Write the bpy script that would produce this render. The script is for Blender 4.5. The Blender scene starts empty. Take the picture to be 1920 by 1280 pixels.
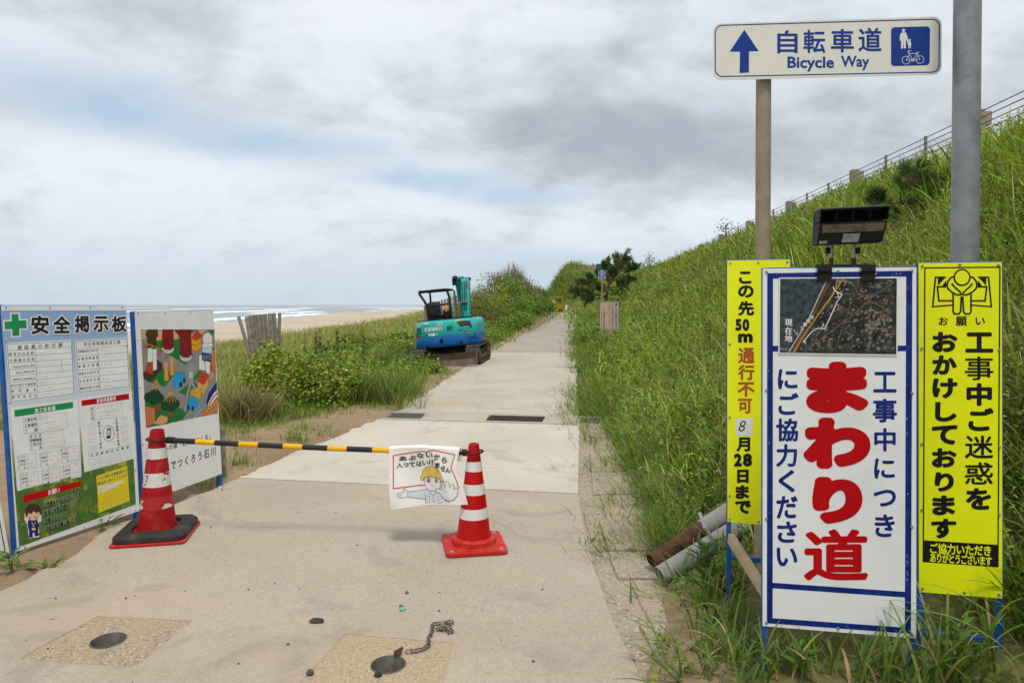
import bpy, bmesh, math, random
import numpy as np
from mathutils import Vector, Matrix
from mathutils.geometry import delaunay_2d_cdt, tessellate_polygon

R = math.radians
SC = bpy.context.scene
COL = SC.collection
random.seed(7)
RNG = np.random.default_rng(11)

# ------------------------------------------------------------------ camera
EYE = 1.6          # eye height
FOC = 1280.0       # focal length in photo pixels (24 mm on a 36 mm sensor)
CX, HY = 960.0, 571.0
cam = bpy.data.cameras.new('camera')
cam.sensor_width = 36.0
cam.lens = 24.0
cam.shift_y = -(640.0 - HY) / 1920.0
cam.clip_start = 0.05
cam.clip_end = 12000.0
camo = bpy.data.objects.new('camera', cam)
camo.location = (0, 0, EYE)
camo.rotation_euler = (R(90), 0, 0)
COL.objects.link(camo)
SC.camera = camo

# ------------------------------------------------------------------ node helpers
class NT:
    """tiny helper to write node trees as expressions"""
    def __init__(self, tree):
        self.t = tree
        self.n = tree.nodes
        self.l = tree.links
    def new(self, typ, **kw):
        nd = self.n.new(typ)
        for k, v in kw.items():
            setattr(nd, k, v)
        return nd
    def put(self, sock, v):
        if isinstance(v, bpy.types.NodeSocket):
            self.l.new(v, sock)
        elif v is not None:
            if sock.type == 'RGBA' and isinstance(v, (tuple, list)) and len(v) == 3:
                v = (*v, 1.0)
            if sock.type == 'RGBA' and isinstance(v, (int, float)):
                v = (v, v, v, 1)
            sock.default_value = v
    def math(self, op, a, b=None, c=None, clamp=False):
        nd = self.new('ShaderNodeMath', operation=op, use_clamp=clamp)
        self.put(nd.inputs[0], a)
        if b is not None: self.put(nd.inputs[1], b)
        if c is not None: self.put(nd.inputs[2], c)
        return nd.outputs[0]
    def add(self, a, b): return self.math('ADD', a, b)
    def sub(self, a, b): return self.math('SUBTRACT', a, b)
    def mul(self, a, b): return self.math('MULTIPLY', a, b)
    def div(self, a, b): return self.math('DIVIDE', a, b)
    def smooth(self, v, lo, hi):
        nd = self.new('ShaderNodeMapRange', interpolation_type='SMOOTHSTEP')
        self.put(nd.inputs['Value'], v)
        nd.inputs['From Min'].default_value = lo
        nd.inputs['From Max'].default_value = hi
        return nd.outputs[0]
    def lin(self, v, lo, hi, a=0.0, b=1.0):
        nd = self.new('ShaderNodeMapRange')
        self.put(nd.inputs['Value'], v)
        nd.inputs['From Min'].default_value = lo
        nd.inputs['From Max'].default_value = hi
        nd.inputs['To Min'].default_value = a
        nd.inputs['To Max'].default_value = b
        return nd.outputs[0]
    def mix(self, f, a, b, blend='MIX'):
        nd = self.new('ShaderNodeMix', data_type='RGBA', blend_type=blend)
        self.put(nd.inputs[0], f)
        self.put(nd.inputs[6], a)
        self.put(nd.inputs[7], b)
        return nd.outputs[2]
    def noise(self, vec, scale=5.0, detail=4.0, rough=0.55, dist=0.0, out='Fac'):
        nd = self.new('ShaderNodeTexNoise')
        if vec is not None: self.put(nd.inputs['Vector'], vec)
        nd.inputs['Scale'].default_value = scale
        nd.inputs['Detail'].default_value = detail
        nd.inputs['Roughness'].default_value = rough
        nd.inputs['Distortion'].default_value = dist
        return nd.outputs[out]
    def voro(self, vec, scale=5.0, feature='F1', out='Distance', rnd=1.0):
        nd = self.new('ShaderNodeTexVoronoi', feature=feature)
        if vec is not None: self.put(nd.inputs['Vector'], vec)
        nd.inputs['Scale'].default_value = scale
        nd.inputs['Randomness'].default_value = rnd
        return nd.outputs[out]
    def comb(self, x, y, z):
        nd = self.new('ShaderNodeCombineXYZ')
        self.put(nd.inputs[0], x); self.put(nd.inputs[1], y); self.put(nd.inputs[2], z)
        return nd.outputs[0]
    def sep(self, v):
        nd = self.new('ShaderNodeSeparateXYZ')
        self.put(nd.inputs[0], v)
        return nd.outputs[0], nd.outputs[1], nd.outputs[2]
    def mapping(self, v, scale=(1, 1, 1), loc=(0, 0, 0), rot=(0, 0, 0)):
        nd = self.new('ShaderNodeMapping')
        self.put(nd.inputs[0], v)
        nd.inputs['Location'].default_value = loc
        nd.inputs['Rotation'].default_value = rot
        nd.inputs['Scale'].default_value = scale
        return nd.outputs[0]
    def add_vec(self, v, amt):
        """position with a little noise added, for irregular cracks"""
        nd = self.new('ShaderNodeVectorMath', operation='MULTIPLY_ADD')
        self.put(nd.inputs[0], self.noise(v, 2.2, 5, 0.6, 0.0, 'Color'))
        nd.inputs[1].default_value = (amt, amt, 0)
        self.put(nd.inputs[2], v)
        return nd.outputs[0]
    def bump(self, h, strength=0.3, dist=0.01):
        nd = self.new('ShaderNodeBump')
        nd.inputs['Strength'].default_value = strength
        nd.inputs['Distance'].default_value = dist
        self.put(nd.inputs['Height'], h)
        return nd.outputs[0]

# ------------------------------------------------------------------ sky and sun
SUN_EL, SUN_ROT = R(66), R(172)
world = bpy.data.worlds.new('World')
SC.world = world
world.use_nodes = True
w = NT(world.node_tree)
w.n.clear()
sky = w.new('ShaderNodeTexSky', sky_type='NISHITA')
sky.sun_disc = False
sky.sun_elevation = SUN_EL
sky.sun_rotation = SUN_ROT
sky.air_density = 1.0
sky.dust_density = 1.5
sky.ozone_density = 1.0
tc = w.new('ShaderNodeTexCoord')
dx, dy, dz = w.sep(tc.outputs['Generated'])
zz = w.math('MAXIMUM', dz, 0.0)
den = w.add(zz, 0.55)
pv = w.comb(w.div(dx, den), w.div(dy, den), w.mul(dz, 1.5))
big = w.noise(w.mapping(pv, (1.0, 1.0, 1.0), (3.1, 0.4, 0)), 1.5, 3, 0.5, 0.5)
mid = w.noise(w.mapping(pv, (1.0, 1.15, 1.0), (1.7, 9.2, 0)), 4.2, 7, 0.56, 0.6)
fine = w.noise(w.mapping(pv, (1.0, 1.2, 1.0), (5.7, 2.2, 0)), 9.5, 7, 0.60, 0.3)
low = w.noise(w.comb(w.mul(dx, 3.0), w.mul(dy, 2.0), w.mul(dz, 12.0)), 1.0, 6, 0.55, 0.5)
def gblob(cx, cz, sx, sz):
    a = w.div(w.sub(dx, cx), sx)
    b = w.div(w.sub(dz, cz), sz)
    r2 = w.add(w.mul(a, a), w.mul(b, b))
    return w.math('EXPONENT', w.mul(r2, -1.0))
fr = w.math('GREATER_THAN', dy, 0.0)
def total(items):
    t_ = None
    for (cx, cz, sx, sz, k) in items:
        g_ = w.mul(gblob(cx, cz, sx, sz), k)
        t_ = g_ if t_ is None else w.add(t_, g_)
    return w.mul(t_, fr)
# heavier grey cloud high and to the right, thin pale cloud and gaps of blue on the left
thick = total([(0.10, 0.235, 0.17, 0.055, 0.44), (0.27, 0.21, 0.16, 0.08, 0.40), (0.10, 0.345, 0.16, 0.05, 0.16), (0.30, 0.34, 0.16, 0.07, 0.14), (0.50, 0.28, 0.12, 0.10, 0.14),
               (-0.48, 0.36, 0.14, 0.05, 0.18), (-0.12, 0.30, 0.10, 0.03, 0.14), (-0.20, 0.39, 0.10, 0.03, -0.22), (0.03, 0.39, 0.10, 0.03, -0.15),
               (0.13, 0.112, 0.09, 0.026, -0.30), (0.28, 0.13, 0.07, 0.03, -0.22), (-0.47, 0.19, 0.16, 0.035, -0.12)])
gap = total([(-0.47, 0.255, 0.16, 0.04, 0.26), (-0.32, 0.215, 0.18, 0.024, 0.30), (-0.11, 0.178, 0.15, 0.018, 0.26), (-0.57, 0.235, 0.10, 0.03, 0.14), (0.0, 0.15, 0.08, 0.016, 0.16), (-0.20, 0.29, 0.10, 0.03, -0.08),
             (0.06, 0.05, 0.20, 0.03, 0.30), (0.02, 0.155, 0.10, 0.014, 0.18), (0.14, 0.105, 0.06, 0.02, -0.3)])
cov = w.sub(w.add(w.add(w.mul(big, 0.20), w.mul(mid, 0.52)), w.mul(fine, 0.42)), gap)
cov = w.add(w.sub(cov, 0.06), w.mul(w.sub(low, 0.5), 0.14))
cloud_mask = w.smooth(cov, 0.10, 0.50)
dens = w.add(w.add(w.mul(w.sub(mid, 0.5), 0.98), w.mul(w.sub(big, 0.5), 0.55)), w.add(thick, w.mul(w.sub(fine, 0.5), 0.65)))
dens = w.add(dens, w.mul(w.sub(low, 0.5), 0.12))
dark = w.smooth(dens, -0.26, 0.62)
ccol = w.mix(dark, (0.70, 0.74, 0.785), (0.355, 0.395, 0.445))
bluec = w.mix(0.66, w.mix(1.0, sky.outputs[0], (0.11, 0.11, 0.11), 'MULTIPLY'), (0.47, 0.585, 0.70))
skycol = w.mix(cloud_mask, bluec, ccol)
# veil of pale blue-grey low over the sea
veil = w.math('MULTIPLY', w.smooth(w.mul(dz, -1.0), -0.16, 0.02), 0.80)
skycol = w.mix(veil, skycol, (0.455, 0.535, 0.62))
bg = w.new('ShaderNodeBackground')
w.put(bg.inputs['Color'], skycol)
bg.inputs['Strength'].default_value = 1.0
wo = w.new('ShaderNodeOutputWorld')
w.l.new(bg.outputs[0], wo.inputs[0])

sun = bpy.data.lights.new('sun', 'SUN')
sun.energy = 1.7
sun.angle = R(12)
sun.color = (1.0, 0.95, 0.87)
suno = bpy.data.objects.new('sun', sun)
sd = Vector((math.cos(SUN_EL) * math.sin(SUN_ROT), math.cos(SUN_EL) * math.cos(SUN_ROT), math.sin(SUN_EL)))
suno.rotation_euler = sd.to_track_quat('Z', 'Y').to_euler()
COL.objects.link(suno)

SC.view_settings.view_transform = 'Standard'
SC.view_settings.look = 'None'
SC.view_settings.gamma = 1.0
SC.view_settings.exposure = 0.30
SC.cycles.max_bounces = 6
SC.cycles.diffuse_bounces = 3
SC.cycles.glossy_bounces = 2
SC.cycles.transmission_bounces = 4
SC.cycles.transparent_max_bounces = 6

# ------------------------------------------------------------------ geometry helpers
MW = {}            # object name -> world matrix of the thing it belongs to

def P(px, py, Y):
    """point at distance Y seen at photo pixel px, py"""
    return Vector(((px - CX) / FOC * Y, Y, EYE - (py - HY) / FOC * Y))
def G(px, py, z=0.0):
    """point of the level z seen at photo pixel px, py"""
    Y = FOC * (EYE - z) / (py - HY)
    return P(px, py, Y)

def tag(o, label=None, cat=None, group=None, kind=None):
    if label: o['label'] = label
    if cat: o['category'] = cat
    if group: o['group'] = group
    if kind: o['kind'] = kind
    return o

def thing(name, label, cat, loc=(0, 0, 0), mat=None, group=None):
    o = bpy.data.objects.new(name, None)
    o.empty_display_size = 0.1
    COL.objects.link(o)
    M = mat.copy() if mat is not None else Matrix.Translation(Vector(loc))
    o.matrix_world = M
    MW[o.name] = M
    tag(o, label, cat, group)
    return o

class MB:
    """collects geometry for ONE mesh object"""
    def __init__(self):
        self.v, self.f, self.m = [], [], []
    def add(self, verts, faces, mi=0, M=None):
        b = len(self.v)
        for p in verts:
            p = Vector(p)
            self.v.append(M @ p if M is not None else p)
        for f in faces:
            self.f.append([i + b for i in f])
            self.m.append(mi)
        return self
    def box(self, c, s, mi=0, M=None):
        x, y, z = s[0] / 2, s[1] / 2, s[2] / 2
        c = Vector(c)
        vs = [c + Vector((a * x, b * y, d * z)) for d in (-1, 1) for b in (-1, 1) for a in (-1, 1)]
        return self.add(vs, [(0, 2, 3, 1), (4, 5, 7, 6), (0, 1, 5, 4), (2, 6, 7, 3), (1, 3, 7, 5), (0, 4, 6, 2)], mi, M)
    def ring(self, c, ax, r, n, ref=None):
        ax = Vector(ax).normalized()
        ref = Vector(ref) if ref is not None else (Vector((0, 0, 1)) if abs(ax.z) < 0.9 else Vector((1, 0, 0)))
        a = ax.cross(ref).normalized()
        b = ax.cross(a)
        return [Vector(c) + r * (math.cos(2 * math.pi * k / n) * a + math.sin(2 * math.pi * k / n) * b) for k in range(n)]
    def cyl(self, p0, p1, r0, r1=None, n=12, mi=0, caps=True, M=None):
        r1 = r0 if r1 is None else r1
        p0, p1 = Vector(p0), Vector(p1)
        ax = p1 - p0
        vs = self.ring(p0, ax, r0, n) + self.ring(p1, ax, r1, n)
        fs = [(k, (k + 1) % n, n + (k + 1) % n, n + k) for k in range(n)]
        if caps:
            fs += [tuple(range(n))[::-1], tuple(range(n, 2 * n))]
        return self.add(vs, fs, mi, M)
    def tube(self, pts, r, n=8, mi=0, closed=False, M=None, caps=True):
        pts = [Vector(p) for p in pts]
        N = len(pts)
        rs = [float(q) for q in r] if isinstance(r, (list, tuple)) else [float(r)] * N
        vs, prev = [], None
        for i in range(N):
            if closed:
                d = pts[(i + 1) % N] - pts[i - 1]
            else:
                d = pts[min(i + 1, N - 1)] - pts[max(i - 1, 0)]
            d.normalize()
            if prev is None:
                a = d.cross(Vector((0, 0, 1)) if abs(d.z) < 0.9 else Vector((1, 0, 0))).normalized()
            else:
                a = (prev - d * prev.dot(d)).normalized()
            prev = a
            b = d.cross(a)
            vs += [pts[i] + rs[i] * (math.cos(2 * math.pi * k / n) * a + math.sin(2 * math.pi * k / n) * b) for k in range(n)]
        fs = []
        for i in range(N if closed else N - 1):
            j = (i + 1) % N
            for k in range(n):
                fs.append((i * n + k, i * n + (k + 1) % n, j * n + (k + 1) % n, j * n + k))
        if not closed and caps:
            fs += [tuple(range(n))[::-1], tuple(range((N - 1) * n, N * n))]
        return self.add(vs, fs, mi, M)
    def lathe(self, prof, n=24, mi=0, M=None, mis=None):
        vs = [Vector((r * math.cos(2 * math.pi * k / n), r * math.sin(2 * math.pi * k / n), z)) for r, z in prof for k in range(n)]
        b = len(self.v)
        for i in range(len(prof) - 1):
            self_f = [(i * n + k, i * n + (k + 1) % n, (i + 1) * n + (k + 1) % n, (i + 1) * n + k) for k in range(n)]
            for f in self_f:
                self.f.append([q + b for q in f])
                self.m.append(mis[i] if mis else mi)
        for p in vs:
            self.v.append(M @ p if M is not None else p)
        return self
    def prism(self, poly, z0, z1, mi=0, M=None, top=True, bottom=True):
        n = len(poly)
        vs = [Vector((p[0], p[1], z0)) for p in poly] + [Vector((p[0], p[1], z1)) for p in poly]
        fs = [(k, (k + 1) % n, n + (k + 1) % n, n + k) for k in range(n)]
        if bottom: fs.append(tuple(range(n))[::-1])
        if top: fs.append(tuple(range(n, 2 * n)))
        return self.add(vs, fs, mi, M)
    def build(self, name, mats, parent=None, smooth=False, local=False, bevel=0.0, segs=2):
        me = bpy.data.meshes.new(name)
        vs = self.v
        if parent is not None:
            if not local:
                inv = MW[parent.name].inverted()
                vs = [inv @ p for p in vs]
        me.from_pydata([tuple(p) for p in vs], [], [tuple(f) for f in self.f])
        mats = mats if isinstance(mats, (list, tuple)) else [mats]
        for m in mats: me.materials.append(m)
        me.polygons.foreach_set('material_index', self.m)
        if smooth:
            me.polygons.foreach_set('use_smooth', [True] * len(me.polygons))
        me.update()
        o = bpy.data.objects.new(name, me)
        COL.objects.link(o)
        if parent is not None:
            o.parent = parent
            MW[o.name] = MW[parent.name]
        else:
            MW[o.name] = Matrix.Identity(4)
        if smooth:
            try:
                me.set_sharp_from_angle(angle=R(38))
            except Exception:
                pass
        if bevel:
            b = o.modifiers.new('bevel', 'BEVEL')
            b.width = bevel; b.segments = segs; b.limit_method = 'ANGLE'; b.angle_limit = R(40)
        return o

def np_mesh(name, V, F, mats, col=None, parent=None, smooth=False, mi=None):
    """fast mesh from numpy arrays; F is (n,3) or (n,4); col is per vertex (n,3)"""
    V = np.ascontiguousarray(V, dtype=np.float32)
    if parent is not None:
        inv = np.array(MW[parent.name].inverted(), dtype=np.float64)
        V = (V @ inv[:3, :3].T + inv[:3, 3]).astype(np.float32)
    F = np.ascontiguousarray(F, dtype=np.int32)
    k = F.shape[1]
    me = bpy.data.meshes.new(name)
    me.vertices.add(len(V)); me.vertices.foreach_set('co', V.ravel())
    me.loops.add(F.size); me.loops.foreach_set('vertex_index', F.ravel())
    me.polygons.add(len(F)); me.polygons.foreach_set('loop_start', np.arange(0, F.size, k, dtype=np.int32))
    mats = mats if isinstance(mats, (list, tuple)) else [mats]
    for m in mats: me.materials.append(m)
    if mi is not None: me.polygons.foreach_set('material_index', np.asarray(mi, dtype=np.int32))
    if smooth: me.polygons.foreach_set('use_smooth', np.ones(len(F), dtype=bool))
    if col is not None:
        a = me.attributes.new('Col', 'FLOAT_COLOR', 'POINT')
        c = np.ones((len(V), 4), dtype=np.float32); c[:, :3] = col
        a.data.foreach_set('color', c.ravel())
    me.update(calc_edges=True)
    o = bpy.data.objects.new(name, me)
    COL.objects.link(o)
    if parent is not None:
        o.parent = parent; MW[o.name] = MW[parent.name]
    else:
        MW[o.name] = Matrix.Identity(4)
    return o

def smoothstep(a, b, x):
    t = np.clip((x - a) / (b - a), 0, 1)
    return t * t * (3 - 2 * t)

_tab = np.random.default_rng(3).random((256, 256))
def vnoise(x, y, s=1.0, off=0.0):
    """value noise 0..1"""
    x = np.asarray(x, dtype=np.float64) * s + off + 1000.0
    y = np.asarray(y, dtype=np.float64) * s + off * 1.7 + 1000.0
    xi, yi = np.floor(x).astype(int), np.floor(y).astype(int)
    fx, fy = x - xi, y - yi
    fx, fy = fx * fx * (3 - 2 * fx), fy * fy * (3 - 2 * fy)
    g = lambda a, b: _tab[a & 255, b & 255]
    return (g(xi, yi) * (1 - fx) + g(xi + 1, yi) * fx) * (1 - fy) + (g(xi, yi + 1) * (1 - fx) + g(xi + 1, yi + 1) * fx) * fy
def fbm(x, y, s=1.0, off=0.0, o=3):
    t, a, n = 0, 1.0, 0
    for k in range(o):
        t = t + a * vnoise(x, y, s * 2 ** k, off + 13.7 * k); n += a; a *= 0.5
    return t / n
# ------------------------------------------------------------------ materials
MATS = {}
def new_mat(name):
    m = bpy.data.materials.new(name)
    m.use_nodes = True
    t = NT(m.node_tree)
    b = next(n for n in t.n if n.type == 'BSDF_PRINCIPLED')
    MATS[name] = m
    return m, t, b

def simple(name, col, rough=0.6, metal=0.0, var=0.12, scale=8.0, bump=0.0, dirt=None, dirt_amt=0.4, dirt_scale=3.0, spec=None):
    """coloured surface with slight mottling and optional grime / rust patches"""
    m, t, b = new_mat(name)
    tcn = t.new('ShaderNodeTexCoord').outputs['Object']
    n1 = t.noise(tcn, scale, 5, 0.6)
    hi = tuple(min(1, c * (1 + var)) for c in col)
    lo = tuple(c * (1 - var) for c in col)
    c = t.mix(t.smooth(n1, 0.3, 0.7), lo, hi)
    if dirt is not None:
        n2 = t.noise(tcn, dirt_scale, 7, 0.65, 0.6)
        c = t.mix(t.mul(t.smooth(n2, 0.48, 0.68), dirt_amt), c, dirt)
    t.put(b.inputs['Base Color'], c)
    t.put(b.inputs['Roughness'], t.lin(n1, 0.2, 0.8, max(0, rough - 0.08), min(1, rough + 0.08)))
    b.inputs['Metallic'].default_value = metal
    b.inputs['Specular IOR Level'].default_value = 0.28 if spec is None else spec
    if bump:
        t.put(b.inputs['Normal'], t.bump(t.noise(tcn, scale * 6, 4, 0.6), bump, 0.004))
    return m

def worldpos(t):
    return t.new('ShaderNodeNewGeometry').outputs['Position']

# --- concrete of the near apron: fine speckle, sandy drifts, faint mottling
def concrete(name, c_lo, c_hi, sand_amt, sand_scale, streak=False, speck=0.5, cracks=False):
    m, t, b = new_mat(name)
    p = worldpos(t)
    a = t.noise(p, 0.7, 6, 0.6, 0.4)
    f = t.noise(p, 260.0, 2, 0.6)
    g = t.noise(p, 60.0, 4, 0.7)
    h_ = t.noise(p, 22.0, 5, 0.75, 0.4)
    q_ = t.noise(p, 120.0, 3, 0.75)
    c = t.mix(t.smooth(a, 0.3, 0.7), c_lo, c_hi)
    c = t.mix(t.mul(t.smooth(g, 0.44, 0.66), 0.42), c, tuple(x * 0.60 for x in c_lo))
    c = t.mix(t.mul(t.smooth(t.noise(t.mapping(p, (1, 1, 1), (7, 3, 1)), 75.0, 3, 0.7), 0.56, 0.70), 0.40), c, tuple(min(1, x * 1.28) for x in c_hi))
    c = t.mix(t.mul(t.smooth(h_, 0.42, 0.70), 0.30 * (speck + .3)), c, tuple(x * 0.70 for x in c_lo))
    c = t.mix(t.mul(t.smooth(q_, 0.55, 0.75), 0.7 * speck), c, tuple(x * 0.50 for x in c_lo))
    c = t.mix(t.mul(t.smooth(f, 0.58, 0.72), speck), c, tuple(x * 0.42 for x in c_lo))
    c = t.mix(t.mul(t.smooth(t.mul(f, -1.0), -0.40, -0.30), speck * 0.8), c, tuple(min(1, x * 1.35) for x in c_hi))
    sn = t.noise(t.mapping(p, (1.0, 1.35, 1.0), (4.3, 1.1, 0)), sand_scale, 7, 0.62, 0.7)
    c = t.mix(t.mul(t.smooth(sn, 0.50, 0.70), sand_amt), c, (0.45, 0.345, 0.235))
    ck = t.voro(t.add_vec(p, 0.35), 0.33, 'DISTANCE_TO_EDGE') if cracks else None
    if cracks:
        ckm = t.mul(t.smooth(t.mul(ck, -1.0), -0.0055, -0.002), t.smooth(t.noise(p, 0.45, 2), 0.50, 0.58))
        c = t.mix(t.mul(ckm, 0.65), c, tuple(x * 0.35 for x in c_lo))
    st = t.noise(t.mapping(p, (0.9, 1.0, 1.0), (9.1, 3.3, 0)), 1.6, 7, 0.68, 1.0)
    c = t.mix(t.mul(t.smooth(st, 0.53, 0.68), 0.55), c, tuple(x * 0.68 for x in c_lo))
    if streak:
        s2 = t.noise(t.mapping(p, (0.35, 3.0, 1.0), (0, 2.0, 0), (0, 0, -0.12)), 1.2, 5, 0.6, 0.5)
        c = t.mix(t.mul(t.smooth(s2, 0.55, 0.66), 0.5), c, (0.47, 0.35, 0.21))
        s3 = t.noise(t.mapping(p, (8.0, 0.35, 1.0), (0, 0, 0), (0, 0, 0.1)), 1.0, 3, 0.6, 0.2)
        c = t.mix(t.mul(t.smooth(s3, 0.55, 0.7), 0.25), c, tuple(x * 0.72 for x in c_lo))
    t.put(b.inputs['Base Color'], c)
    b.inputs['Roughness'].default_value = 0.9
    b.inputs['Specular IOR Level'].default_value = 0.25
    hgt = t.add(t.mul(f, 0.5), t.mul(g, 1.0))
    t.put(b.inputs['Normal'], t.bump(hgt, 0.35, 0.003))
    return m
M_APRON = concrete('worn concrete', (0.41, 0.345, 0.265), (0.49, 0.42, 0.332), 0.5, 0.55, speck=0.8)
M_SLAB = concrete('pale new concrete', (0.53, 0.475, 0.39), (0.62, 0.56, 0.47), 0.20, 0.8, speck=0.18)
M_SLAB2 = concrete('pale path concrete', (0.46, 0.405, 0.32), (0.55, 0.49, 0.40), 0.55, 0.28, streak=True, speck=0.2)
M_PATH = concrete('grey path concrete', (0.345, 0.305, 0.255), (0.42, 0.375, 0.31), 0.65, 0.16, streak=True, speck=0.2)
M_CHANNEL = concrete('channel concrete', (0.43, 0.375, 0.295), (0.51, 0.45, 0.36), 0.5, 1.2, speck=0.4)

def aggregate(name, base, stones, scale):
    m, t, b = new_mat(name)
    p = worldpos(t)
    nd = t.new('ShaderNodeTexVoronoi', feature='F1')
    t.put(nd.inputs['Vector'], t.mix(0.02, p, t.noise(p, 30, 2, 0.5, 0, 'Color')))
    nd.inputs['Scale'].default_value = scale
    rr, gg, bb = t.sep(nd.outputs['Color'])
    c = t.mix(t.smooth(rr, 0.45, 0.55), stones[0], stones[1])
    c = t.mix(t.smooth(gg, 0.72, 0.76), c, stones[2])
    c = t.mix(t.smooth(bb, 0.86, 0.88), c, stones[3])
    c = t.mix(t.smooth(nd.outputs['Distance'], 0.36, 0.56), c, base)
    sn = t.noise(p, 2.4, 6, 0.65, 0.5)
    c = t.mix(t.mul(t.smooth(sn, 0.46, 0.68), 0.75), c, (0.42, 0.325, 0.215))
    f = t.noise(p, 220, 2, 0.6)
    c = t.mix(t.mul(t.smooth(f, 0.55, 0.75), 0.4), c, (0.18, 0.15, 0.11))
    t.put(b.inputs['Base Color'], c)
    b.inputs['Roughness'].default_value = 0.9
    b.inputs['Specular IOR Level'].default_value = 0.25
    t.put(b.inputs['Normal'], t.bump(t.add(t.mul(nd.outputs['Distance'], -1.0), f), 0.5, 0.004))
    return m
M_AGG = aggregate('exposed aggregate', (0.36, 0.28, 0.185), [(0.37, 0.295, 0.205), (0.46, 0.375, 0.27), (0.15, 0.145, 0.14), (0.52, 0.46, 0.37)], 92)
M_AGG2 = aggregate('sandy aggregate', (0.43, 0.325, 0.21), [(0.43, 0.325, 0.22), (0.48, 0.37, 0.255), (0.28, 0.20, 0.14), (0.54, 0.46, 0.36)], 105)
M_KERB = aggregate('kerb block aggregate', (0.36, 0.295, 0.215), [(0.40, 0.33, 0.24), (0.34, 0.28, 0.205), (0.185, 0.175, 0.165), (0.52, 0.46, 0.37)], 62)

# --- ground: bare brown sand, dark soil under the vegetation
m, t, b = new_mat('sand and soil')
M_GROUND = m
p = worldpos(t)
gx, gy, gz = t.sep(p)
n1 = t.noise(p, 0.55, 7, 0.62, 0.5)
n2 = t.noise(p, 9.0, 6, 0.7)
n3 = t.noise(p, 140.0, 2, 0.6)
sand = t.mix(t.smooth(n1, 0.3, 0.7), (0.275, 0.195, 0.118), (0.375, 0.275, 0.172))
sand = t.mix(t.mul(t.smooth(n2, 0.45, 0.7), 0.45), sand, (0.20, 0.14, 0.08))
sand = t.mix(t.mul(t.smooth(n3, 0.6, 0.7), 0.55), sand, (0.12, 0.09, 0.065))
beach = t.mix(t.smooth(t.noise(p, 0.12, 5, 0.6, 0.3), 0.3, 0.7), (0.46, 0.385, 0.285), (0.54, 0.46, 0.35))
sand = t.mix(t.smooth(t.mul(gx, -1.0), 9.0, 17.0), sand, beach)
soil = t.mix(t.smooth(n2, 0.3, 0.7), (0.085, 0.085, 0.028), (0.17, 0.15, 0.065))
at = t.new('ShaderNodeAttribute'); at.attribute_name = 'Col'
sr, sg, sb = t.sep(at.outputs['Vector'])
edge = t.add(sr, t.mul(t.sub(t.noise(p, 3.0, 5, 0.65), 0.5), 0.7))
c = t.mix(t.smooth(edge, 0.35, 0.65), sand, soil)
t.put(b.inputs['Base Color'], c)
b.inputs['Roughness'].default_value = 0.95
b.inputs['Specular IOR Level'].default_value = 0.15
t.put(b.inputs['Normal'], t.bump(t.add(t.mul(n2, 2.0), t.mul(n3, 0.4)), 0.6, 0.02))

# --- sea: grey-green water with lines of surf
m, t, b = new_mat('sea water')
M_SEA = m
p = worldpos(t)
gx, gy, gz = t.sep(p)
at = t.new('ShaderNodeAttribute'); at.attribute_name = 'Col'
fr_, fg_, fb_ = t.sep(at.outputs['Vector'])
chop = t.noise(t.mapping(p, (0.10, 0.035, 0.1)), 1.0, 6, 0.65, 0.4)
wcol = t.mix(t.smooth(chop, 0.3, 0.7), (0.16, 0.205, 0.215), (0.27, 0.315, 0.32))
lace = t.noise(t.mapping(p, (0.22, 0.055, 0.1)), 1.0, 8, 0.72, 0.8)
foam = t.smooth(t.add(fr_, t.mul(t.sub(lace, 0.5), 1.5)), 0.42, 0.62)
t.put(b.inputs['Base Color'], t.mix(foam, wcol, (0.84, 0.86, 0.86)))
t.put(b.inputs['Roughness'], t.lin(foam, 0, 1, 0.28, 0.85))
b.inputs['Specular IOR Level'].default_value = 0.25
t.put(b.inputs['Normal'], t.bump(t.add(chop, t.noise(p, 0.9, 4, 0.6)), 0.5, 0.3))

# --- foliage: colour comes with each blade or leaf, with a little light passing through
def foliage(name, trans=0.22, rough=0.55, spec=0.3):
    m, t, b = new_mat(name)
    at = t.new('ShaderNodeAttribute'); at.attribute_name = 'Col'
    t.put(b.inputs['Base Color'], at.outputs['Color'])
    b.inputs['Roughness'].default_value = rough
    b.inputs['Specular IOR Level'].default_value = spec
    tr = t.new('ShaderNodeBsdfTranslucent')
    t.put(tr.inputs['Color'], t.mix(1.0, at.outputs['Color'], (1.15, 1.25, 0.6), 'MULTIPLY'))
    mx = t.new('ShaderNodeMixShader')
    mx.inputs[0].default_value = trans
    t.l.new(b.outputs[0], mx.inputs[1]); t.l.new(tr.outputs[0], mx.inputs[2])
    out = next(n for n in t.n if n.type == 'OUTPUT_MATERIAL')
    t.l.new(mx.outputs[0], out.inputs[0])
    return m
M_GRASS = foliage('grass blades', 0.32, 0.5, 0.18)
M_LEAF = foliage('leaves', 0.24, 0.5, 0.2)
M_NEEDLE = foliage('pine needles', 0.12, 0.55)
M_BARK = simple('bark', (0.11, 0.082, 0.06), 0.9, var=0.3, scale=25, bump=0.5)
M_TWIG = simple('dry twigs', (0.19, 0.14, 0.10), 0.9, var=0.25, scale=20)

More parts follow.
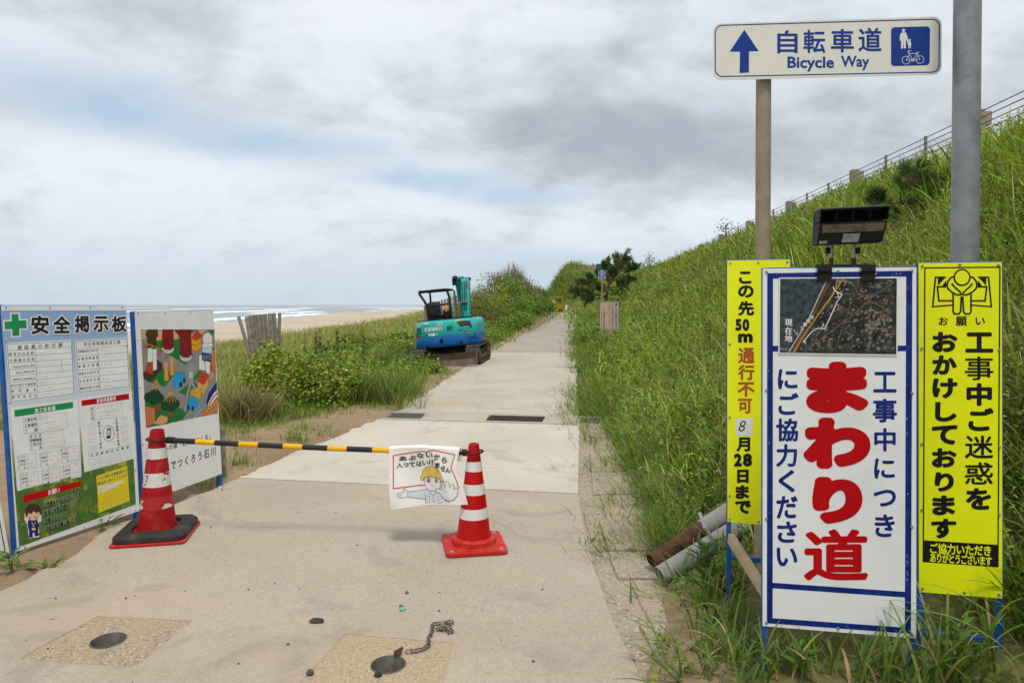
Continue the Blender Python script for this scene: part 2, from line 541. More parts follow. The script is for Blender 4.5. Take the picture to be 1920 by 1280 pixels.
# --- man-made
M_WHITE = simple('white sign sheet', (0.81, 0.82, 0.82), 0.38, var=0.03, scale=3, dirt=(0.52, 0.50, 0.45), dirt_amt=0.22, dirt_scale=4)
M_BOARD = simple('white board sheet', (0.79, 0.80, 0.80), 0.42, var=0.03, scale=3, dirt=(0.50, 0.47, 0.41), dirt_amt=0.18, dirt_scale=3)
M_CREAM = simple('cream sign sheet', (0.77, 0.76, 0.68), 0.42, var=0.02, scale=3, dirt=(0.5, 0.47, 0.4), dirt_amt=0.2)
M_BLUEFRAME = simple('blue painted frame', (0.008, 0.095, 0.36), 0.45, var=0.15, scale=14, dirt=(0.10, 0.12, 0.15), dirt_amt=0.5, dirt_scale=12)
M_GALV = simple('galvanised steel', (0.27, 0.285, 0.30), 0.52, metal=0.35, var=0.16, scale=9, dirt=(0.17, 0.18, 0.195), dirt_amt=0.6, dirt_scale=5, bump=0.05)
M_POLE = simple('weathered painted pole', (0.31, 0.255, 0.175), 0.7, var=0.12, scale=16, dirt=(0.24, 0.21, 0.17), dirt_amt=0.5, dirt_scale=9)
M_STEEL = simple('dull steel', (0.33, 0.32, 0.30), 0.45, metal=0.6, var=0.15, scale=20)
M_CHAIN = simple('chain steel', (0.20, 0.175, 0.15), 0.45, metal=0.7, var=0.3, scale=40, dirt=(0.14, 0.07, 0.035), dirt_amt=0.6, dirt_scale=30)
M_RUST = simple('rust', (0.095, 0.042, 0.022), 0.9, var=0.4, scale=18, bump=0.4, dirt=(0.075, 0.034, 0.02), dirt_amt=0.8, dirt_scale=10)
M_WOOD = simple('grey weathered wood', (0.255, 0.225, 0.18), 0.88, var=0.3, scale=14, bump=0.4, dirt=(0.12, 0.10, 0.08), dirt_amt=0.6, dirt_scale=6)
M_TIMBER = simple('sawn timber', (0.44, 0.335, 0.22), 0.8, var=0.14, scale=10, bump=0.2)
M_BLACK = simple('black plastic', (0.011, 0.0105, 0.010), 0.62, var=0.2, scale=12, dirt=(0.035, 0.032, 0.028), dirt_amt=0.4, spec=.25)
M_RUBBER = simple('black rubber', (0.030, 0.029, 0.028), 0.75, var=0.2, scale=10, dirt=(0.15, 0.12, 0.085), dirt_amt=0.35, dirt_scale=7)
M_CONERED = simple('bright red plastic', (0.47, 0.003, 0.004), 0.5, var=0.08, scale=5, dirt=(0.36, 0.018, 0.014), dirt_amt=0.55, dirt_scale=9, spec=.22)
M_CONEBASE = simple('red cone base', (0.50, 0.018, 0.014), 0.6, var=0.08, scale=6, dirt=(0.50, 0.15, 0.11), dirt_amt=0.4, dirt_scale=7)
M_CONEOLD = simple('faded red plastic', (0.37, 0.003, 0.007), 0.6, var=0.12, scale=5, dirt=(0.33, 0.055, 0.045), dirt_amt=0.6, dirt_scale=10, spec=.25)
M_TAPE = simple('reflective tape', (0.68, 0.69, 0.67), 0.4, var=0.04, scale=20)
m, t, b = new_mat('worn reflective tape')
M_TAPEOLD = m
tcn = t.new('ShaderNodeTexCoord').outputs['Object']
n = t.noise(tcn, 13.0, 5, 0.6, 0.7)
t.put(b.inputs['Base Color'], t.mix(t.smooth(n, 0.595, 0.605), t.mix(t.smooth(t.noise(tcn, 40, 3), 0.3, 0.7), (0.58, 0.57, 0.54), (0.70, 0.70, 0.68)), (0.40, 0.012, 0.014)))
b.inputs['Roughness'].default_value = 0.5
m, t, b = new_mat('torn reflective tape')
M_TAPETORN = m
tcn = t.new('ShaderNodeTexCoord').outputs['Object']
n = t.noise(t.mapping(tcn, (1, 1, 1), (0.31, 0.2, 0.77)), 8.0, 4, 0.55, 0.6)
t.put(b.inputs['Base Color'], t.mix(t.smooth(n, 0.44, 0.45), (0.64, 0.63, 0.60), (0.40, 0.012, 0.014)))
b.inputs['Roughness'].default_value = 0.5
M_YEL = simple('yellow bar film', (0.80, 0.43, 0.01), 0.4, var=0.06, scale=8)
M_BLK = simple('black bar film', (0.022, 0.022, 0.024), 0.42, var=0.2, scale=8)
M_CLOTH = simple('white banner cloth', (0.83, 0.82, 0.78), 0.8, var=0.04, scale=12)
M_FLUO = simple('fluorescent yellow sheet', (0.85, 0.90, 0.008), 0.4, var=0.03, scale=6)
b = MATS['fluorescent yellow sheet'].node_tree.nodes['Principled BSDF']
M_TEAL = simple('teal machine paint', (0.018, 0.42, 0.385), 0.36, var=0.08, scale=5, dirt=(0.12, 0.34, 0.30), dirt_amt=0.35, dirt_scale=5)
M_MBLUE = simple('blue machine paint', (0.008, 0.135, 0.43), 0.38, var=0.08, scale=5, dirt=(0.06, 0.13, 0.25), dirt_amt=0.35, dirt_scale=5)
M_TRACK = simple('track rubber', (0.045, 0.042, 0.038), 0.85, var=0.3, scale=12, dirt=(0.17, 0.135, 0.10), dirt_amt=0.55, dirt_scale=6)
M_BLADE = simple('worn blade steel', (0.13, 0.088, 0.068), 0.7, var=0.3, scale=6, dirt=(0.17, 0.125, 0.09), dirt_amt=0.6, dirt_scale=4)
M_MYEL = simple('yellow machine paint', (0.70, 0.33, 0.01), 0.4, var=0.08, scale=3)
M_GREENSIGN = simple('green road sign', (0.008, 0.13, 0.085), 0.5, var=0.06)
M_TAN = simple('faded tan sign', (0.50, 0.375, 0.27), 0.6, var=0.08, scale=4, dirt=(0.36, 0.28, 0.20), dirt_amt=0.3)
M_GUARD = simple('guard rail steel', (0.40, 0.43, 0.45), 0.4, metal=0.4, var=0.08)
M_CONCPOST = simple('concrete post', (0.33, 0.28, 0.225), 0.9, var=0.2, scale=8, dirt=(0.13, 0.10, 0.08), dirt_amt=0.6, dirt_scale=6)
M_ORANGEGL = simple('amber lens', (0.80, 0.28, 0.01), 0.25, var=0.05)
M_REDL = simple('red lens', (0.45, 0.015, 0.012), 0.25, var=0.05)
M_GRATE = simple('iron grating', (0.085, 0.06, 0.045), 0.7, metal=0.3, var=0.3, scale=20)
M_GRATEG = simple('grey grating', (0.20, 0.20, 0.19), 0.6, metal=0.4, var=0.2, scale=20)
M_STONE = simple('pebble', (0.10, 0.095, 0.09), 0.8, var=0.4, scale=30)
M_STONEB = simple('brown pebble', (0.17, 0.12, 0.08), 0.85, var=0.3, scale=30)
M_MINT = simple('green scrap', (0.16, 0.42, 0.27), 0.7, var=0.2, scale=60)
M_LITTER = simple('white litter', (0.72, 0.71, 0.68), 0.7, var=0.05)
m, t, b = new_mat('machine glass'); M_GLASS = m
b.inputs['Base Color'].default_value = (0.55, 0.68, 0.66, 1); b.inputs['Roughness'].default_value = 0.05
b.inputs['Alpha'].default_value = 0.35
m, t, b = new_mat('lamp lens'); M_LENS = m
n = t.noise(t.new('ShaderNodeTexCoord').outputs['Object'], 25, 5, 0.7)
t.put(b.inputs['Base Color'], t.mix(t.smooth(n, 0.4, 0.7), (0.155, 0.145, 0.105), (0.07, 0.062, 0.045)))
b.inputs['Roughness'].default_value = 0.25

M_PIPE = simple('weathered grey pipe', (0.30, 0.29, 0.265), 0.8, var=0.2, scale=8, dirt=(0.17, 0.15, 0.125), dirt_amt=0.7, dirt_scale=7, bump=.2)
def ink(name, col, rough=0.45, var=0.05):
    return simple('ink ' + name, col, rough, var=var, scale=9)
INK = dict(
    blue=simple('ink blue', (0.003, 0.020, 0.185), 0.42, var=0.12, scale=22, dirt=(0.05, 0.09, 0.26), dirt_amt=0.25, dirt_scale=22),
    signblue=ink('sign blue', (0.003, 0.040, 0.265)), red=simple('ink red', (0.48, 0.001, 0.004), 0.5, var=.04, spec=.2),
    black=ink('black', (0.009, 0.0085, 0.008)), white=ink('white', (0.76, 0.76, 0.74)), yellow=simple('ink fluo', (0.85, 0.90, 0.008), 0.4, var=0.02),
    brown=ink('brown', (0.42, 0.085, 0.018)), green=ink('green', (0.012, 0.27, 0.085)), grey=ink('grey', (0.30, 0.30, 0.30)),
    dgrey=ink('dark grey', (0.085, 0.08, 0.08)), lgrey=ink('light grey', (0.55, 0.555, 0.55)), orange=ink('orange', (0.75, 0.30, 0.06)),
    salmon=ink('salmon', (0.56, 0.19, 0.075)), peach=ink('peach', (0.66, 0.36, 0.13)), amber=ink('amber', (0.72, 0.34, 0.015)),
    maroon=ink('maroon', (0.235, 0.008, 0.012)), dbrown=ink('dark brown', (0.060, 0.030, 0.017)), brn=ink('wood brown', (0.20, 0.085, 0.03)),
    dgreen=ink('dark green', (0.006, 0.055, 0.022)), lawn=ink('lawn green', (0.008, 0.19, 0.035)), sky=ink('sky blue', (0.015, 0.33, 0.62)),
    navy=ink('navy', (0.010, 0.022, 0.15)), road=ink('road grey', (0.27, 0.26, 0.25)), skin=ink('skin', (0.78, 0.50, 0.34)),
    tan=ink('tan', (0.62, 0.40, 0.19)), brick=ink('brick red', (0.50, 0.055, 0.015)), pinkred=ink('pale red', (0.70, 0.10, 0.075)),
    hat=ink('helmet yellow', (0.80, 0.55, 0.11)), paleblue=ink('pale blue', (0.60, 0.70, 0.78)), seagrey=simple('ink sea', (0.042, 0.058, 0.068), 0.35, var=0.55, scale=45),
    land=simple('ink land', (0.024, 0.029, 0.024), 0.35, var=0.7, scale=35, dirt=(.10, .085, .06), dirt_amt=.6, dirt_scale=25), coast=ink('coast', (0.115, 0.065, 0.04), var=0.4), routeo=ink('route orange', (0.40, 0.21, 0.04)),
    hgrey=ink('house grey', (0.19, 0.19, 0.185), var=0.3), htan=ink('house tan', (0.24, 0.165, 0.10), var=0.3), hblue=ink('house blue', (0.085, 0.12, 0.17), var=0.3),
    milk=ink('milky white', (0.76, 0.79, 0.785)), boardyellow=ink('board yellow', (0.76, 0.62, 0.02)))
# printed photograph of sky over a field of yellow flowers
m, t, b = new_mat('printed sky and field'); M_FIELD = m
tcn = t.new('ShaderNodeTexCoord').outputs['Object']
ox, oy, oz = t.sep(tcn)
nn = t.noise(t.mapping(tcn, (9, 6, 1)), 1.0, 5, 0.6, 0.4)
skyc = t.mix(t.smooth(oy, 0.75, 1.5), (0.66, 0.70, 0.74), (0.25, 0.40, 0.66))
fld = t.mix(t.smooth(nn, 0.50, 0.66), (0.055, 0.145, 0.022), (0.52, 0.43, 0.03))
fld = t.mix(t.smooth(t.noise(tcn, 14, 4, 0.6), 0.4, 0.7), fld, (0.10, 0.21, 0.04))
h = t.add(oy, t.mul(ox, 0.05))
c = t.mix(t.smooth(h, 0.60, 0.66), t.mix(t.smooth(h, 0.45, 0.62), fld, (0.30, 0.42, 0.12)), skyc)
c = t.mix(t.mul(t.mul(t.smooth(h, 0.60, 0.64), t.smooth(t.mul(h, -1), -0.74, -0.68)), 0.7), c, (0.42, 0.27, 0.19))
t.put(b.inputs['Base Color'], c); b.inputs['Roughness'].default_value = 0.4
# ------------------------------------------------------------------ terrain
def xr(y):
    y = np.asarray(y, dtype=float)
    return 0.03 + 0.0926 * y - 0.0011 * (np.clip(y, 95, 190) - 95) ** 2
_ly = np.array([-5, 2.0, 3.835, 4.276, 4.947, 5.55, 6.32, 7.42, 8.325, 8.94, 9.615, 10.4, 12.49, 17.2, 29.7, 52.5, 95])
_lx = np.array([-2.95, -2.9, -2.876, -2.86, -2.88, -2.73, -2.51, -2.365, -2.14, -1.99, -1.80, -1.73, -1.55, -1.21, -0.12, 2.1, 6.0])
def xl(y):
    y = np.asarray(y, dtype=float)
    return np.where(y < 95, np.interp(y, _ly, _lx), xr(y) - 2.9)
def toe(y):
    y = np.asarray(y, dtype=float)
    return np.where(y < 9.4, np.interp(y, [-6, 2.4, 3.0, 3.6, 4.8, 9.4], [0.4, 0.50, 0.60, 0.78, 0.97, 1.22]), xr(y) + 0.32)
def crest(y):
    return xr(y) + 8.45
def emb_h(y):
    return 4.74 + 0.022 * np.clip(np.asarray(y, float) - 70, 0, 200)
def H(x, y):
    x = np.asarray(x, float); y = np.asarray(y, float)
    rise = 0.55 * smoothstep(60, 118, y)
    # embankment
    s = (x - toe(y)); run = crest(y) - toe(y)
    tt = np.clip(s / run, 0, 1)
    e = emb_h(y) * (tt - 0.055 * np.sin(2 * np.pi * tt))
    bumps = (fbm(x, y, 0.7, 5.0) - 0.5) * 0.45 * smoothstep(0.4, 2.5, s) * (1 - smoothstep(run - 2.0, run - 0.3, s)) 
    z = e + bumps
    wq = (1 - smoothstep(1.9, 3.0, x)) * (1 - smoothstep(3.0, 4.2, y))
    z = z * (1 - wq) + np.minimum(z, np.maximum(0.02, 0.15 + 0.13 * (x - 1.0))) * wq
    # left of the path
    L = xl(y) - x
    on = (L < 0) & (s < 0)
    sandy = 0.022 + (fbm(x, y, 1.3, 2.0) - 0.5) * 0.06 * smoothstep(0.0, 0.5, L) + 0.10 * np.exp(-((x + 2.75) / 0.45) ** 2 - ((y - 8.3) / 0.9) ** 2)
    ridge = 2.5 * smoothstep(24, 60, y) * (1 - 0.5 * smoothstep(85, 120, y)) * np.exp(-((L - 2.8) / 1.8) ** 2) * (0.85 + 0.3 * vnoise(x, y, 0.2, 3))
    dune = (fbm(x, y, 0.16, 8.0) - 0.5) * 0.55 * smoothstep(2.0, 7, L) - 0.30 * smoothstep(4, 18, L)
    berm = -29.5 + 3.0 * (vnoise(y, y * 0, 0.02, 4) - 0.5)
    drop = np.maximum(0, berm - x)
    left = sandy + ridge + dune + (-0.12) * np.exp(-((x - berm - 1.0) / 8.0) ** 2) - np.minimum(drop * 0.17, 9.0)
    z = np.where(L > 0, left, z)
    strip = -0.07 - 0.38 * np.exp(-((x + 1.25) / 1.15) ** 4 - ((y - 3.1) / 0.55) ** 4)
    z = np.where(on, strip, z)
    # far dune that closes the view where the path bends away
    hill = 5.5 * np.exp(-((x - 28) / 26) ** 2) * smoothstep(170, 215, y) * smoothstep(2, 16, x)
    return z + rise + hill
def soil_amount(x, y):
    """1 where vegetation darkens the soil"""
    x = np.asarray(x, float); y = np.asarray(y, float)
    s = x - toe(y); L = xl(y) - x
    r = smoothstep(0.05, 0.6, s)
    nn = fbm(x, y, 0.5, 21.0)
    far_ = smoothstep(13, 20, y)
    l = smoothstep(0.35 - .3 * far_, 1.1 - .65 * far_, L - (nn - 0.5) * (1.6 - 1.1 * far_)) * smoothstep(7.6, 10.2, y + (nn - 0.5) * 3) * (1 - smoothstep(9, 14.5, -x - 1.0 + (nn - 0.5) * 7))
    g = np.maximum(r, np.where(L > 0, l, 0))
    return g

def axis(pts):
    out = []
    for (a, b, st) in pts:
        out += list(np.arange(a, b, st))
    return np.array(out + [pts[-1][1]])
gxs = axis([(-3000, -400, 400), (-400, -60, 20), (-60, -12, 1.5), (-12, -4, 0.4), (-4, 4, 0.1), (4, 14, 0.35), (14, 60, 2.0), (60, 400, 20), (400, 3000, 400)])
gys = axis([(-40, 0, 4), (0, 2, 0.4), (2, 12, 0.1), (12, 30, 0.3), (30, 80, 0.8), (80, 260, 3), (260, 1000, 60), (1000, 6000, 700)])
XX, YY = np.meshgrid(gxs, gys)
ZZ = H(XX, YY)
ny, nx = XX.shape
V = np.stack([XX.ravel(), YY.ravel(), ZZ.ravel()], 1)
idx = np.arange(ny * nx).reshape(ny, nx)
F = np.stack([idx[:-1, :-1].ravel(), idx[:-1, 1:].ravel(), idx[1:, 1:].ravel(), idx[1:, :-1].ravel()], 1)
soil = soil_amount(XX, YY).ravel()
ground = np_mesh('ground', V, F, M_GROUND, col=np.stack([soil, soil * 0, soil * 0], 1), smooth=True)
tag(ground, 'brown sand and grassy soil of the dunes', None, kind='structure')

# ------------------------------------------------------------------ sea
sxs = axis([(-6000, -1000, 500), (-1000, -300, 40), (-300, -34, 2.0)])
sys_ = axis([(-300, 40, 40), (40, 320, 4), (320, 1000, 10), (1000, 9000, 800)])
SX, SY = np.meshgrid(sxs, sys_)
off = -SX - 44
def swell(off, y):
    z = 0; foam = 0
    for k, (d, wd, h, f) in enumerate([(7, 5, .35, .9), (20, 6, 0.7, .85), (40, 9, 0.9, .95), (74, 10, 0.9, .9), (118, 14, 1.0, .95), (180, 16, 1.0, .8), (260, 22, 1.0, .75), (400, 30, 1.0, .6)]):
        dd = d + 14 * (vnoise(y, y * 0, 0.013, 7.0 * k) - 0.5) + 5 * (vnoise(y, y * 0, 0.05, 3 + 5.0 * k) - 0.5)
        g = np.exp(-((off - dd) / wd) ** 2)
        amp = smoothstep(0.25, 0.6, vnoise(y, y * 0, 0.011, 40 + 9.0 * k))
        z = z + h * g * (0.4 + 0.6 * amp); foam = np.maximum(foam, f * g * amp)
    return z, foam
sz, sf = swell(off, SY)
sf = np.maximum(sf, 0.62 * (1 - smoothstep(0, 5, off)))
V = np.stack([SX.ravel(), SY.ravel(), (-3.2 + sz).ravel()], 1)
ny, nx = SX.shape
idx = np.arange(ny * nx).reshape(ny, nx)
F = np.stack([idx[:-1, :-1].ravel(), idx[:-1, 1:].ravel(), idx[1:, 1:].ravel(), idx[1:, :-1].ravel()], 1)
sea = np_mesh('sea', V, F, M_SEA, col=np.stack([sf.ravel()] * 3, 1), smooth=True)
tag(sea, 'grey sea with lines of white surf', None, kind='structure')

# ------------------------------------------------------------------ paved surfaces (sheets with their own thickness)
def sheet(name, outline, holes, z, mat, thick=0.12, label=None, kind='structure'):
    """flat slab of the given outline, with holes cut through"""
    pts, edges = [], []
    for loop in [outline] + holes:
        b = len(pts); n = len(loop)
        pts += [Vector((p[0], p[1])) for p in loop]
        edges += [(b + k, b + (k + 1) % n) for k in range(n)]
    vo, eo, fo, *_ = delaunay_2d_cdt(pts, edges, [], 2 if not holes else 2, 1e-6)
    def inside(c, loop):
        r = False; n = len(loop)
        for k in range(n):
            x0, y0 = loop[k][0], loop[k][1]; x1, y1 = loop[(k + 1) % n][0], loop[(k + 1) % n][1]
            if (y0 > c[1]) != (y1 > c[1]) and c[0] < (x1 - x0) * (c[1] - y0) / (y1 - y0) + x0:
                r = not r
        return r
    mb = MB()
    fs = []
    for f in fo:
        c = sum((vo[i] for i in f), Vector((0, 0))) / len(f)
        if inside(c, outline) and not any(inside(c, h) for h in holes):
            fs.append(f)
    mb.add([(p.x, p.y, z) for p in vo], fs)
    for loop in [outline] + holes:
        n = len(loop)
        vs = [(p[0], p[1], z) for p in loop] + [(p[0], p[1], z - thick) for p in loop]
        mb.add(vs, [(k, n + k, n + (k + 1) % n, (k + 1) % n) for k in range(n)])
    o = mb.build(name, mat)
    bm = bmesh.new(); bm.from_mesh(o.data)
    bmesh.ops.remove_doubles(bm, verts=bm.verts, dist=1e-5)
    bmesh.ops.recalc_face_normals(bm, faces=bm.faces)
    bm.to_mesh(o.data); bm.free()
    tag(o, label, None, kind=kind)
    return o

def wig(p, q, n, amp, seed):
    """points from p to q (q left out) with a ragged sideways wobble"""
    rr = random.Random(seed)
    p, q = Vector(p), Vector(q); d = q - p; nn = Vector((-d.y, d.x)).normalized()
    return [p + d * (k / n) + nn * (rr.uniform(-amp, amp) if k else 0) for k in range(n)]
def g2(px, py):
    v = G(px, py); return Vector((v.x, v.y))
def ragged(pts, amp, seed, step=0.12):
    out = []
    for i in range(len(pts) - 1):
        n = max(1, int((Vector(pts[i + 1]) - Vector(pts[i])).length / step))
        out += wig(pts[i], pts[i + 1], n, amp, seed + i)
    return out + [Vector(pts[-1])]

# outline of the near apron: right side, far joint, ragged left side
ap_right = [Vector((0.20, -1.0)), Vector((0.40, 1.8)), g2(1205, 1275), g2(1152, 1170), g2(1112, 1060), g2(1092, 975), g2(1084, 926)]
ap_joint_l, ap_joint_r = g2(447, 896), g2(1084, 926)
ap_left = [g2(447, 896), g2(330, 944), g2(200, 990), g2(120, 1052), g2(0, 1108), Vector((-2.95, 2.0)), Vector((-2.95, -1.0))]
hole_a, hole_b = G(203, 1199.5), G(728, 1244.5)
HR = 0.079
circ = lambda c, r, n=28: [Vector((c.x + r * math.cos(2 * math.pi * k / n), c.y + r * math.sin(2 * math.pi * k / n))) for k in range(n)]
patch_a = ragged([g2(183, 1154), g2(362, 1163), g2(256, 1251), g2(37, 1234), g2(183, 1154)], 0.010, 3, 0.08)[:-1]
patch_b = ragged([g2(648, 1187), g2(851, 1203), g2(815, 1330), g2(520, 1322), g2(648, 1187)], 0.008, 4, 0.08)[:-1]
outline = ap_right + ragged(ap_left, 0.03, 11)
sheet('concrete_apron', outline, [patch_a, patch_b], 0.0, M_APRON, 0.15, 'worn beige concrete apron in front of the barrier')
sheet('concrete_patch', patch_a, [circ(hole_a, HR)], -0.002, M_AGG, 0.2, 'pebbly patch of exposed aggregate round the socket by the left cone')
sheet('concrete_patch', patch_b, [circ(hole_b, HR)], -0.002, M_AGG2, 0.2, 'sandy patch of aggregate round the socket by the chain')

# pale slab between the apron and the drain channel
ch_a, ch_b = g2(690, 785), g2(1086, 797)
sl = [ap_joint_r + Vector((0, 0.012)), g2(1086, 797)] + ragged([g2(700, 786), g2(676, 797), g2(636, 818), g2(556, 846), g2(447, 895.5)], 0.03, 31)
sheet('concrete_slab', sl, [], 0.004, M_SLAB, 0.12, 'pale new concrete slab just beyond the barrier')
# drain channel across the path, with gaps for the gratings
c0, c1 = g2(694, 784.5), g2(1128, 796.5)
d0, d1 = g2(712, 770.5), g2(1130, 781.0)
def chan(u, v):
    a = c0.lerp(c1, u); b_ = d0.lerp(d1, u); return a.lerp(b_, v)
gr_spans = [(0.00, 0.225, 'grey'), (0.505, 0.755, 'rust'), (0.90, 0.995, 'grey')]
holes = [[chan(a + 0.004, 0.14), chan(b_ - 0.004, 0.14), chan(b_ - 0.004, 0.86), chan(a + 0.004, 0.86)] for a, b_, k in gr_spans]
sheet('drain_channel', [chan(-0.02, 0), chan(1, 0), chan(1, 1), chan(-0.02, 1)], holes, 0.002, M_CHANNEL, 0.10, 'concrete drain channel across the path')
# path beyond the channel
def road_poly(y0, y1, n, amp, seed, inset=0.0):
    ys = np.linspace(y0, y1, n)
    rr = random.Random(seed)
    right = [Vector((float(xr(y)) + rr.uniform(-amp, amp) * .5, y)) for y in ys]
    left = [Vector((float(xl(y)) + rr.uniform(-amp, amp) + inset, y)) for y in ys]
    return right + left[::-1]
p2 = road_poly(10.05, 22.6, 70, 0.05, 5)
p2[0] = d0.lerp(d1, 0.90) + Vector((0, 0.012)); p2[-1] = d0.lerp(d1, 0.165) + Vector((0, 0.012))
sheet('path', p2, [], 0.004, M_SLAB2, 0.12, 'pale concrete path beyond the drain')
ys = np.concatenate([np.arange(22.62, 60, 0.6), np.arange(60, 210, 1.5)])
rr = random.Random(9)
pv_, pf_ = [], []
for y in ys:
    a, b_ = float(xl(y)) + rr.uniform(-.1, .1), float(xr(y)) + rr.uniform(-.05, .05)
    rz = 0.55 * float(smoothstep(60, 118, np.array(y)))
    for k in range(5):
        pv_.append((a + (b_ - a) * k / 4, y, rz + 0.002))
for i in range(len(ys) - 1):
    for k in range(4):
        q = i * 5 + k
        pf_.append((q, q + 1, q + 6, q + 5))
tag(MB().add(pv_, pf_).build('path', M_PATH), 'long grey stretch of path running to the far dune', None, kind='structure')

# kerb blocks along the right of the apron
kl = [Vector((0.44, 1.9)), g2(1207, 1275), g2(1154, 1170), g2(1114, 1060), g2(1094, 975), g2(1086, 926), g2(1088, 797)]
kr = [Vector((0.80, 1.9)), g2(1300, 1290), g2(1262, 1180), g2(1205, 1060), g2(1180, 975), g2(1160, 926), g2(1136, 797)]
def along(pl, y):
    ys_ = [p.y for p in pl]; xs_ = [p.x for p in pl]
    return float(np.interp(y, ys_, xs_))
yb = [1.9, 2.55, 3.02, 3.42, 3.98, 4.42, 5.05, 5.75, 6.5, 7.35, 8.2, 9.1]
for i in range(len(yb) - 1):
    mb = MB()
    y0, y1 = yb[i] + 0.012, yb[i + 1] - 0.012
    n = 6
    ysb = np.linspace(y0, y1, n)
    pl = [Vector((along(kl, y) + 0.012 + (0.10 if i % 3 else 0.16), y)) for y in ysb]
    pr = [Vector((along(kr, y) + 0.25, y)) for y in ysb]
    mb.prism([(p.x, p.y) for p in pr] + [(p.x, p.y) for p in pl[::-1]], -0.1, 0.006 + 0.012 * ((i * 7) % 3) / 2)
    o = mb.build('kerb_block', M_KERB, bevel=0.012)
    tag(o, 'sandy aggregate blocks edging the path below the grass bank', None, kind='structure', group='kerb blocks')
mb = MB()
ysb = np.linspace(1.9, 9.3, 60)
rr = random.Random(2)
pl = [Vector((along(kl, y) - 0.04, y)) for y in ysb]
pr = [Vector((along(kl, y) + 0.20, y)) for y in ysb]
mb.prism([(p.x, p.y) for p in pr] + [(p.x, p.y) for p in pl[::-1]], -0.12, -0.010)
tag(mb.build('kerb', M_KERB), 'rough strip of aggregate between the apron and the kerb blocks', None, kind='structure')
# ------------------------------------------------------------------ lettering
_glyphs = {}
_cu = bpy.data.curves.new('glyph_source', 'FONT')
_to = bpy.data.objects.new('glyph_source', _cu)
COL.objects.link(_to)
def glyph(ch, res=2):
    key, (ch, res) = (ch, res), (ch, res)
    if key not in _glyphs:
        _cu.body = ch; _cu.size = 1.0; _cu.resolution_u = res
        dg = bpy.context.evaluated_depsgraph_get(); dg.update()
        ev = _to.evaluated_get(dg); me = ev.to_mesh()
        _glyphs[key] = ([(v.co.x, v.co.y) for v in me.vertices], [tuple(p.vertices) for p in me.polygons])
        ev.to_mesh_clear()
    return _glyphs[key]

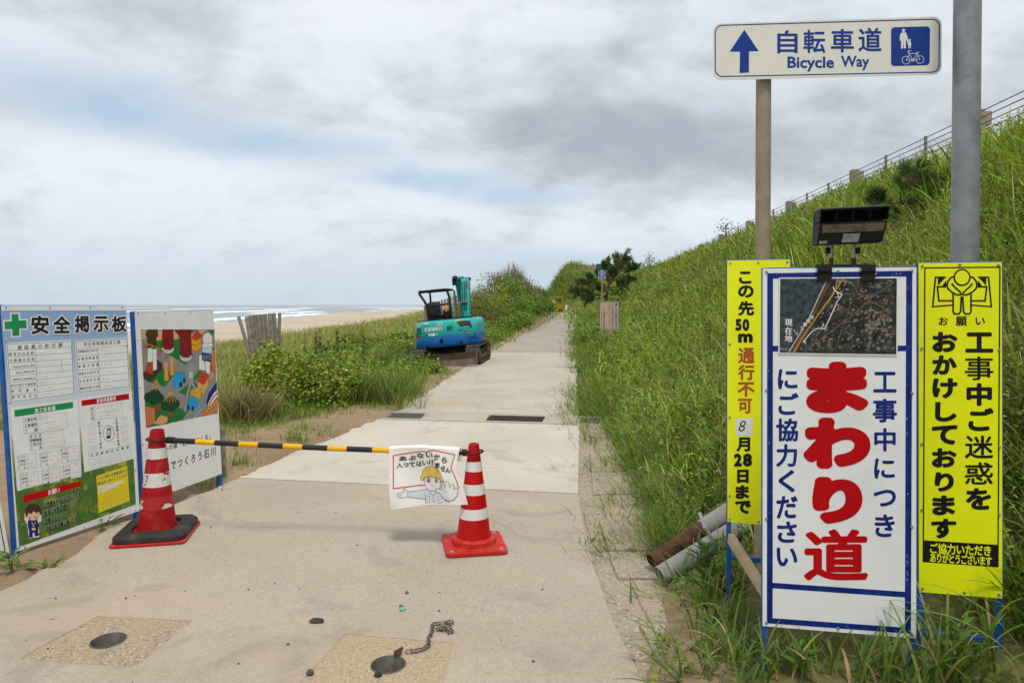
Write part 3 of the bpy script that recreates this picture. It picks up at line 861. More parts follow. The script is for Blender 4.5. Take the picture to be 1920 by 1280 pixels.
class Face:
    """a flat printed face: pixel positions measured on the photo are turned into places on the board"""
    def __init__(self, M, disp=None):
        self.M = M; self.inv = M.inverted(); self.mb = MB(); self.inks = []; self.boxes = []; self.disp = disp
        self.n = (M.to_3x3() @ Vector((0, 0, 1))).normalized(); self.o = M.translation
        self.tr = lambda x, y: (x, y)
    def uv(self, px, py):
        px, py = self.tr(px, py)
        d = Vector(((px - CX) / FOC, 1.0, -(py - HY) / FOC)); e = Vector((0, 0, EYE))
        k = (self.o - e).dot(self.n) / d.dot(self.n)
        q = self.inv @ (e + d * k)
        return Vector((q.x, q.y))
    def mi(self, k):
        m = INK[k] if isinstance(k, str) else k
        if m not in self.inks: self.inks.append(m)
        return self.inks.index(m)
    def z(self, pts, extra=0.0):
        """height just above whatever is already printed under these points"""
        x0, x1 = min(p[0] for p in pts), max(p[0] for p in pts)
        y0, y1 = min(p[1] for p in pts), max(p[1] for p in pts)
        z = 0.0006
        for a in self.boxes:
            if a[0] < x1 and a[1] > x0 and a[2] < y1 and a[3] > y0 and a[4] > z: z = a[4]
        z += 0.00005
        self.boxes.append((x0, x1, y0, y1, z + extra))
        return z
    def raw(self, pts, faces, k, z=None):
        z = self.z(pts) if z is None else z
        if self.disp:
            pts, faces = self.split(pts, faces)
            vs = [(p[0], p[1], z + self.disp(p[0], p[1])) for p in pts]
        else:
            vs = [(p[0], p[1], z) for p in pts]
        self.mb.add(vs, faces, self.mi(k))
    def split(self, pts, faces, lim=.016):
        vs = [Vector((p[0], p[1])) for p in pts]; todo = []; out = []
        for f_ in faces:
            todo += [(f_[0], f_[i], f_[i + 1]) for i in range(1, len(f_) - 1)]
        cache = {}
        while todo:
            a, b_, c = todo.pop()
            e = [((vs[a] - vs[b_]).length, a, b_, c), ((vs[b_] - vs[c]).length, b_, c, a), ((vs[c] - vs[a]).length, c, a, b_)]
            L, p, q, r_ = max(e)
            if L < lim: out.append((a, b_, c)); continue
            key = (min(p, q), max(p, q))
            if key not in cache: vs.append((vs[p] + vs[q]) / 2); cache[key] = len(vs) - 1
            m_ = cache[key]; todo += [(p, m_, r_), (m_, q, r_)]
        return vs, out
    def poly(self, pts, k, z=None):
        q = [self.uv(*p) for p in pts]
        tris = tessellate_polygon([[Vector((p.x, p.y, 0)) for p in q]])
        self.raw(q, [t_ for t_ in tris], k, z)
    def quad(self, x0, y0, x1, y1, k):
        self.poly([(x0, y0), (x1, y0), (x1, y1), (x0, y1)], k)
    def grid(self, pts, k, n=10):
        q = [self.uv(*p) for p in pts]
        vs = [q[0].lerp(q[1], i / n).lerp(q[3].lerp(q[2], i / n), j / n) for j in range(n + 1) for i in range(n + 1)]
        self.raw(vs, [(j * (n + 1) + i, j * (n + 1) + i + 1, (j + 1) * (n + 1) + i + 1, (j + 1) * (n + 1) + i) for j in range(n) for i in range(n)], k)
    def stroke(self, pts, wpx, k, closed=False, sub=1):
        if sub > 1:
            q2 = []
            for a, b_ in zip(pts[:-1], pts[1:]):
                q2 += [(a[0] + (b_[0] - a[0]) * i / sub, a[1] + (b_[1] - a[1]) * i / sub) for i in range(sub)]
            pts = q2 + [pts[-1]]
        q = [self.uv(*p) for p in pts]
        wd = (self.uv(pts[0][0] + wpx, pts[0][1]) - self.uv(*pts[0])).length / 2
        wd = (wd + (self.uv(pts[0][0], pts[0][1] + wpx) - self.uv(*pts[0])).length / 2) / 2
        N = len(q); vs = []
        for i in range(N):
            a = q[(i - 1) % N] if (closed or i > 0) else q[i]
            c = q[(i + 1) % N] if (closed or i < N - 1) else q[i]
            d1 = (q[i] - a); d2 = (c - q[i])
            if d1.length < 1e-9: d1 = d2
            if d2.length < 1e-9: d2 = d1
            d1 = d1.normalized(); d2 = d2.normalized()
            t_ = (d1 + d2)
            if t_.length < 1e-6: t_ = d1
            t_.normalize()
            nn = Vector((-t_.y, t_.x)); s = wd / max(0.5, abs(t_.dot(d1)))
            vs += [q[i] + nn * s, q[i] - nn * s]
        fs = [(2 * i, 2 * i + 1, 2 * ((i + 1) % N) + 1, 2 * ((i + 1) % N)) for i in range(N if closed else N - 1)]
        self.raw(vs, fs, k)
    def frame(self, pts, wpx, k):
        self.stroke(pts, wpx, k, closed=True)
    def disc(self, cx, cy, r, k, n=20, ry=None):
        ry = ry or r
        self.poly([(cx + r * math.cos(2 * math.pi * i / n), cy + ry * math.sin(2 * math.pi * i / n)) for i in range(n)], k)
    def circle(self, cx, cy, r, wpx, k, n=28, ry=None, a0=0, a1=360):
        ry = ry or r
        full = a1 - a0 >= 360
        pts = [(cx + r * math.cos(R(a0 + (a1 - a0) * i / n)), cy + ry * math.sin(R(a0 + (a1 - a0) * i / n))) for i in range(n if full else n + 1)]
        self.stroke(pts, wpx, k, closed=full)
    def place(self, gl, A, k, bold):
        """glyph copies by an affine map A (2x3 from glyph units to board units); bold = extra stroke half-width in glyph units"""
        vs, fs = gl
        offs = [(0, 0)]
        if bold:
            n = 8 if bold < .05 else 28
            offs += [(bold * math.cos(2 * math.pi * i / n), bold * math.sin(2 * math.pi * i / n)) for i in range(n)]
            if bold > 0.038:
                offs += [(bold * .5 * math.cos(2 * math.pi * (i + .5) / 6), bold * .5 * math.sin(2 * math.pi * (i + .5) / 6)) for i in range(6)]
            if bold > .06: offs += [(bold * .75 * math.cos(2 * math.pi * (i + .5) / 12), bold * .75 * math.sin(2 * math.pi * (i + .5) / 12)) for i in range(12)]
        mp = lambda x, y: (A[0][0] * x + A[0][1] * y + A[0][2], A[1][0] * x + A[1][1] * y + A[1][2])
        bx0, bx1 = min(p[0] for p in vs) - bold, max(p[0] for p in vs) + bold
        by0, by1 = min(p[1] for p in vs) - bold, max(p[1] for p in vs) + bold
        z0 = self.z([mp(bx0, by0), mp(bx1, by0), mp(bx1, by1), mp(bx0, by1)], 0.00003 * len(offs))
        for i, (ox, oy) in enumerate(offs):
            q = [(A[0][0] * (x + ox) + A[0][1] * (y + oy) + A[0][2], A[1][0] * (x + ox) + A[1][1] * (y + oy) + A[1][2]) for x, y in vs]
            self.raw(q, fs, k, z0 + 0.00003 * i)
    def fit(self, s, x0, y0, x1, y1, k, bold=0.0, slant=0.0):
        """text s whose ink fills the pixel box x0..x1, y0..y1 (as seen in the photo)"""
        vs, fs = [], []
        cur = 0.0
        vs, fs = glyph(s, 10 if bold > .06 else 4)
        if slant: vs = [(x + slant * y, y) for x, y in vs]
        ax0 = min(p[0] for p in vs) - bold; ax1 = max(p[0] for p in vs) + bold
        ay0 = min(p[1] for p in vs) - bold; ay1 = max(p[1] for p in vs) + bold
        tl, tr_, bl = self.uv(x0, y0), self.uv(x1, y0), self.uv(x0, y1)
        br = self.uv(x1, y1)
        ex = ((tr_ - tl) + (br - bl)) / 2 / (ax1 - ax0)
        ey = ((tl - bl) + (tr_ - br)) / 2 / (ay1 - ay0)
        c = (tl + tr_ + bl + br) / 4; mx, my = (ax0 + ax1) / 2, (ay0 + ay1) / 2
        A = [[ex.x, ey.x, c.x - ex.x * mx - ey.x * my], [ex.y, ey.y, c.y - ex.y * mx - ey.y * my]]
        self.place((vs, fs), A, k, bold)
    def fit_local(self, s, x0, y0, x1, y1, k, bold=0.0):
        """text s filling a box given in metres on the face"""
        vs, fs = glyph(s)
        ax0 = min(p[0] for p in vs) - bold; ax1 = max(p[0] for p in vs) + bold
        ay0 = min(p[1] for p in vs) - bold; ay1 = max(p[1] for p in vs) + bold
        sx, sy = (x1 - x0) / (ax1 - ax0), (y1 - y0) / (ay1 - ay0)
        self.place((vs, fs), [[sx, 0, x0 - sx * ax0], [0, sy, y0 - sy * ay0]], k, bold)
    def line(self, s, x0, y0, x1, y1, wpx, hpx, k, bold=0.0):
        """full-width characters with their centres spread evenly from (x0, y0) to (x1, y1), each wpx x hpx (em box)"""
        n = len(s)
        for i, ch in enumerate(s):
            if ch == ' ': continue
            u = i / max(1, n - 1)
            cx, cy = x0 + (x1 - x0) * u, y0 + (y1 - y0) * u
            sl_ = (y1 - y0) / (x1 - x0) if abs(x1 - x0) > abs(y1 - y0) else 0
            c = self.uv(cx, cy)
            ex = self.uv(cx + wpx / 2, cy + sl_ * wpx / 2) - self.uv(cx - wpx / 2, cy - sl_ * wpx / 2)
            ey = self.uv(cx, cy - hpx / 2) - self.uv(cx, cy + hpx / 2)
            mx, my = 0.5, 0.36
            A = [[ex.x, ey.x, c.x - ex.x * mx - ey.x * my], [ex.y, ey.y, c.y - ex.y * mx - ey.y * my]]
            self.place(glyph(ch), A, k, bold)
    def build(self, parent, name='printed_face'):
        mb = MB(); mb.v = [self.M @ p for p in self.mb.v]; mb.f = self.mb.f; mb.m = self.mb.m
        return mb.build(name, self.inks, parent)

def board_matrix(bl, br, lean=0.0):
    """frame of a board: x along its bottom edge, y up its face, z out of the face"""
    bl, br = Vector(bl), Vector(br)
    u = (br - bl).normalized()
    n = u.cross(Vector((0, 0, 1))).normalized()
    v = (u.cross(n) * -1).normalized()
    v = (v * math.cos(lean) - n * math.sin(lean)).normalized()
    n = u.cross(v).normalized()
    M = Matrix((u, v, n)).transposed().to_4x4()
    M.translation = bl
    return M
def zoom(x0, y0, s):
    return lambda x, y: (x0 + x / s, y0 + y / s)
def panel(thing_, M, w_, h_, mat, t_=0.004, rounded=0.0, name='panel', bevel=0.0):
    if rounded:
        pts = []
        for (cx_, cy_, a) in ((w_ - rounded, h_ - rounded, 0), (rounded, h_ - rounded, 90), (rounded, rounded, 180), (w_ - rounded, rounded, 270)):
            pts += [(cx_ + rounded * math.cos(R(a + k * 15)), cy_ + rounded * math.sin(R(a + k * 15))) for k in range(7)]
    else:
        pts = [(w_, h_), (0, h_), (0, 0), (w_, 0)]
    return MB().prism(pts, -t_, 0, M=M).build(name, mat, thing_, bevel=bevel)
def bolts(thing_, M, spots, r=0.0065, h_=0.004):
    for x, y in spots:
        c = M @ Vector((x, y, 0)); n = (M.to_3x3() @ Vector((0, 0, 1)))
        mb = MB(); mb.cyl(c, c + n * h_, r, r * .7, 10)
        mb.build('bolt', M_STEEL, thing_)
def leg(thing_, M, x, top, foot_z, sx=0.022, sy=0.022, zoff=-0.016, mat=None):
    """square frame tube behind the panel running down to the ground"""
    a = M @ Vector((x, top, zoff)); d = (M.to_3x3() @ Vector((0, -1, 0)))
    k = (a.z - foot_z) / -d.z
    mb = MB()
    L = k
    mb.box((x, top - L / 2, zoff), (sx, L, sy), M=M)
    return mb.build('leg', mat or M_BLUEFRAME, thing_, bevel=0.003)
def rail(thing_, M, x0, x1, y, s=0.022, zoff=-0.016, name='cross_rail'):
    return MB().box(((x0 + x1) / 2, y, zoff), (x1 - x0, s, 0.020), M=M).build(name, M_BLUEFRAME, thing_, bevel=0.003)

# ---------------------------------------------------------------- detour sign (front of the group)
M = board_matrix(P(1430, 1173, 2.70), P(1718, 1196, 2.601))
W_, H_ = (P(1718, 1196, 2.601) - P(1430, 1173, 2.70)).length, 1.412
t_det = thing('detour_sign', 'tall white detour sign with blue border and big red characters', 'sign', mat=M)
panel(t_det, M, W_, H_, M_WHITE)
mdet = M
leg(t_det, M, 0.009, H_ + 0.004, 0.13); leg(t_det, M, W_ - 0.009, H_ + 0.004, 0.13)
rail(t_det, M, 0.021, W_ - 0.021, H_ - 0.006); rail(t_det, M, 0.021, W_ - 0.021, 0.01)
bolts(t_det, M, [(0.014, H_ - .014), (W_ - .016, H_ - .014), (W_ * .5, H_ - .014), (0.014, H_ * .66), (0.014, H_ * .3), (W_ - .016, H_ * .66), (W_ - .016, H_ * .3), (0.014, .014), (W_ * .5, .014), (W_ - .016, .014)])
f = Face(M)
f.frame([(1444, 517.3), (1704.8, 512.8), (1702.2, 1181.3), (1443.2, 1162.6)], 10.6, 'blue')
f.poly([(1440, 648), (1706, 647.6), (1706, 658), (1440, 658.8)], 'blue')
f.poly([(1440, 1091), (1704, 1109), (1704, 1119.6), (1440, 1101.2)], 'blue')
f.poly([(1480, 659.6), (1480, 646), (1660, 646), (1660, 659)], M_WHITE)
for ch, a in zip('にご協力ください', [(1458.4, 691.7, 1495.4, 729.3), (1459.4, 736, 1497.4, 777.4), (1455, 784, 1496.4, 827), (1455, 832, 1494.7, 874.8), (1459.4, 880.3, 1490.6, 922.3), (1455.5, 929, 1495.5, 971.5), (1457, 976.5, 1494, 1016.8), (1456, 1025.7, 1495, 1061)]):
    f.fit(ch, *a, 'blue', 0.030)
for ch, a in zip('工事中につき', [(1637.4, 696.7, 1681, 735.4), (1636.4, 747, 1681.8, 791.5), (1639, 802, 1679.4, 845.5), (1639, 859, 1677.7, 896.6), (1637.6, 917.4, 1680, 949), (1640, 963.3, 1677.6, 1006)]):
    f.fit(ch, *a, 'blue', 0.026)
for ch, a, bo in zip('まわり道', [(1511.5, 677.6, 1628.4, 774), (1506, 782, 1632, 878), (1523, 893, 1617, 981), (1507, 991, 1628, 1088)], (0.078, 0.082, 0.085, 0.030)):
    f.fit(ch, *a, 'red', bo)
# scuffs on the border paint
rs = random.Random(5)
for k in range(34):
    sx, sy = rs.choice([(1444, rs.uniform(525, 1150)), (1703.5, rs.uniform(525, 1150)), (rs.uniform(1450, 1700), 515), (1703, rs.uniform(700, 820)), (1703, rs.uniform(1040, 1090))])
    a = rs.uniform(0, 6.3); L_ = rs.uniform(1.5, 7)
    f.stroke([(sx - 2, sy), (sx - 2 + L_ * math.cos(a) * .5, sy + L_ * math.sin(a))], rs.uniform(.35, .8), 'lgrey')
f.build(t_det)

# laminated aerial photograph fixed to the detour sign
mpM = M @ Matrix.Translation((0, 0, 0.004))
t_map = thing('aerial_photo', 'framed aerial photo of the coast with a white detour route drawn on it', 'photo print', mat=mpM)
f = Face(mpM)
c4 = [(1460.4, 520.4), (1683.8, 519.4), (1682.8, 666.5), (1459.4, 663)]
q4 = [f.uv(*c) for c in c4]
mb = MB(); mb.prism([(p.x, p.y) for p in q4[::-1]], -0.0025, 0, M=mpM); mb.build('sheet', M_WHITE, t_map)
f.tr = zoom(1320, 470, 2.977)
f.poly([(425, 156), (1076, 154), (1073, 578), (422, 568)], 'land')
f.poly([(425, 156), (690, 155), (640, 260), (590, 370), (530, 470), (470, 568.5), (422, 568)], 'seagrey')
f.poly([(690, 155), (722, 155), (665, 260), (610, 375), (548, 480), (500, 569), (470, 568.5), (530, 470), (590, 370), (640, 260)], 'coast')
f.stroke([(688, 157), (640, 258), (590, 368), (532, 468), (472, 566)], 5, 'lgrey')
rs = random.Random(8)
for k in range(380):
    while True:
        x, y = rs.uniform(520, 1068), rs.uniform(165, 570)
        if x > 745 - (y - 155) * 0.52 and (rs.random() < 0.35 or (x > 900 and y > 330) or (x < 720 and y > 420)): break
    w_ = rs.uniform(5, 20); h_ = rs.uniform(4, 14); a = rs.uniform(-.9, .3)
    ca, sa = math.cos(a), math.sin(a)
    if max(abs(w_), 10) + x > 1070 or y + 16 > 570: continue
    f.poly([(x + ca * dx_ - sa * dy_, y + sa * dx_ + ca * dy_) for dx_, dy_ in ((-w_ / 2, -h_ / 2), (w_ / 2, -h_ / 2), (w_ / 2, h_ / 2), (-w_ / 2, h_ / 2))], rs.choice(['hgrey', 'htan', 'hblue', 'htan', 'hgrey', 'dgrey']))
for pts, w_ in (([(800, 165), (840, 200), (860, 240), (935, 285), (1040, 335)], 4), ([(1065, 170), (930, 265), (850, 345), (700, 455), (560, 560)], 4), ([(1050, 340), (950, 400), (925, 470), (915, 570)], 4), ([(780, 240), (1068, 255)], 2.5), ([(720, 400), (790, 440), (830, 500)], 2), ([(960, 430), (1068, 450)], 3), ([(830, 260), (780, 400), (730, 560)], 2)):
    f.stroke(pts, w_, 'htan')
for pts, w_ in (([(775, 157), (700, 270), (620, 380), (545, 490), (500, 568)], 10), ([(745, 157), (725, 240), (690, 290)], 6), ([(790, 160), (765, 175), (735, 215)], 5)):
    f.stroke(pts, w_, 'routeo')
f.stroke([(720, 200), (728, 222), (770, 245), (742, 285), (700, 380), (672, 436), (636, 432), (600, 452), (553, 508), (567, 512)], 5, 'white')
f.stroke([(742, 232), (752, 258), (735, 262)], 4, 'white'); f.stroke([(655, 425), (668, 416), (664, 404)], 4, 'white')
f.stroke([(500, 440), (520, 470), (522, 455)], 3, 'white')
for ch, y in zip('現在地', (400, 447, 490)):
    f.line(ch, 472, y, 473, y, 44, 42, 'white', 0.02)
f.line('工事箇所', 545, 432, 600, 372, 24, 24, 'white', 0.02)
f.line('Google', 430, 545, 482, 546, 15, 16, 'lgrey')
f.build(t_map)

# ---------------------------------------------------------------- yellow sign on the left of the group, partly behind
M = board_matrix(P(1363.8, 977.5, 3.20), P(1482, 987.8, 3.12))
W_ = (P(1482, 987.8, 3.12) - P(1363.8, 977.5, 3.20)).length; H_ = 1.222
t_yl = thing('closure_sign', 'narrow yellow no entry notice half hidden behind the white detour sign', 'sign', mat=M)
panel(t_yl, M, W_, H_, M_FLUO)
leg(t_yl, M, 0.006, H_ + .003, 0.22); leg(t_yl, M, W_ - .006, H_ + .003, 0.22)
rail(t_yl, M, 0.018, W_ - 0.018, -0.17); rail(t_yl, M, 0.018, W_ - 0.018, H_ - .006)
bolts(t_yl, M, [(.015, H_ - .012), (W_ * .5, H_ - .012), (W_ - .012, H_ - .012), (.011, H_ * .68), (.011, H_ * .4), (.011, H_ * .1), (.011, .012), (W_ * .5, .012)], 0.0055)
f = Face(M)
for ch, a in zip('この先', [(1385.5, 508.6, 1409, 532), (1383.8, 534.8, 1413.4, 558), (1383.8, 564, 1414, 591.6)]): f.fit(ch, *a, 'black', 0.046)
f.fit('5', 1378.8, 597.6, 1390.5, 620, 'black', 0.06); f.fit('0', 1392, 597.6, 1405, 620, 'black', 0.06); f.fit('m', 1383.8, 625, 1411.4, 642, 'black', 0.055)
for ch, a in zip('通行不可', [(1383.8, 651.4, 1415, 681), (1383.8, 683.3, 1415, 712.5), (1382.8, 716, 1415, 743.8), (1383.8, 747, 1410, 774.7)]): f.fit(ch, *a, 'brown', 0.034)
f.poly([(1378.8, 784), (1411.5, 783), (1411, 818), (1379.5, 815.5)], 'white')
f.fit('8', 1384.8, 788.4, 1398.5, 808.6, 'black', 0.0, 0.25)
f.fit('月', 1380.5, 819.3, 1406.7, 846, 'black', 0.046)
f.fit('2', 1376, 849.6, 1391, 874, 'black', 0.065); f.fit('8', 1393, 849.6, 1410, 874, 'black', 0.065)
for ch, a in zip('日まで', [(1382, 879.7, 1403.7, 905), (1379, 909, 1404.6, 934.8), (1378.4, 937.8, 1408, 962.4)]): f.fit(ch, *a, 'black', 0.055)
f.build(t_yl)

# ---------------------------------------------------------------- yellow apology sign on the right of the group
M = board_matrix(P(1723.2, 1109, 2.703), P(1879.3, 1121.5, 2.641))
W_ = (P(1879.3, 1121.5, 2.641) - P(1723.2, 1109, 2.703)).length; H_ = 1.30
t_yr = thing('apology_sign', 'wide yellow sign with a bowing worker drawing in front of the grey pole', 'sign', mat=M)
panel(t_yr, M, W_, H_, M_FLUO)
leg(t_yr, M, 0.008, H_ + .003, 0.14, .026); leg(t_yr, M, W_ - .006, H_ + .003, 0.20, .026)
rail(t_yr, M, 0.021, W_ - 0.019, -0.17); rail(t_yr, M, 0.021, W_ - 0.019, H_ - .006)
bolts(t_yr, M, [(.013, H_ - .012), (W_ * .5, H_ - .008), (W_ - .012, H_ - .012), (.010, H_ * .74), (.010, H_ * .45), (.010, H_ * .25), (W_ - .010, H_ * .74), (W_ - .010, H_ * .45), (W_ - .01, H_ * .25), (.012, .014), (W_ * .55, .012), (W_ - .012, .014)], 0.006)
f = Face(M)
f.frame([(1734, 502.2), (1874.8, 500.8), (1871, 1061.6), (1731, 1051.6)], 2.4, 'black')
f.poly([(1730.2, 1012), (1872, 1020.8), (1871.8, 1062.6), (1730, 1052.8)], 'black')
f.tr = zoom(1320, 470, 2.977)
B = 'black'
for s in (-1, 1):     # barrier boards either side
    X = lambda x: 1440 + s * (x - 1440)
    f.stroke([(X(1350), 148), (X(1292), 148), (X(1276), 316)], 9, B)
    f.stroke([(X(1302), 200), (X(1312), 285)], 9, B)
    f.stroke([(X(1298), 201), (X(1352), 201)], 9, B)
    f.stroke([(X(1316), 279), (X(1388), 279)], 9, B); f.stroke([(X(1276), 312), (X(1388), 303)], 8, B)
    f.poly([(X(1305), 152), (X(1345), 152), (X(1305), 195)], B); f.poly([(X(1352), 165), (X(1352), 200), (X(1325), 200)], B)
    f.stroke([(X(1402), 142), (X(1378), 150), (X(1362), 168), (X(1356), 192), (X(1362), 212), (X(1385), 232), (X(1412), 246), (X(1440), 244)], 9, B)
    f.stroke([(X(1382), 183), (X(1398), 202), (X(1422), 222), (X(1436), 238)], 9, B)
    f.stroke([(X(1390), 240), (X(1390), 340), (X(1398), 352), (X(1422), 352), (X(1432), 340), (X(1436), 255)], 9, B)
f.disc(1440, 149, 48, B, 28); f.disc(1440, 149, 39, M_FLUO, 28)
f.tr = lambda x, y: (x, y)
for ch, a in zip('お願い', [(1760, 594, 1777.5, 609.4), (1792, 593, 1813, 611), (1829, 595, 1846.7, 608.7)]): f.fit(ch, *a, B, 0.022)
for ch, a in zip('おかけしております', [(1748, 621.8, 1795, 659.8), (1748, 665.5, 1794, 701.8), (1748, 708.5, 1795, 746), (1753, 753, 1793.6, 789.8), (1747, 796.5, 1795, 832.8), (1747, 839.5, 1793.6, 875.8), (1752.4, 884.6, 1788.5, 920.7), (1748, 928, 1790.8, 965), (1745.8, 971.5, 1793, 1008.6)]): f.fit(ch, *a, B, 0.05)
for ch, a, bo in zip('工事中ご迷惑を', [(1809.8, 622.8, 1862.5, 660.8), (1808.7, 668, 1862.5, 712.5), (1812, 718, 1860, 760.6), (1815.5, 764, 1863.5, 807.6), (1808.7, 816, 1862.5, 859), (1808.8, 866, 1862, 907.6), (1810.5, 914, 1858.7, 955)], (.045, .012, .045, .045, .018, .016, .045)): f.fit(ch, *a, B, bo)
f.line('ご協力いただき', 1750, 1027.6, 1851, 1032.2, 17.5, 20.5, 'yellow', 0.03)
f.line('ありがとうございます', 1749, 1045.0, 1853.5, 1051.4, 13.0, 19.0, 'yellow', 0.03)
f.build(t_yr)

# ---------------------------------------------------------------- floodlight clamped to the detour sign
def on(px, py, dz_=0.0):
    """point of the detour sign's plane seen at px, py, moved dz_ out of the face"""
    g_ = Face(mdet); q = g_.uv(px, py); return mdet @ Vector((q.x, q.y, dz_))
Mn = mdet.to_3x3()
nx_, up_, nz_ = Mn @ Vector((1, 0, 0)), Mn @ Vector((0, 1, 0)), Mn @ Vector((0, 0, 1))
tl_ = on(1528, 389); br_ = on(1654, 457)
t_lamp = thing('floodlight', 'black box floodlight clamped over the top of the white detour sign', 'work light', loc=on(1588, 500))
# wedge housing tipped a little, open visor on top, lens below it
Lm = Mn.to_4x4(); Lm.translation = on(1592, 424)
Lm = Lm @ Matrix.Rotation(R(1.6), 4, 'Z') @ Matrix.Diagonal((1, .90, .9, 1))
hw = 0.121
mb = MB()   # body: a slab leaning forward, wider at the top
mb.add([(-hw - .005, -.075, 0.03), (hw - .012, -.075, 0.03), (hw + .003, .012, 0.055), (-hw + .003, .012, 0.055),
        (-hw - .005, -.075, -0.05), (hw - .012, -.075, -0.05), (hw + .003, .068, -0.05), (-hw + .003, .068, -0.05), (hw + .003, .066, -0.035), (-hw + .003, .066, -0.035), (hw + .003, .02, -0.02), (-hw + .003, .02, -0.02)],
       [(0, 1, 2, 3), (0, 4, 5, 1), (4, 7, 6, 5), (7, 9, 8, 6), (9, 11, 10, 8), (11, 3, 2, 10), (0, 3, 11, 9, 7, 4), (1, 5, 6, 8, 10, 2)], M=Lm)
mb.build('housing', M_BLACK, t_lamp, bevel=0.003)
mb = MB()
mb.box((0.004, .071, 0.012), (2 * hw + .006, .007, .13), M=Lm)
mb.build('visor', simple('grey painted visor', (0.085, 0.08, 0.078), 0.5), t_lamp, bevel=0.002)
for x in (-hw + .004, -hw / 2 + .002, 0, hw / 2, hw + .002):
    mb = MB()
    mb.add([(x - .002, .068, -.034), (x - .002, .068, .072), (x - .002, .016, .052), (x - .002, .022, -.018), (x + .002, .068, -.034), (x + .002, .068, .072), (x + .002, .016, .052), (x + .002, .022, -.018)],
           [(0, 1, 2, 3), (7, 6, 5, 4), (0, 4, 5, 1), (1, 5, 6, 2), (2, 6, 7, 3), (3, 7, 4, 0)], M=Lm)
    mb.build('visor_rib', M_BLACK, t_lamp)

mb = MB()
sl_ = (.055 - .03) / .087
zf = lambda y: .03 + (y + .075) * sl_
mb.add([(-hw + .010, -.030, zf(-.030) + .003), (hw - .012, -.030, zf(-.030) + .003), (hw - .006, .004, zf(.004) + .003), (-hw + .012, .004, zf(.004) + .003)], [(0, 1, 2, 3)], M=Lm)
mb.build('lens', M_LENS, t_lamp)
mb = MB()
mb.add([(-.037, -.072, zf(-.072) + .002), (.022, -.072, zf(-.072) + .002), (.028, -.036, zf(-.036) + .002), (-.032, -.036, zf(-.036) + .002)], [(0, 1, 2, 3)], M=Lm)
M_PLATE = simple('rating plate', (0.26, 0.26, 0.245), 0.5, var=0.3, scale=60)
mb.build('rating_plate', M_PLATE, t_lamp); mb = MB()
mb.add([(-.118, -.073, zf(-.073) + .002), (-.088, -.073, zf(-.073) + .002), (-.088, -.062, zf(-.062) + .002), (-.118, -.062, zf(-.062) + .002)], [(0, 1, 2, 3)], M=Lm)
mb.build('rating_plate', M_PLATE, t_lamp)
for x0_ in (1561.5, 1603.5):
    mb = MB(); mb.cyl(on(x0_, 455, -.02), on(x0_, 486, -.02), .0075, n=10); mb.build('arm', M_STEEL, t_lamp)
    mb = MB(); mb.cyl(on(x0_, 483, -.02), on(x0_, 500, -.02), .0085, n=10); mb.build('arm', M_RUST, t_lamp)
    s = -1 if x0_ < 1580 else 1
    mb = MB(); mb.cyl(on(x0_ + s * 4, 469, -.02), on(x0_ + s * 11, 469, -.02), .0125, n=12); mb.build('knob', M_BLACK, t_lamp)
mb = MB(); a, b_ = on(1531, 498.5, -.02), on(1640, 498, -.02); mb.cyl(a, b_, .006, n=8); mb.build('cross_bar', M_BLACK, t_lamp)
for xa, xb in ((1531, 1558), (1612.5, 1639.5)):
    mb = MB()
    prof = [(500, -.028), (497, -.028), (496, .016), (508, .018), (514, .011), (528, .011), (528, .007), (513, .0075), (507, .013), (500, .012)]
    A_ = [on(xa, y, z) for y, z in prof]; B_ = [on(xb, y, z) for y, z in prof]
    n = len(prof)
    mb.add(A_ + B_, [tuple(range(n)), tuple(range(2 * n - 1, n - 1, -1))] + [(k, n + k, n + (k + 1) % n, (k + 1) % n) for k in range(n)])
    mb.build('clamp', M_BLACK, t_lamp, bevel=0.002)
    mb = MB(); c = on((xa + xb) / 2 - 2, 496, 0); mb.cyl(c, c + Vector((0, 0, .008)), .008, n=8); mb.build('clamp_bolt', M_RUST, t_lamp)

# ---------------------------------------------------------------- bicycle way sign on its post
M = board_matrix(P(1337, 151, 3.53), P(1765.3, 140, 3.44))
W_ = (P(1765.3, 140, 3.44) - P(1337, 151, 3.53)).length; H_ = 0.2925
xp = (1430.5 - CX) / FOC * 3.57
t_bw = thing('bicycle_way_sign', 'white and blue direction sign with an arrow on a tall tan post', 'sign', loc=(xp, 3.57, 0.2))
panel(t_bw, M, W_, H_, M_CREAM, 0.003, 0.042)
mb = MB(); mb.box((W_ / 2, H_ * .28, -.010), (W_ - .12, .025, .012), M=M); mb.box((W_ / 2, H_ * .72, -.010), (W_ - .12, .025, .012), M=M); mb.build('stiffener', M_GALV, t_bw)
mb = MB(); mb.cyl((xp - .008, 3.57, 0.1), (xp + .004, 3.57, 2.98), .0381, n=24); mb.build('post', M_POLE, t_bw, smooth=True)
for y in (.08, .21):
    mb = MB(); c = M @ Vector((0, y, 0)); mb.tube([(xp + .043 * math.cos(R(a)), 3.57 + .043 * math.sin(R(a)), c.z) for a in range(0, 360, 20)], .004, 6, closed=True)
    mb.build('clamp_band', M_GALV, t_bw, smooth=True)
f = Face(M)
z7 = zoom(1320, 0, 2.4615)
f.tr = z7
rr_ = 34
pts = []
for cx_, cy_, a in ((1052, 124, -90), (1050, 300, 0), (86, 320, 90), (86, 152, 180)):
    pts += [(cx_ + rr_ * math.cos(R(a + k * 15)), cy_ + rr_ * math.sin(R(a + k * 15))) for k in range(7)]
f.frame(pts, 5, 'signblue')
f.poly([(186, 138), (252, 237), (208, 238), (207, 336), (164, 338), (166, 240), (119, 239)], 'signblue')
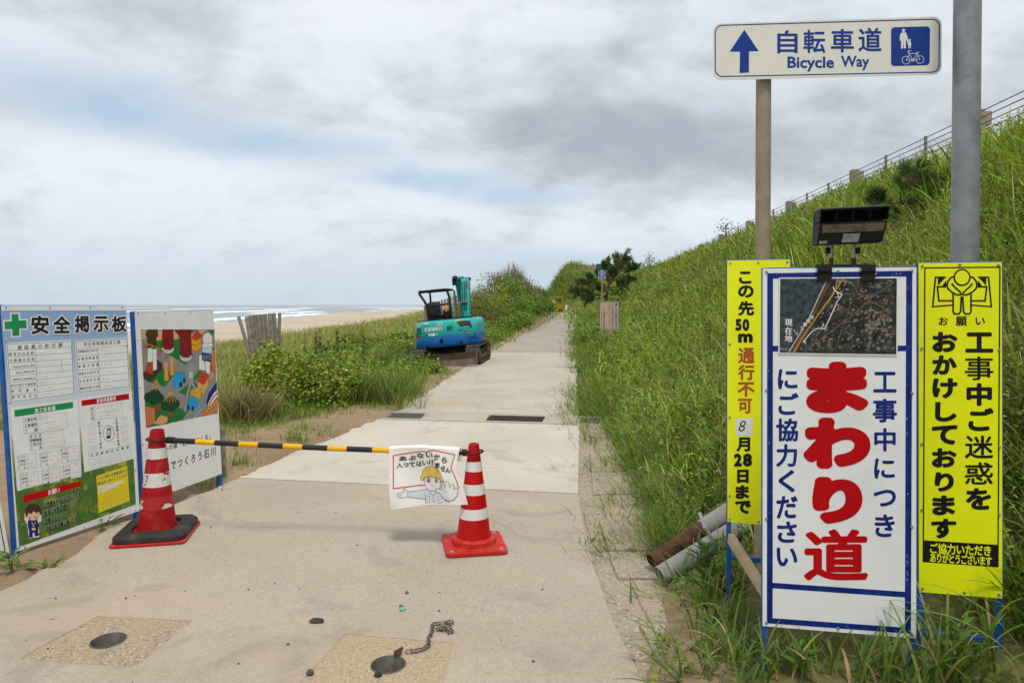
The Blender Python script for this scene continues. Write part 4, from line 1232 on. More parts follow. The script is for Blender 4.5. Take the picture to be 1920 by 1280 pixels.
for ch, a in zip('自転車道', [(338, 141, 432, 247), (458, 139, 560, 246), (585, 135, 692, 243), (712, 129, 820, 239)]): f.fit(ch, *a, 'signblue', 0.018)
f.fit('Bicycle', 385, 262, 600, 331, 'signblue', 0.026); f.fit('Way', 632, 258, 762, 325, 'signblue', 0.026)
pts = []
for cx_, cy_, a in ((1027, 139, -90), (1025, 286, 0), (879, 290, 90), (879, 143, 180)):
    pts += [(cx_ + 16 * math.cos(R(a + k * 22.5)), cy_ + 16 * math.sin(R(a + k * 22.5))) for k in range(5)]
f.poly(pts, 'signblue')
Wt = 'white'
f.disc(921, 142, 7.5, Wt)
f.poly([(911, 152), (931, 151), (937, 163), (941, 186), (934, 190), (932, 175), (931, 224), (922, 225), (921, 192), (918, 226), (909, 226), (910, 172), (907, 191), (903, 190), (904, 164)], Wt)
f.disc(949, 186, 5, Wt)
f.poly([(945, 192), (953, 192), (957, 210), (953, 212), (954, 224), (950, 224), (949, 212), (946, 224), (942, 224), (943, 211), (941, 208), (936, 186), (940, 184)], Wt)
f.circle(932, 279, 18, 2.2, Wt); f.circle(996, 276, 18, 2.2, Wt)
for pts in ([(932, 279), (948, 249), (984, 247), (996, 276), (963, 279), (948, 249)], [(963, 279), (987, 243), (979, 243), (994, 242)], [(948, 249), (943, 236), (957, 235)], [(984, 247), (963, 279)], [(932, 279), (963, 279)], [(943, 236), (941, 243), (947, 244)]):
    f.stroke(pts, 2.2, Wt)
f.circle(963, 279, 6, 2, Wt)
f.build(t_bw)

# ---------------------------------------------------------------- big grey pole behind the yellow sign
xq = (1801 - CX) / FOC * 3.3
t_pole = thing('steel_pole', 'thick grey galvanised pole rising out of frame behind the wide yellow sign', 'pole', loc=(xq, 3.3, 0.0))
mb = MB(); mb.cyl((xq, 3.3, -.1), (xq + .056, 3.3, 5.2), .060, .0575, n=32); mb.build('shaft', M_GALV, t_pole, smooth=True)
mb = MB(); mb.cyl((xq + .002, 3.3, .02), (xq + .004, 3.3, .16), .068, n=24); mb.build('collar', M_GALV, t_pole, smooth=True)
# ---------------------------------------------------------------- safety notice board (left)
def left_board(name, label, bl, br, h_, lean, mat, leg_top=None):
    M = board_matrix(bl, br, lean)
    t_ = thing(name, label, 'notice board', mat=M)
    w_ = (Vector(br) - Vector(bl)).length
    panel(t_, M, w_, h_, mat, 0.005)
    leg(t_, M, 0.004, h_ + .006, -0.03, .034, .034, -.024); leg(t_, M, w_ - .012, h_ + .004, -0.03, .034, .034, -.024)
    rail(t_, M, 0.022, w_ - 0.03, h_ - .01, .03, -.024); rail(t_, M, 0.022, w_ - .03, h_ * .55, .03, -.024); rail(t_, M, 0.022, w_ - .03, .012, .02, -.024)
    bolts(t_, M, [(x * w_, h_ - .012) for x in (.03, .35, .68, .97)] + [(x * w_, .012) for x in (.05, .5, .96)] + [(.012, h_ * y) for y in (.3, .6, .85)] + [(w_ - .012, h_ * y) for y in (.2, .5, .8)], .006)
    return t_, M, w_
t_sb, M, W_ = left_board('safety_notice_board', 'safety notice board printed with a green cross, forms and yellow flowers', P(33, 1033, 4.29), P(262, 957, 5.14), 1.55, R(5.6), M_BOARD)
f = Face(M)
f.tr = zoom(0, 560, 2.56)
# printed photo background, inset from the white edge
f.grid([(2, 56), (606, 56), (652, 985), (92, 1190)], M_FIELD, 14)
# milky panels the forms are printed on
def para(x0, y0, x1, y1, x2, y2, x3, y3, k): f.poly([(x0, y0), (x1, y1), (x2, y2), (x3, y3)], k)
para(28, 212, 343, 196, 356, 458, 50, 498, 'milk'); para(358, 200, 610, 186, 622, 422, 376, 452, 'milk')
para(50, 520, 372, 482, 392, 838, 82, 922, 'milk'); para(378, 478, 632, 446, 654, 764, 404, 832, 'milk')
# header: green cross and the five characters with a white rim
cr = lambda g_: [(54 - g_, 74 - g_), (88 + g_, 72 - g_), (90 + g_, 105 - g_), (126 + g_, 102 - g_), (128 + g_, 142 + g_), (92 + g_, 143 + g_), (94 + g_, 176 + g_), (60 - g_, 180 + g_), (58 - g_, 146 + g_), (23 - g_, 148 + g_), (21 - g_, 110 - g_), (56 - g_, 108 - g_)]
f.poly(cr(7), 'white'); f.poly(cr(0), 'green')
for ch, a in zip('安全掲示板', [(148, 80, 235, 170), (253, 82, 336, 166), (356, 80, 428, 162), (446, 84, 520, 160), (533, 82, 606, 160)]):
    f.fit(ch, a[0] - 6, a[1] - 6, a[2] + 6, a[3] + 6, 'white', 0.092); f.fit(ch, *a, 'black', 0.036)
K = 'dgrey'
def rules(x0, y0, x1, y1, x2, y2, x3, y3, n, w_=2.0, k='dgrey', split=None, frame=True):
    """ruled form: outline TL, TR, BR, BL with n rows and a column split"""
    if frame: f.frame([(x0, y0), (x1, y1), (x2, y2), (x3, y3)], w_, k)
    L = lambda a, b_, t_: a + (b_ - a) * t_
    for i in range(1, n):
        u = i / n
        f.stroke([(L(x0, x3, u), L(y0, y3, u)), (L(x1, x2, u), L(y1, y2, u))], w_ * .7, k)
    if split:
        for s, r0, r1 in split:
            f.stroke([(L(L(x0, x3, r0), L(x1, x2, r0), s), L(L(y0, y3, r0), L(y1, y2, r0), s)), (L(L(x0, x3, r1), L(x1, x2, r1), s), L(L(y0, y3, r1), L(y1, y2, r1), s))], w_ * .7, k)
# permit form
rules(34, 218, 342, 204, 354, 455, 54, 494, 9, 2.2, split=[(.43, .111, 1), (.83, .333, .555)])
f.line('建設業の許可票', 94, 234, 290, 223, 22, 23, K, .012)
for s, x0, y0, x1, y1, wc in [('商号又は名称', 49, 267, 155, 261, 16), ('代表者の氏名', 52, 298, 158, 290, 16), ('専任の有無', 116, 324, 162, 320, 10), ('許可番号', 60, 444, 166, 437, 15), ('許可年月日', 63, 473, 170, 465, 15), ('許可を受けた建設業', 56, 418, 166, 408, 12), ('一般建設業又は特定建設業の別', 58, 388, 166, 381, 8), ('監理技術者', 66, 328, 104, 325, 8), ('資格名', 80, 356, 104, 353, 9), ('資格者証交付番号', 116, 351, 166, 347, 7)]:
    f.line(s, x0, y0, x1, y1, wc, wc * 1.1, K, .014)
# insurance form
rules(364, 206, 608, 192, 620, 420, 380, 448, 7, 2.2, split=[(.42, .143, 1)])
f.line('労災保険関係成立票', 410, 219, 570, 209, 17, 20, K, .012)
for i, s in enumerate(['保険関係成立年月日', '労働保険番号', '事業の期間', '事業主の住所氏名', '注文者の氏名', '事業主代理人の氏名']):
    f.line(s, 377 + 2 * i, 254 + 35.5 * i, 464 + 2 * i, 247 + 34.6 * i, 9.5 if len(s) > 7 else 12, 15, K, .016)
rs = random.Random(4)
def smear(x0, y0, x1, y1, k='grey'):
    """illegible small entries: a broken run of dashes"""
    n = max(3, int(abs(x1 - x0) / 5))
    for i in range(n):
        if rs.random() < .72:
            u, v = i / n, (i + .7) / n
            f.stroke([(x0 + (x1 - x0) * u, y0 + (y1 - y0) * u), (x0 + (x1 - x0) * v, y0 + (y1 - y0) * v)], rs.uniform(1.5, 3.2), k)
for i in range(8):
    smear(180 + 2 * i, 263 + 28.5 * i, 180 + 2 * i + rs.choice([40, 55, 80]), 258 + 28 * i)
for i in range(6):
    smear(480 + 2 * i, 247 + 35 * i, 480 + 2 * i + rs.choice([40, 55, 70]), 243 + 34.5 * i)
# green heading and organisation chart
para(68, 534, 350, 494, 351, 524, 70, 567, 'green'); f.line('施工体系図', 175, 537, 257, 525, 18, 24, 'white', .03)
def smallform(x0, y0, x1, y1, dx_, dy_, labels, sp=.4, ls=8):
    n = len(labels)
    rules(x0, y0, x1, y1, x1 + dx_, y1 + dy_, x0 + dx_, y0 + dy_, n, 1.4, 'grey', split=[(sp, 0, 1)])
    f.poly([(x0 + (x1 - x0) * sp + 2, y0 + (y1 - y0) * sp + 2), (x1 - 1, y1 + 2), (x1 + dx_ - 2, y1 + dy_ - 2), (x0 + (x1 - x0) * sp + dx_ + 1, y0 + (y1 - y0) * sp + dy_ - 2)], 'white')
    for i, s in enumerate(labels):
        u = (i + .5) / n
        ya, xa = y0 + dy_ * u, x0 + dx_ * u
        sl_ = (y1 - y0) / (x1 - x0); ww = (x1 - x0) * sp
        f.line(s, xa + ls * .7, ya + sl_ * ls * .7, xa + ww - ls * .7, ya + sl_ * (ww - ls * .7), ls * .95, min(ls * 1.15, dy_ / n * .86), K, .014)
        smear(xa + ww + 6, ya + sl_ * (ww + 6), xa + ww + 6 + (x1 - x0) * (1 - sp) * rs.uniform(.4, .8), ya + sl_ * ((x1 - x0) * .8))
smallform(110, 572, 320, 543, 5, 78, ['工事名称', '工事場所', '工期'], .33, 16)
smallform(140, 652, 305, 628, 4, 78, ['会社名', '監理技術者', '工事内容', '工期'], .36, 12)
for bx, by in ((84, 753), (190, 737), (290, 718), (95, 838), (198, 820), (300, 798)):
    smallform(bx, by, bx + 88, by - 15, 4, 72, ['会社名', '主任技術者', '工事内容', '工期'], .4, 7.5)
# red heading and contact chart
para(390, 488, 618, 454, 620, 482, 392, 515, 'red'); f.line('緊急時連絡表', 471, 490, 549, 478, 14, 21, 'white', .03)
smallform(432, 520, 584, 498, 5, 64, ['発', '注', '者'], .14, 13)
f.disc(521, 646, 27, 'white', 26, 38); f.circle(521, 646, 27, 2, K, 26, 38)
f.poly([(514, 622), (532, 620), (530, 668), (511, 671)], 'black'); f.poly([(515.5, 629), (529, 627.5), (527.5, 656), (513.5, 658.5)], 'lgrey')
for tx, ty in ((490, 610), (488, 645), (490, 690), (548, 590), (553, 625), (553, 655), (545, 690)):
    f.stroke([(521 + (tx - 521) * .85, 646 + (ty - 646) * .85), (tx, ty)], 2, 'red')
for i, s in enumerate(['電気', '水道', 'ガス', '電話']):
    f.line(s, 474 + 3 * i, 594 + 34 * i, 476 + 3 * i, 610 + 34 * i, 11, 15, K, .02)
    x0, y0 = 413 + 3 * i, 600 + 36 * i
    para(x0, y0 - 4, x0 + 54, y0 - 12, x0 + 56, y0 + 22, x0 + 2, y0 + 30, 'white'); smear(x0 + 6, y0 + 4, x0 + 46, y0 - 2); smear(x0 + 6, y0 + 17, x0 + 44, y0 + 11)
for i, (s, k) in enumerate([('労基', K), ('警察', K), ('消防', 'red'), ('病院', K)]):
    f.line(s, 558 + 3 * i, 580 + 34 * i, 560 + 3 * i, 596 + 34 * i, 11, 15, k, .02)
    x0, y0 = 568 + 3 * i, 566 + 35 * i
    para(x0, y0 - 1, x0 + 46, y0 - 9, x0 + 48, y0 + 22, x0 + 2, y0 + 30, 'white'); smear(x0 + 6, y0 + 6, x0 + 40, y0); smear(x0 + 6, y0 + 17, x0 + 40, y0 + 11)
rules(424, 744, 622, 700, 630, 770, 432, 818, 5, 1.2, 'grey', split=[(.25, 0, 1), (.5, 0, 1), (.75, 0, 1)])
f.line('氏名電話氏名電話', 440, 751, 612, 712, 12, 15, K, .02)
# red heading with the request lines
para(110, 944, 388, 872, 390, 898, 113, 980, 'red'); f.line('お願い', 238, 928, 278, 917, 19, 27, 'white', .03)
for s, x0, y0, x1, y1 in [('ご迷惑をおかけしております。', 214, 986, 392, 932), ('安全には特に気をつけて', 216, 1024, 362, 976), ('作業しております。', 219, 1063, 333, 1025), ('ご協力をお願い致します。', 221, 1100, 372, 1052)]:
    f.line(s, x0, y0, x1, y1, 13.5, 21, 'white', .085); f.line(s, x0, y0, x1, y1, 13.5, 21, 'black', .042)
# yellow mutual aid notice
para(462, 850, 610, 800, 622, 968, 474, 1026, 'boardyellow')
f.line('この工事の元請事業主は', 474, 862, 602, 824, 11, 17, K, .02); f.line('建退共に加入しています', 476, 886, 604, 846, 11, 17, K, .02)
for i in range(2):
    para(470, 902 + 20 * i, 560 + 30 * (1 - i), 870 + 20 * i, 560 + 30 * (1 - i), 882 + 20 * i, 471, 914 + 20 * i, 'white'); smear(474, 907 + 20 * i, 550, 882 + 20 * i)
f.frame([(476, 940), (610, 896), (614, 944), (480, 988)], 1.2, 'orange')
for i in range(4): smear(482, 948 + 11 * i, 606, 907 + 11 * i, 'orange')
smear(500, 990, 600, 956); smear(480, 1008, 600, 972)
# bowing boy in blue work clothes
f.poly([(140, 1008), (176, 1008), (200, 1040), (198, 1068), (186, 1072), (188, 1142), (138, 1148), (130, 1080), (116, 1056), (118, 1030)], 'white')
f.poly([(133, 1062), (178, 1058), (187, 1085), (182, 1118), (188, 1128), (184, 1138), (166, 1138), (164, 1122), (156, 1122), (157, 1144), (138, 1146), (140, 1120), (134, 1095)], 'navy')
f.poly([(140, 1068), (174, 1064), (184, 1092), (172, 1112), (146, 1114), (136, 1096)], 'blue')
f.disc(157, 1036, 32, 'skin', 22, 27); f.disc(121, 1046, 6, 'skin', 10, 8); f.disc(193, 1040, 5, 'skin', 10, 8)
f.poly([(122, 1042), (120, 1010), (138, 986), (168, 980), (192, 996), (198, 1022), (192, 1040), (186, 1020), (176, 1028), (160, 1018), (150, 1032), (136, 1026), (130, 1046)], 'dbrown')
f.stroke([(137, 1048), (144, 1052), (151, 1048)], 2, 'dbrown'); f.stroke([(164, 1046), (171, 1050), (178, 1045)], 2, 'dbrown')
f.disc(142, 1058, 5, 'pinkred', 10, 3); f.disc(176, 1055, 5, 'pinkred', 10, 3)
f.stroke([(152, 1070), (160, 1092), (172, 1068)], 3, 'hat'); f.disc(161, 1104, 10, 'skin', 12, 7)
f.build(t_sb)

# ---------------------------------------------------------------- second board: city picture
t_cb, M, W_ = left_board('city_picture_board', 'white board with a colourful cartoon map of a city', P(271.5, 940, 5.22), P(416, 888, 6.05), 1.45, R(3.2), M_BOARD)
f = Face(M)
f.tr = zoom(230, 560, 3.555)
f.poly([(120, 205), (610, 205), (633, 762), (156, 860)], 'road')
def pp(k, *c, w_=1.8):
    pts = [(c[i], c[i + 1]) for i in range(0, len(c), 2)]
    f.poly(pts, k)
    if w_: f.frame(pts, w_, 'black')
pp('lawn', 122, 275, 160, 290, 268, 206, 370, 206, 372, 250, 440, 290, 470, 380, 415, 440, 330, 385, 255, 350, 175, 300, w_=0)
pp('lawn', 250, 455, 345, 505, 280, 588, 150, 545, w_=0); pp('lawn', 372, 622, 470, 540, 520, 600, 425, 648, w_=0)
pp('lawn', 145, 640, 250, 690, 440, 745, 400, 805, 300, 832, 158, 858, w_=0); pp('lawn', 560, 206, 612, 206, 612, 228, 600, 238, w_=0)
pp('tan', 122, 206, 155, 206, 152, 272, 124, 275); pp('tan', 218, 206, 264, 206, 262, 276, 222, 282); pp('tan', 330, 206, 372, 206, 372, 268, 335, 275); pp('tan', 440, 300, 448, 250, 490, 210, 560, 206, 470, 290)
# dark gate tower on red and white legs
pp('brick', 150, 500, 172, 400, 188, 415, 190, 505); pp('brick', 208, 470, 230, 405, 244, 455); pp('dbrown', 135, 498, 230, 408, 266, 432, 262, 470, 182, 556, 140, 530)
pp('brick', 152, 490, 172, 415, 205, 420, 200, 508); pp('white', 166, 330, 198, 330, 200, 420, 164, 424); pp('white', 198, 336, 226, 330, 228, 470, 202, 482)
pp('dbrown', 150, 235, 170, 205, 230, 205, 236, 245, 222, 262, 225, 325, 200, 335, 195, 262, 190, 320, 166, 325, 162, 255)
# red towers
for dx_, dy_ in ((0, 0), (118, 52)):
    f.disc(302 + dx_, 330 + dy_, 40, 'lgrey', 18, 36)
    pp('maroon', 268 + dx_, 205, 336 + dx_, 205, 342 + dx_, 320 + dy_, 318 + dx_, 340 + dy_, 280 + dx_, 338 + dy_, 260 + dx_, 315 + dy_)
    for q in (276, 300, 320): f.stroke([(q + dx_, 262 + dy_), (q + dx_, 325 + dy_)], 7, 'dbrown')
pp('maroon', 340, 206, 480, 206, 450, 232, 440, 250, 380, 250)
# yellow house, white dome tower
pp('amber', 458, 310, 526, 280, 526, 325, 490, 352, 460, 340); pp('amber', 456, 262, 524, 255, 524, 292, 488, 310, 458, 300); pp('brick', 458, 262, 494, 206, 524, 240, 524, 256, 490, 278)
pp('brick', 585, 345, 612, 325, 616, 470, 590, 520, 584, 430); pp('salmon', 588, 350, 614, 330, 616, 480, 592, 470)
pp('white', 508, 378, 535, 370, 552, 470, 530, 485, 508, 470); pp('white', 548, 400, 584, 400, 582, 495, 570, 505, 552, 480)
pp('paleblue', 530, 325, 598, 318, 592, 372, 528, 372)
for q in range(4): f.stroke([(532 + 17 * q, 325), (546 + 15 * q, 370)], 2, 'sky'); f.stroke([(548 + 16 * q, 324), (530 + 16 * q, 370)], 2, 'sky')
pp('navy', 526, 358, 585, 366, 584, 420, 528, 408)
for q in range(5): f.stroke([(534 + 11 * q, 372), (535 + 11 * q, 406)], 2.5, 'lgrey')
f.disc(565, 268, 33, 'white', 20, 42); f.circle(565, 268, 33, 2, 'black', 22, 42); pp('white', 530, 300, 600, 292, 598, 320, 532, 326); f.disc(566, 238, 9, 'white', 12, 10)
# brown steps and red-roofed houses
pp('orange', 580, 520, 600, 460, 608, 520, 578, 560); pp('peach', 498, 545, 570, 510, 572, 575, 540, 640, 498, 610); pp('brick', 498, 548, 520, 470, 572, 510, 562, 540, 540, 572)
pp('amber', 448, 612, 488, 590, 522, 600, 522, 650, 490, 676, 450, 640); pp('peach', 448, 612, 488, 590, 522, 600, 488, 630)
# people, bells
for q, y in ((290, 430), (328, 393)):
    pp('orange', q - 14, y + 26, q + 10, y + 26, q + 18, y + 110, q, y + 122, q - 14, y + 112); f.disc(q - 2, y + 12, 12, 'peach', 14, 22)
f.stroke([(146, 292), (196, 312), (250, 335), (300, 355)], 4, 'amber')
for q, y in ((150, 300), (245, 345), (290, 365)): pp('pinkred', q - 4, y, q + 4, y, q + 11, y + 28, q - 11, y + 28)
# blue cars
pp('sky', 333, 560, 345, 505, 368, 486, 405, 488, 420, 520, 416, 545, 375, 592, 340, 592); f.disc(387, 572, 11, 'navy', 14, 20); f.disc(410, 545, 9, 'navy', 14, 18)
pp('sky', 432, 700, 442, 662, 462, 645, 490, 655, 504, 690, 500, 715, 470, 745, 438, 730); f.disc(438, 724, 9, 'navy', 14, 20); f.disc(466, 730, 9, 'navy', 14, 18)
# stone lantern
f.stroke([(452, 552), (430, 640), (412, 756)], 24, 'black'); f.stroke([(452, 552), (430, 640), (412, 754)], 20, 'grey'); f.stroke([(460, 552), (486, 612)], 17, 'grey')
f.disc(454, 540, 22, 'grey', 16, 18); f.poly([(440, 488), (468, 488), (466, 530), (442, 530)], 'lgrey'); f.disc(453, 466, 29, 'grey', 16, 23); f.disc(452, 441, 11, 'grey', 12, 11)
# hedges and trees
for q in range(5):
    f.disc(352 + 11 * q, 806 - 11 * q, 12, 'lawn', 12, 15); f.circle(352 + 11 * q, 806 - 11 * q, 12, 1.5, 'dgreen', 12, 15); f.disc(480 + 8 * q, 530 - 10 * q, 11, 'lawn', 12, 14)
pp('brn', 195, 700, 212, 682, 240, 700, 262, 740, 235, 760, 212, 750); pp('brn', 300, 745, 322, 730, 348, 770, 330, 795, 290, 785)
for cx_, cy_, r_ in ((175, 655, 34), (215, 640, 40), (245, 662, 32), (205, 668, 40), (290, 700, 34), (325, 680, 34), (352, 698, 30), (320, 712, 40), (280, 722, 22)): f.disc(cx_, cy_, r_, 'dgreen', 16, r_)
for cx_, cy_ in ((225, 540), (318, 618)):
    for q in (-48, -28, -8, 14, 36): f.stroke([(cx_, cy_), (cx_ + q, cy_ + 75 - abs(q) * .2)], 4, 'amber')
# blocks bottom left, train and tracks
pp('salmon', 147, 712, 214, 728, 216, 825, 158, 858); [f.stroke([(160 + 15 * q, 730), (164 + 15 * q, 850 - 8 * q)], 3, 'brick') for q in range(3)]
pp('peach', 204, 835, 252, 772, 300, 786, 298, 820, 264, 838)
pp('salmon', 500, 786, 600, 690, 632, 655, 632, 762); pp('amber', 545, 735, 630, 665, 632, 690, 560, 760)
for q in range(5): f.stroke([(556 + 17 * q, 730 - 16 * q), (574 + 17 * q, 748 - 16 * q)], 5, 'brn')
pp('navy', 556, 690, 572, 630, 626, 552, 628, 640, 600, 690, 570, 716); pp('white', 566, 700, 598, 640, 628, 602, 628, 655, 600, 690, 575, 718); f.stroke([(574, 704), (604, 655), (628, 628)], 8, 'red')
f.stroke([(460, 796), (555, 688)], 8, 'sky'); f.stroke([(470, 796), (556, 700)], 3, 'paleblue')
for q in range(6): f.stroke([(470 + 15 * q, 776 - 17 * q), (474 + 15 * q, 794 - 17 * q)], 3, 'sky')
# captions
f.line('来への扉「石川をつくる」', 262, 1002, 588, 915, 27, 40, 'black', .012)
f.line('みんなでつくろう石川', 205, 1152, 604, 1018, 37, 64, 'black', .016)
f.build(t_cb)

# ---------------------------------------------------------------- edge of a third board
t_tb, M, W_ = left_board('edge_board', 'edge of another white board with a thin black border at the frame edge', P(-290, 1175, 3.42), P(18, 1036, 4.24), 1.55, R(7.0), M_BOARD)
f = Face(M)
bw_ = .022
for x0, y0, x1, y1 in ((bw_, bw_, W_ - bw_, bw_ + .006), (bw_, 1.55 - bw_ - .006, W_ - bw_, 1.55 - bw_), (bw_, bw_, bw_ + .006, 1.55 - bw_), (W_ - bw_ - .006, bw_, W_ - bw_, 1.55 - bw_)):
    f.raw([(x0, y0), (x1, y0), (x1, y1), (x0, y1)], [(0, 1, 2, 3)], 'black')
f.build(t_tb)

# ---------------------------------------------------------------- wooden stakes behind the boards
def stake(px, py0, py1, Y, wpx, label, lean=0.02, cat='stake', group=None, name='wooden_stake'):
    a, b_ = P(px, py1, Y), P(px - lean * 100, py0, Y)
    a.z -= 0.1
    t_ = MB()
    r_ = wpx / FOC * Y / 2
    t_.tube([a, a.lerp(b_, .5), b_ - Vector((0, 0, .012)), b_], [r_, r_ * .97, r_ * .95, r_ * .75], 10)
    o = t_.build(name, M_WOOD, smooth=True)
    return tag(o, label, cat, group)
stake(46, 945, 1068, 4.45, 15, 'short wooden stake beneath the left edge of the safety board', 0.05)
stake(270, 845, 925, 5.45, 13, 'wooden stake in the gap between the two printed boards', 0.03)
stake(419, 803, 905, 6.25, 12, 'wooden stake at the far edge of the city picture board', 0.02)

# ---------------------------------------------------------------- traffic cones and the striped bar
def cone(name, label, c, rz, body, base, bands, tapes, hgt, rb, rt, half, base_h, tilt=0.0):
    M = Matrix.Translation(c) @ Matrix.Rotation(rz, 4, 'Z')
    t_ = thing(name, label, 'traffic cone', mat=M)
    Mt = M @ Matrix.Rotation(tilt, 4, 'Y')
    mb = MB()
    rad = lambda z: rb + (rt - rb) * (z - base_h) / (hgt - base_h)
    prof = [(rb + .006, base_h - .004), (rb, base_h + .006)] + [(rad(z), z) for z in np.linspace(base_h + .02, hgt - .004, 12)] + [(rt - .004, hgt), (rt - .010, hgt), (rt - .012, hgt - .05)]
    mb.lathe(prof, 32, M=Mt); mb.build('body', body, t_, smooth=True)
    mb = MB()
    pts = []
    for cx_, cy_, a in ((1, 1, 0), (-1, 1, 90), (-1, -1, 180), (1, -1, 270)):
        k = half - .035
        pts += [(cx_ * k + .035 * math.cos(R(a + q * 22.5)), cy_ * k + .035 * math.sin(R(a + q * 22.5))) for q in range(5)]
    mb.prism(pts, .002, base_h * .78, M=M); mb.build('base', base, t_, bevel=.007)
    mb = MB(); mb.lathe([(rb + .034, base_h * .7), (rb + .033, base_h + .022), (rb + .026, base_h + .030), (rb - .002, base_h + .032)], 32, M=M); mb.build('collar', base if body is M_CONERED else body, t_, smooth=True)
    for (z0, z1), tm in zip(bands, tapes):
        mb = MB(); mb.lathe([(rad(z0) + .0012, z0), (rad((z0 + z1) / 2) + .0012, (z0 + z1) / 2), (rad(z1) + .0012, z1)], 32, M=Mt)
        mb.build('reflective_band', tm, t_, smooth=True)
    return t_, M
cr_c = P(888.5, 1024, 4.53); cr_c.z = 0.0
t_cr, Mc = cone('traffic_cone', 'clean bright red traffic cone with three white bands', cr_c, R(10), M_CONERED, M_CONEBASE, [(.197, .264), (.353, .421), (.503, .566)], [M_TAPE] * 3, .680, .116, .0335, .200, .040)
for x, y in ((.16, .16), (-.16, .16), (-.16, -.16), (.16, -.16)):
    mb = MB(); mb.cyl(Mc @ Vector((x, y, .030)), Mc @ Vector((x, y, .034)), .014, .010, n=12)
    mb.build('rivet', M_STEEL, t_cr)
cl_c = P(294.5, 1003, 4.74); cl_c.z = 0.0
t_cl, Ml = cone('traffic_cone', 'battered red traffic cone with torn white tape standing in a black rubber weight', cl_c, R(12), M_CONEOLD, M_CONEBASE, [(.205, .285), (.352, .445), (.540, .612)], [M_TAPETORN, M_TAPEOLD, M_TAPEOLD], .735, .128, .043, .235, .028)
mb = MB()
pts = []
hb = .228
for cx_, cy_, a in ((1, 1, 0), (-1, 1, 90), (-1, -1, 180), (1, -1, 270)):
    pts += [(cx_ * (hb - .07) + .07 * math.cos(R(a + q * 22.5)), cy_ * (hb - .07) + .07 * math.sin(R(a + q * 22.5))) for q in range(5)]
pts2 = [(x * .90, y * .90) for x, y in pts]
n = len(pts)
ang = [math.atan2(y, x) for x, y in pts]
ci = [(.168 * math.cos(a), .168 * math.sin(a)) for a in ang]
vs = [(x, y, .026) for x, y in pts] + [(x, y, .055) for x, y in pts] + [(x, y, .078) for x, y in pts2] + [(x, y, .078) for x, y in ci] + [(x * .98, y * .98, .03) for x, y in ci]
fs = []
for l in range(4):
    for k in range(n): fs.append((l * n + k, l * n + (k + 1) % n, (l + 1) * n + (k + 1) % n, (l + 1) * n + k))
mb.add(vs, fs, M=Ml)
tag(mb.build('cone_weight', M_RUBBER, bevel=.004), 'square black rubber weight round the foot of the battered cone', 'cone weight')

# bar with ring ends resting over the cone tops
pa, pb = P(305, 824, 4.735), P(884, 848.5, 4.53)
t_bar = thing('barrier_bar', 'black and yellow striped bar hung between the two red cones', 'barrier bar', loc=pa)
ax = (pb - pa); Lb = ax.length; ax.normalize()
at_ = lambda s: pa + ax * s + Vector((0, 0, -.010 * math.sin(math.pi * min(1, max(0, s / Lb)))))
xs_px = [368, 403.5, 449, 485, 532, 568, 615, 651, 699, 735]      # edges of the yellow bands in the photo
def s_of(px):
    lo, hi = 0.0, Lb
    for _ in range(40):
        m_ = (lo + hi) / 2; q = at_(m_)
        if CX + q.x / q.y * FOC < px: lo = m_
        else: hi = m_
    return lo
ed = [s_of(x) for x in xs_px]
step = ed[-1] - ed[-3]
while ed[-1] + step < Lb - .10: ed += [ed[-2] + step, ed[-1] + step]
br_ = .0185
mb = MB()
prev = s_of(318)
mb.cyl(at_(prev), at_(ed[0]), br_, n=16, mi=1)
for i in range(0, len(ed), 2):
    mb.cyl(at_(ed[i]), at_(ed[i + 1]), br_, n=16, mi=0)
    nx2 = ed[i + 2] if i + 2 < len(ed) else s_of(862)
    mb.cyl(at_(ed[i + 1]), at_(nx2), br_, n=16, mi=1)
mb.build('bar', [M_YEL, M_BLK], t_bar, smooth=True)
mb = MB(); mb.cyl(at_(s_of(314)), at_(s_of(326)), .0235, n=16); mb.build('end_cap', M_BLACK, t_bar, smooth=True)
mb = MB(); mb.cyl(at_(s_of(861)), at_(s_of(875.5)), .0235, n=16); mb.build('end_cap', M_BLACK, t_bar, smooth=True)
for cc, zc, rr_, s0, tilt in ((cl_c, P(294, 823.5, 4.74).z, .066, s_of(316), -.10), (cr_c, P(893, 848, 4.53).z, .061, s_of(874), .16)):
    mb = MB()
    cpt = Vector((cc.x, cc.y, zc))
    mb.tube([cpt + Vector((rr_ * math.cos(R(a)), rr_ * math.sin(R(a)), rr_ * tilt * math.cos(R(a)))) for a in range(0, 360, 15)], .0065, 8, closed=True)
    e_ = at_(s0); dd = (e_ - cpt); dd.z = 0; dd.normalize()
    mb.tube([cpt + dd * rr_ * .98 + Vector((0, 0, rr_ * tilt * dd.x)), e_], .009, 8)
    mb.build('ring', M_BLACK, t_bar, smooth=True)

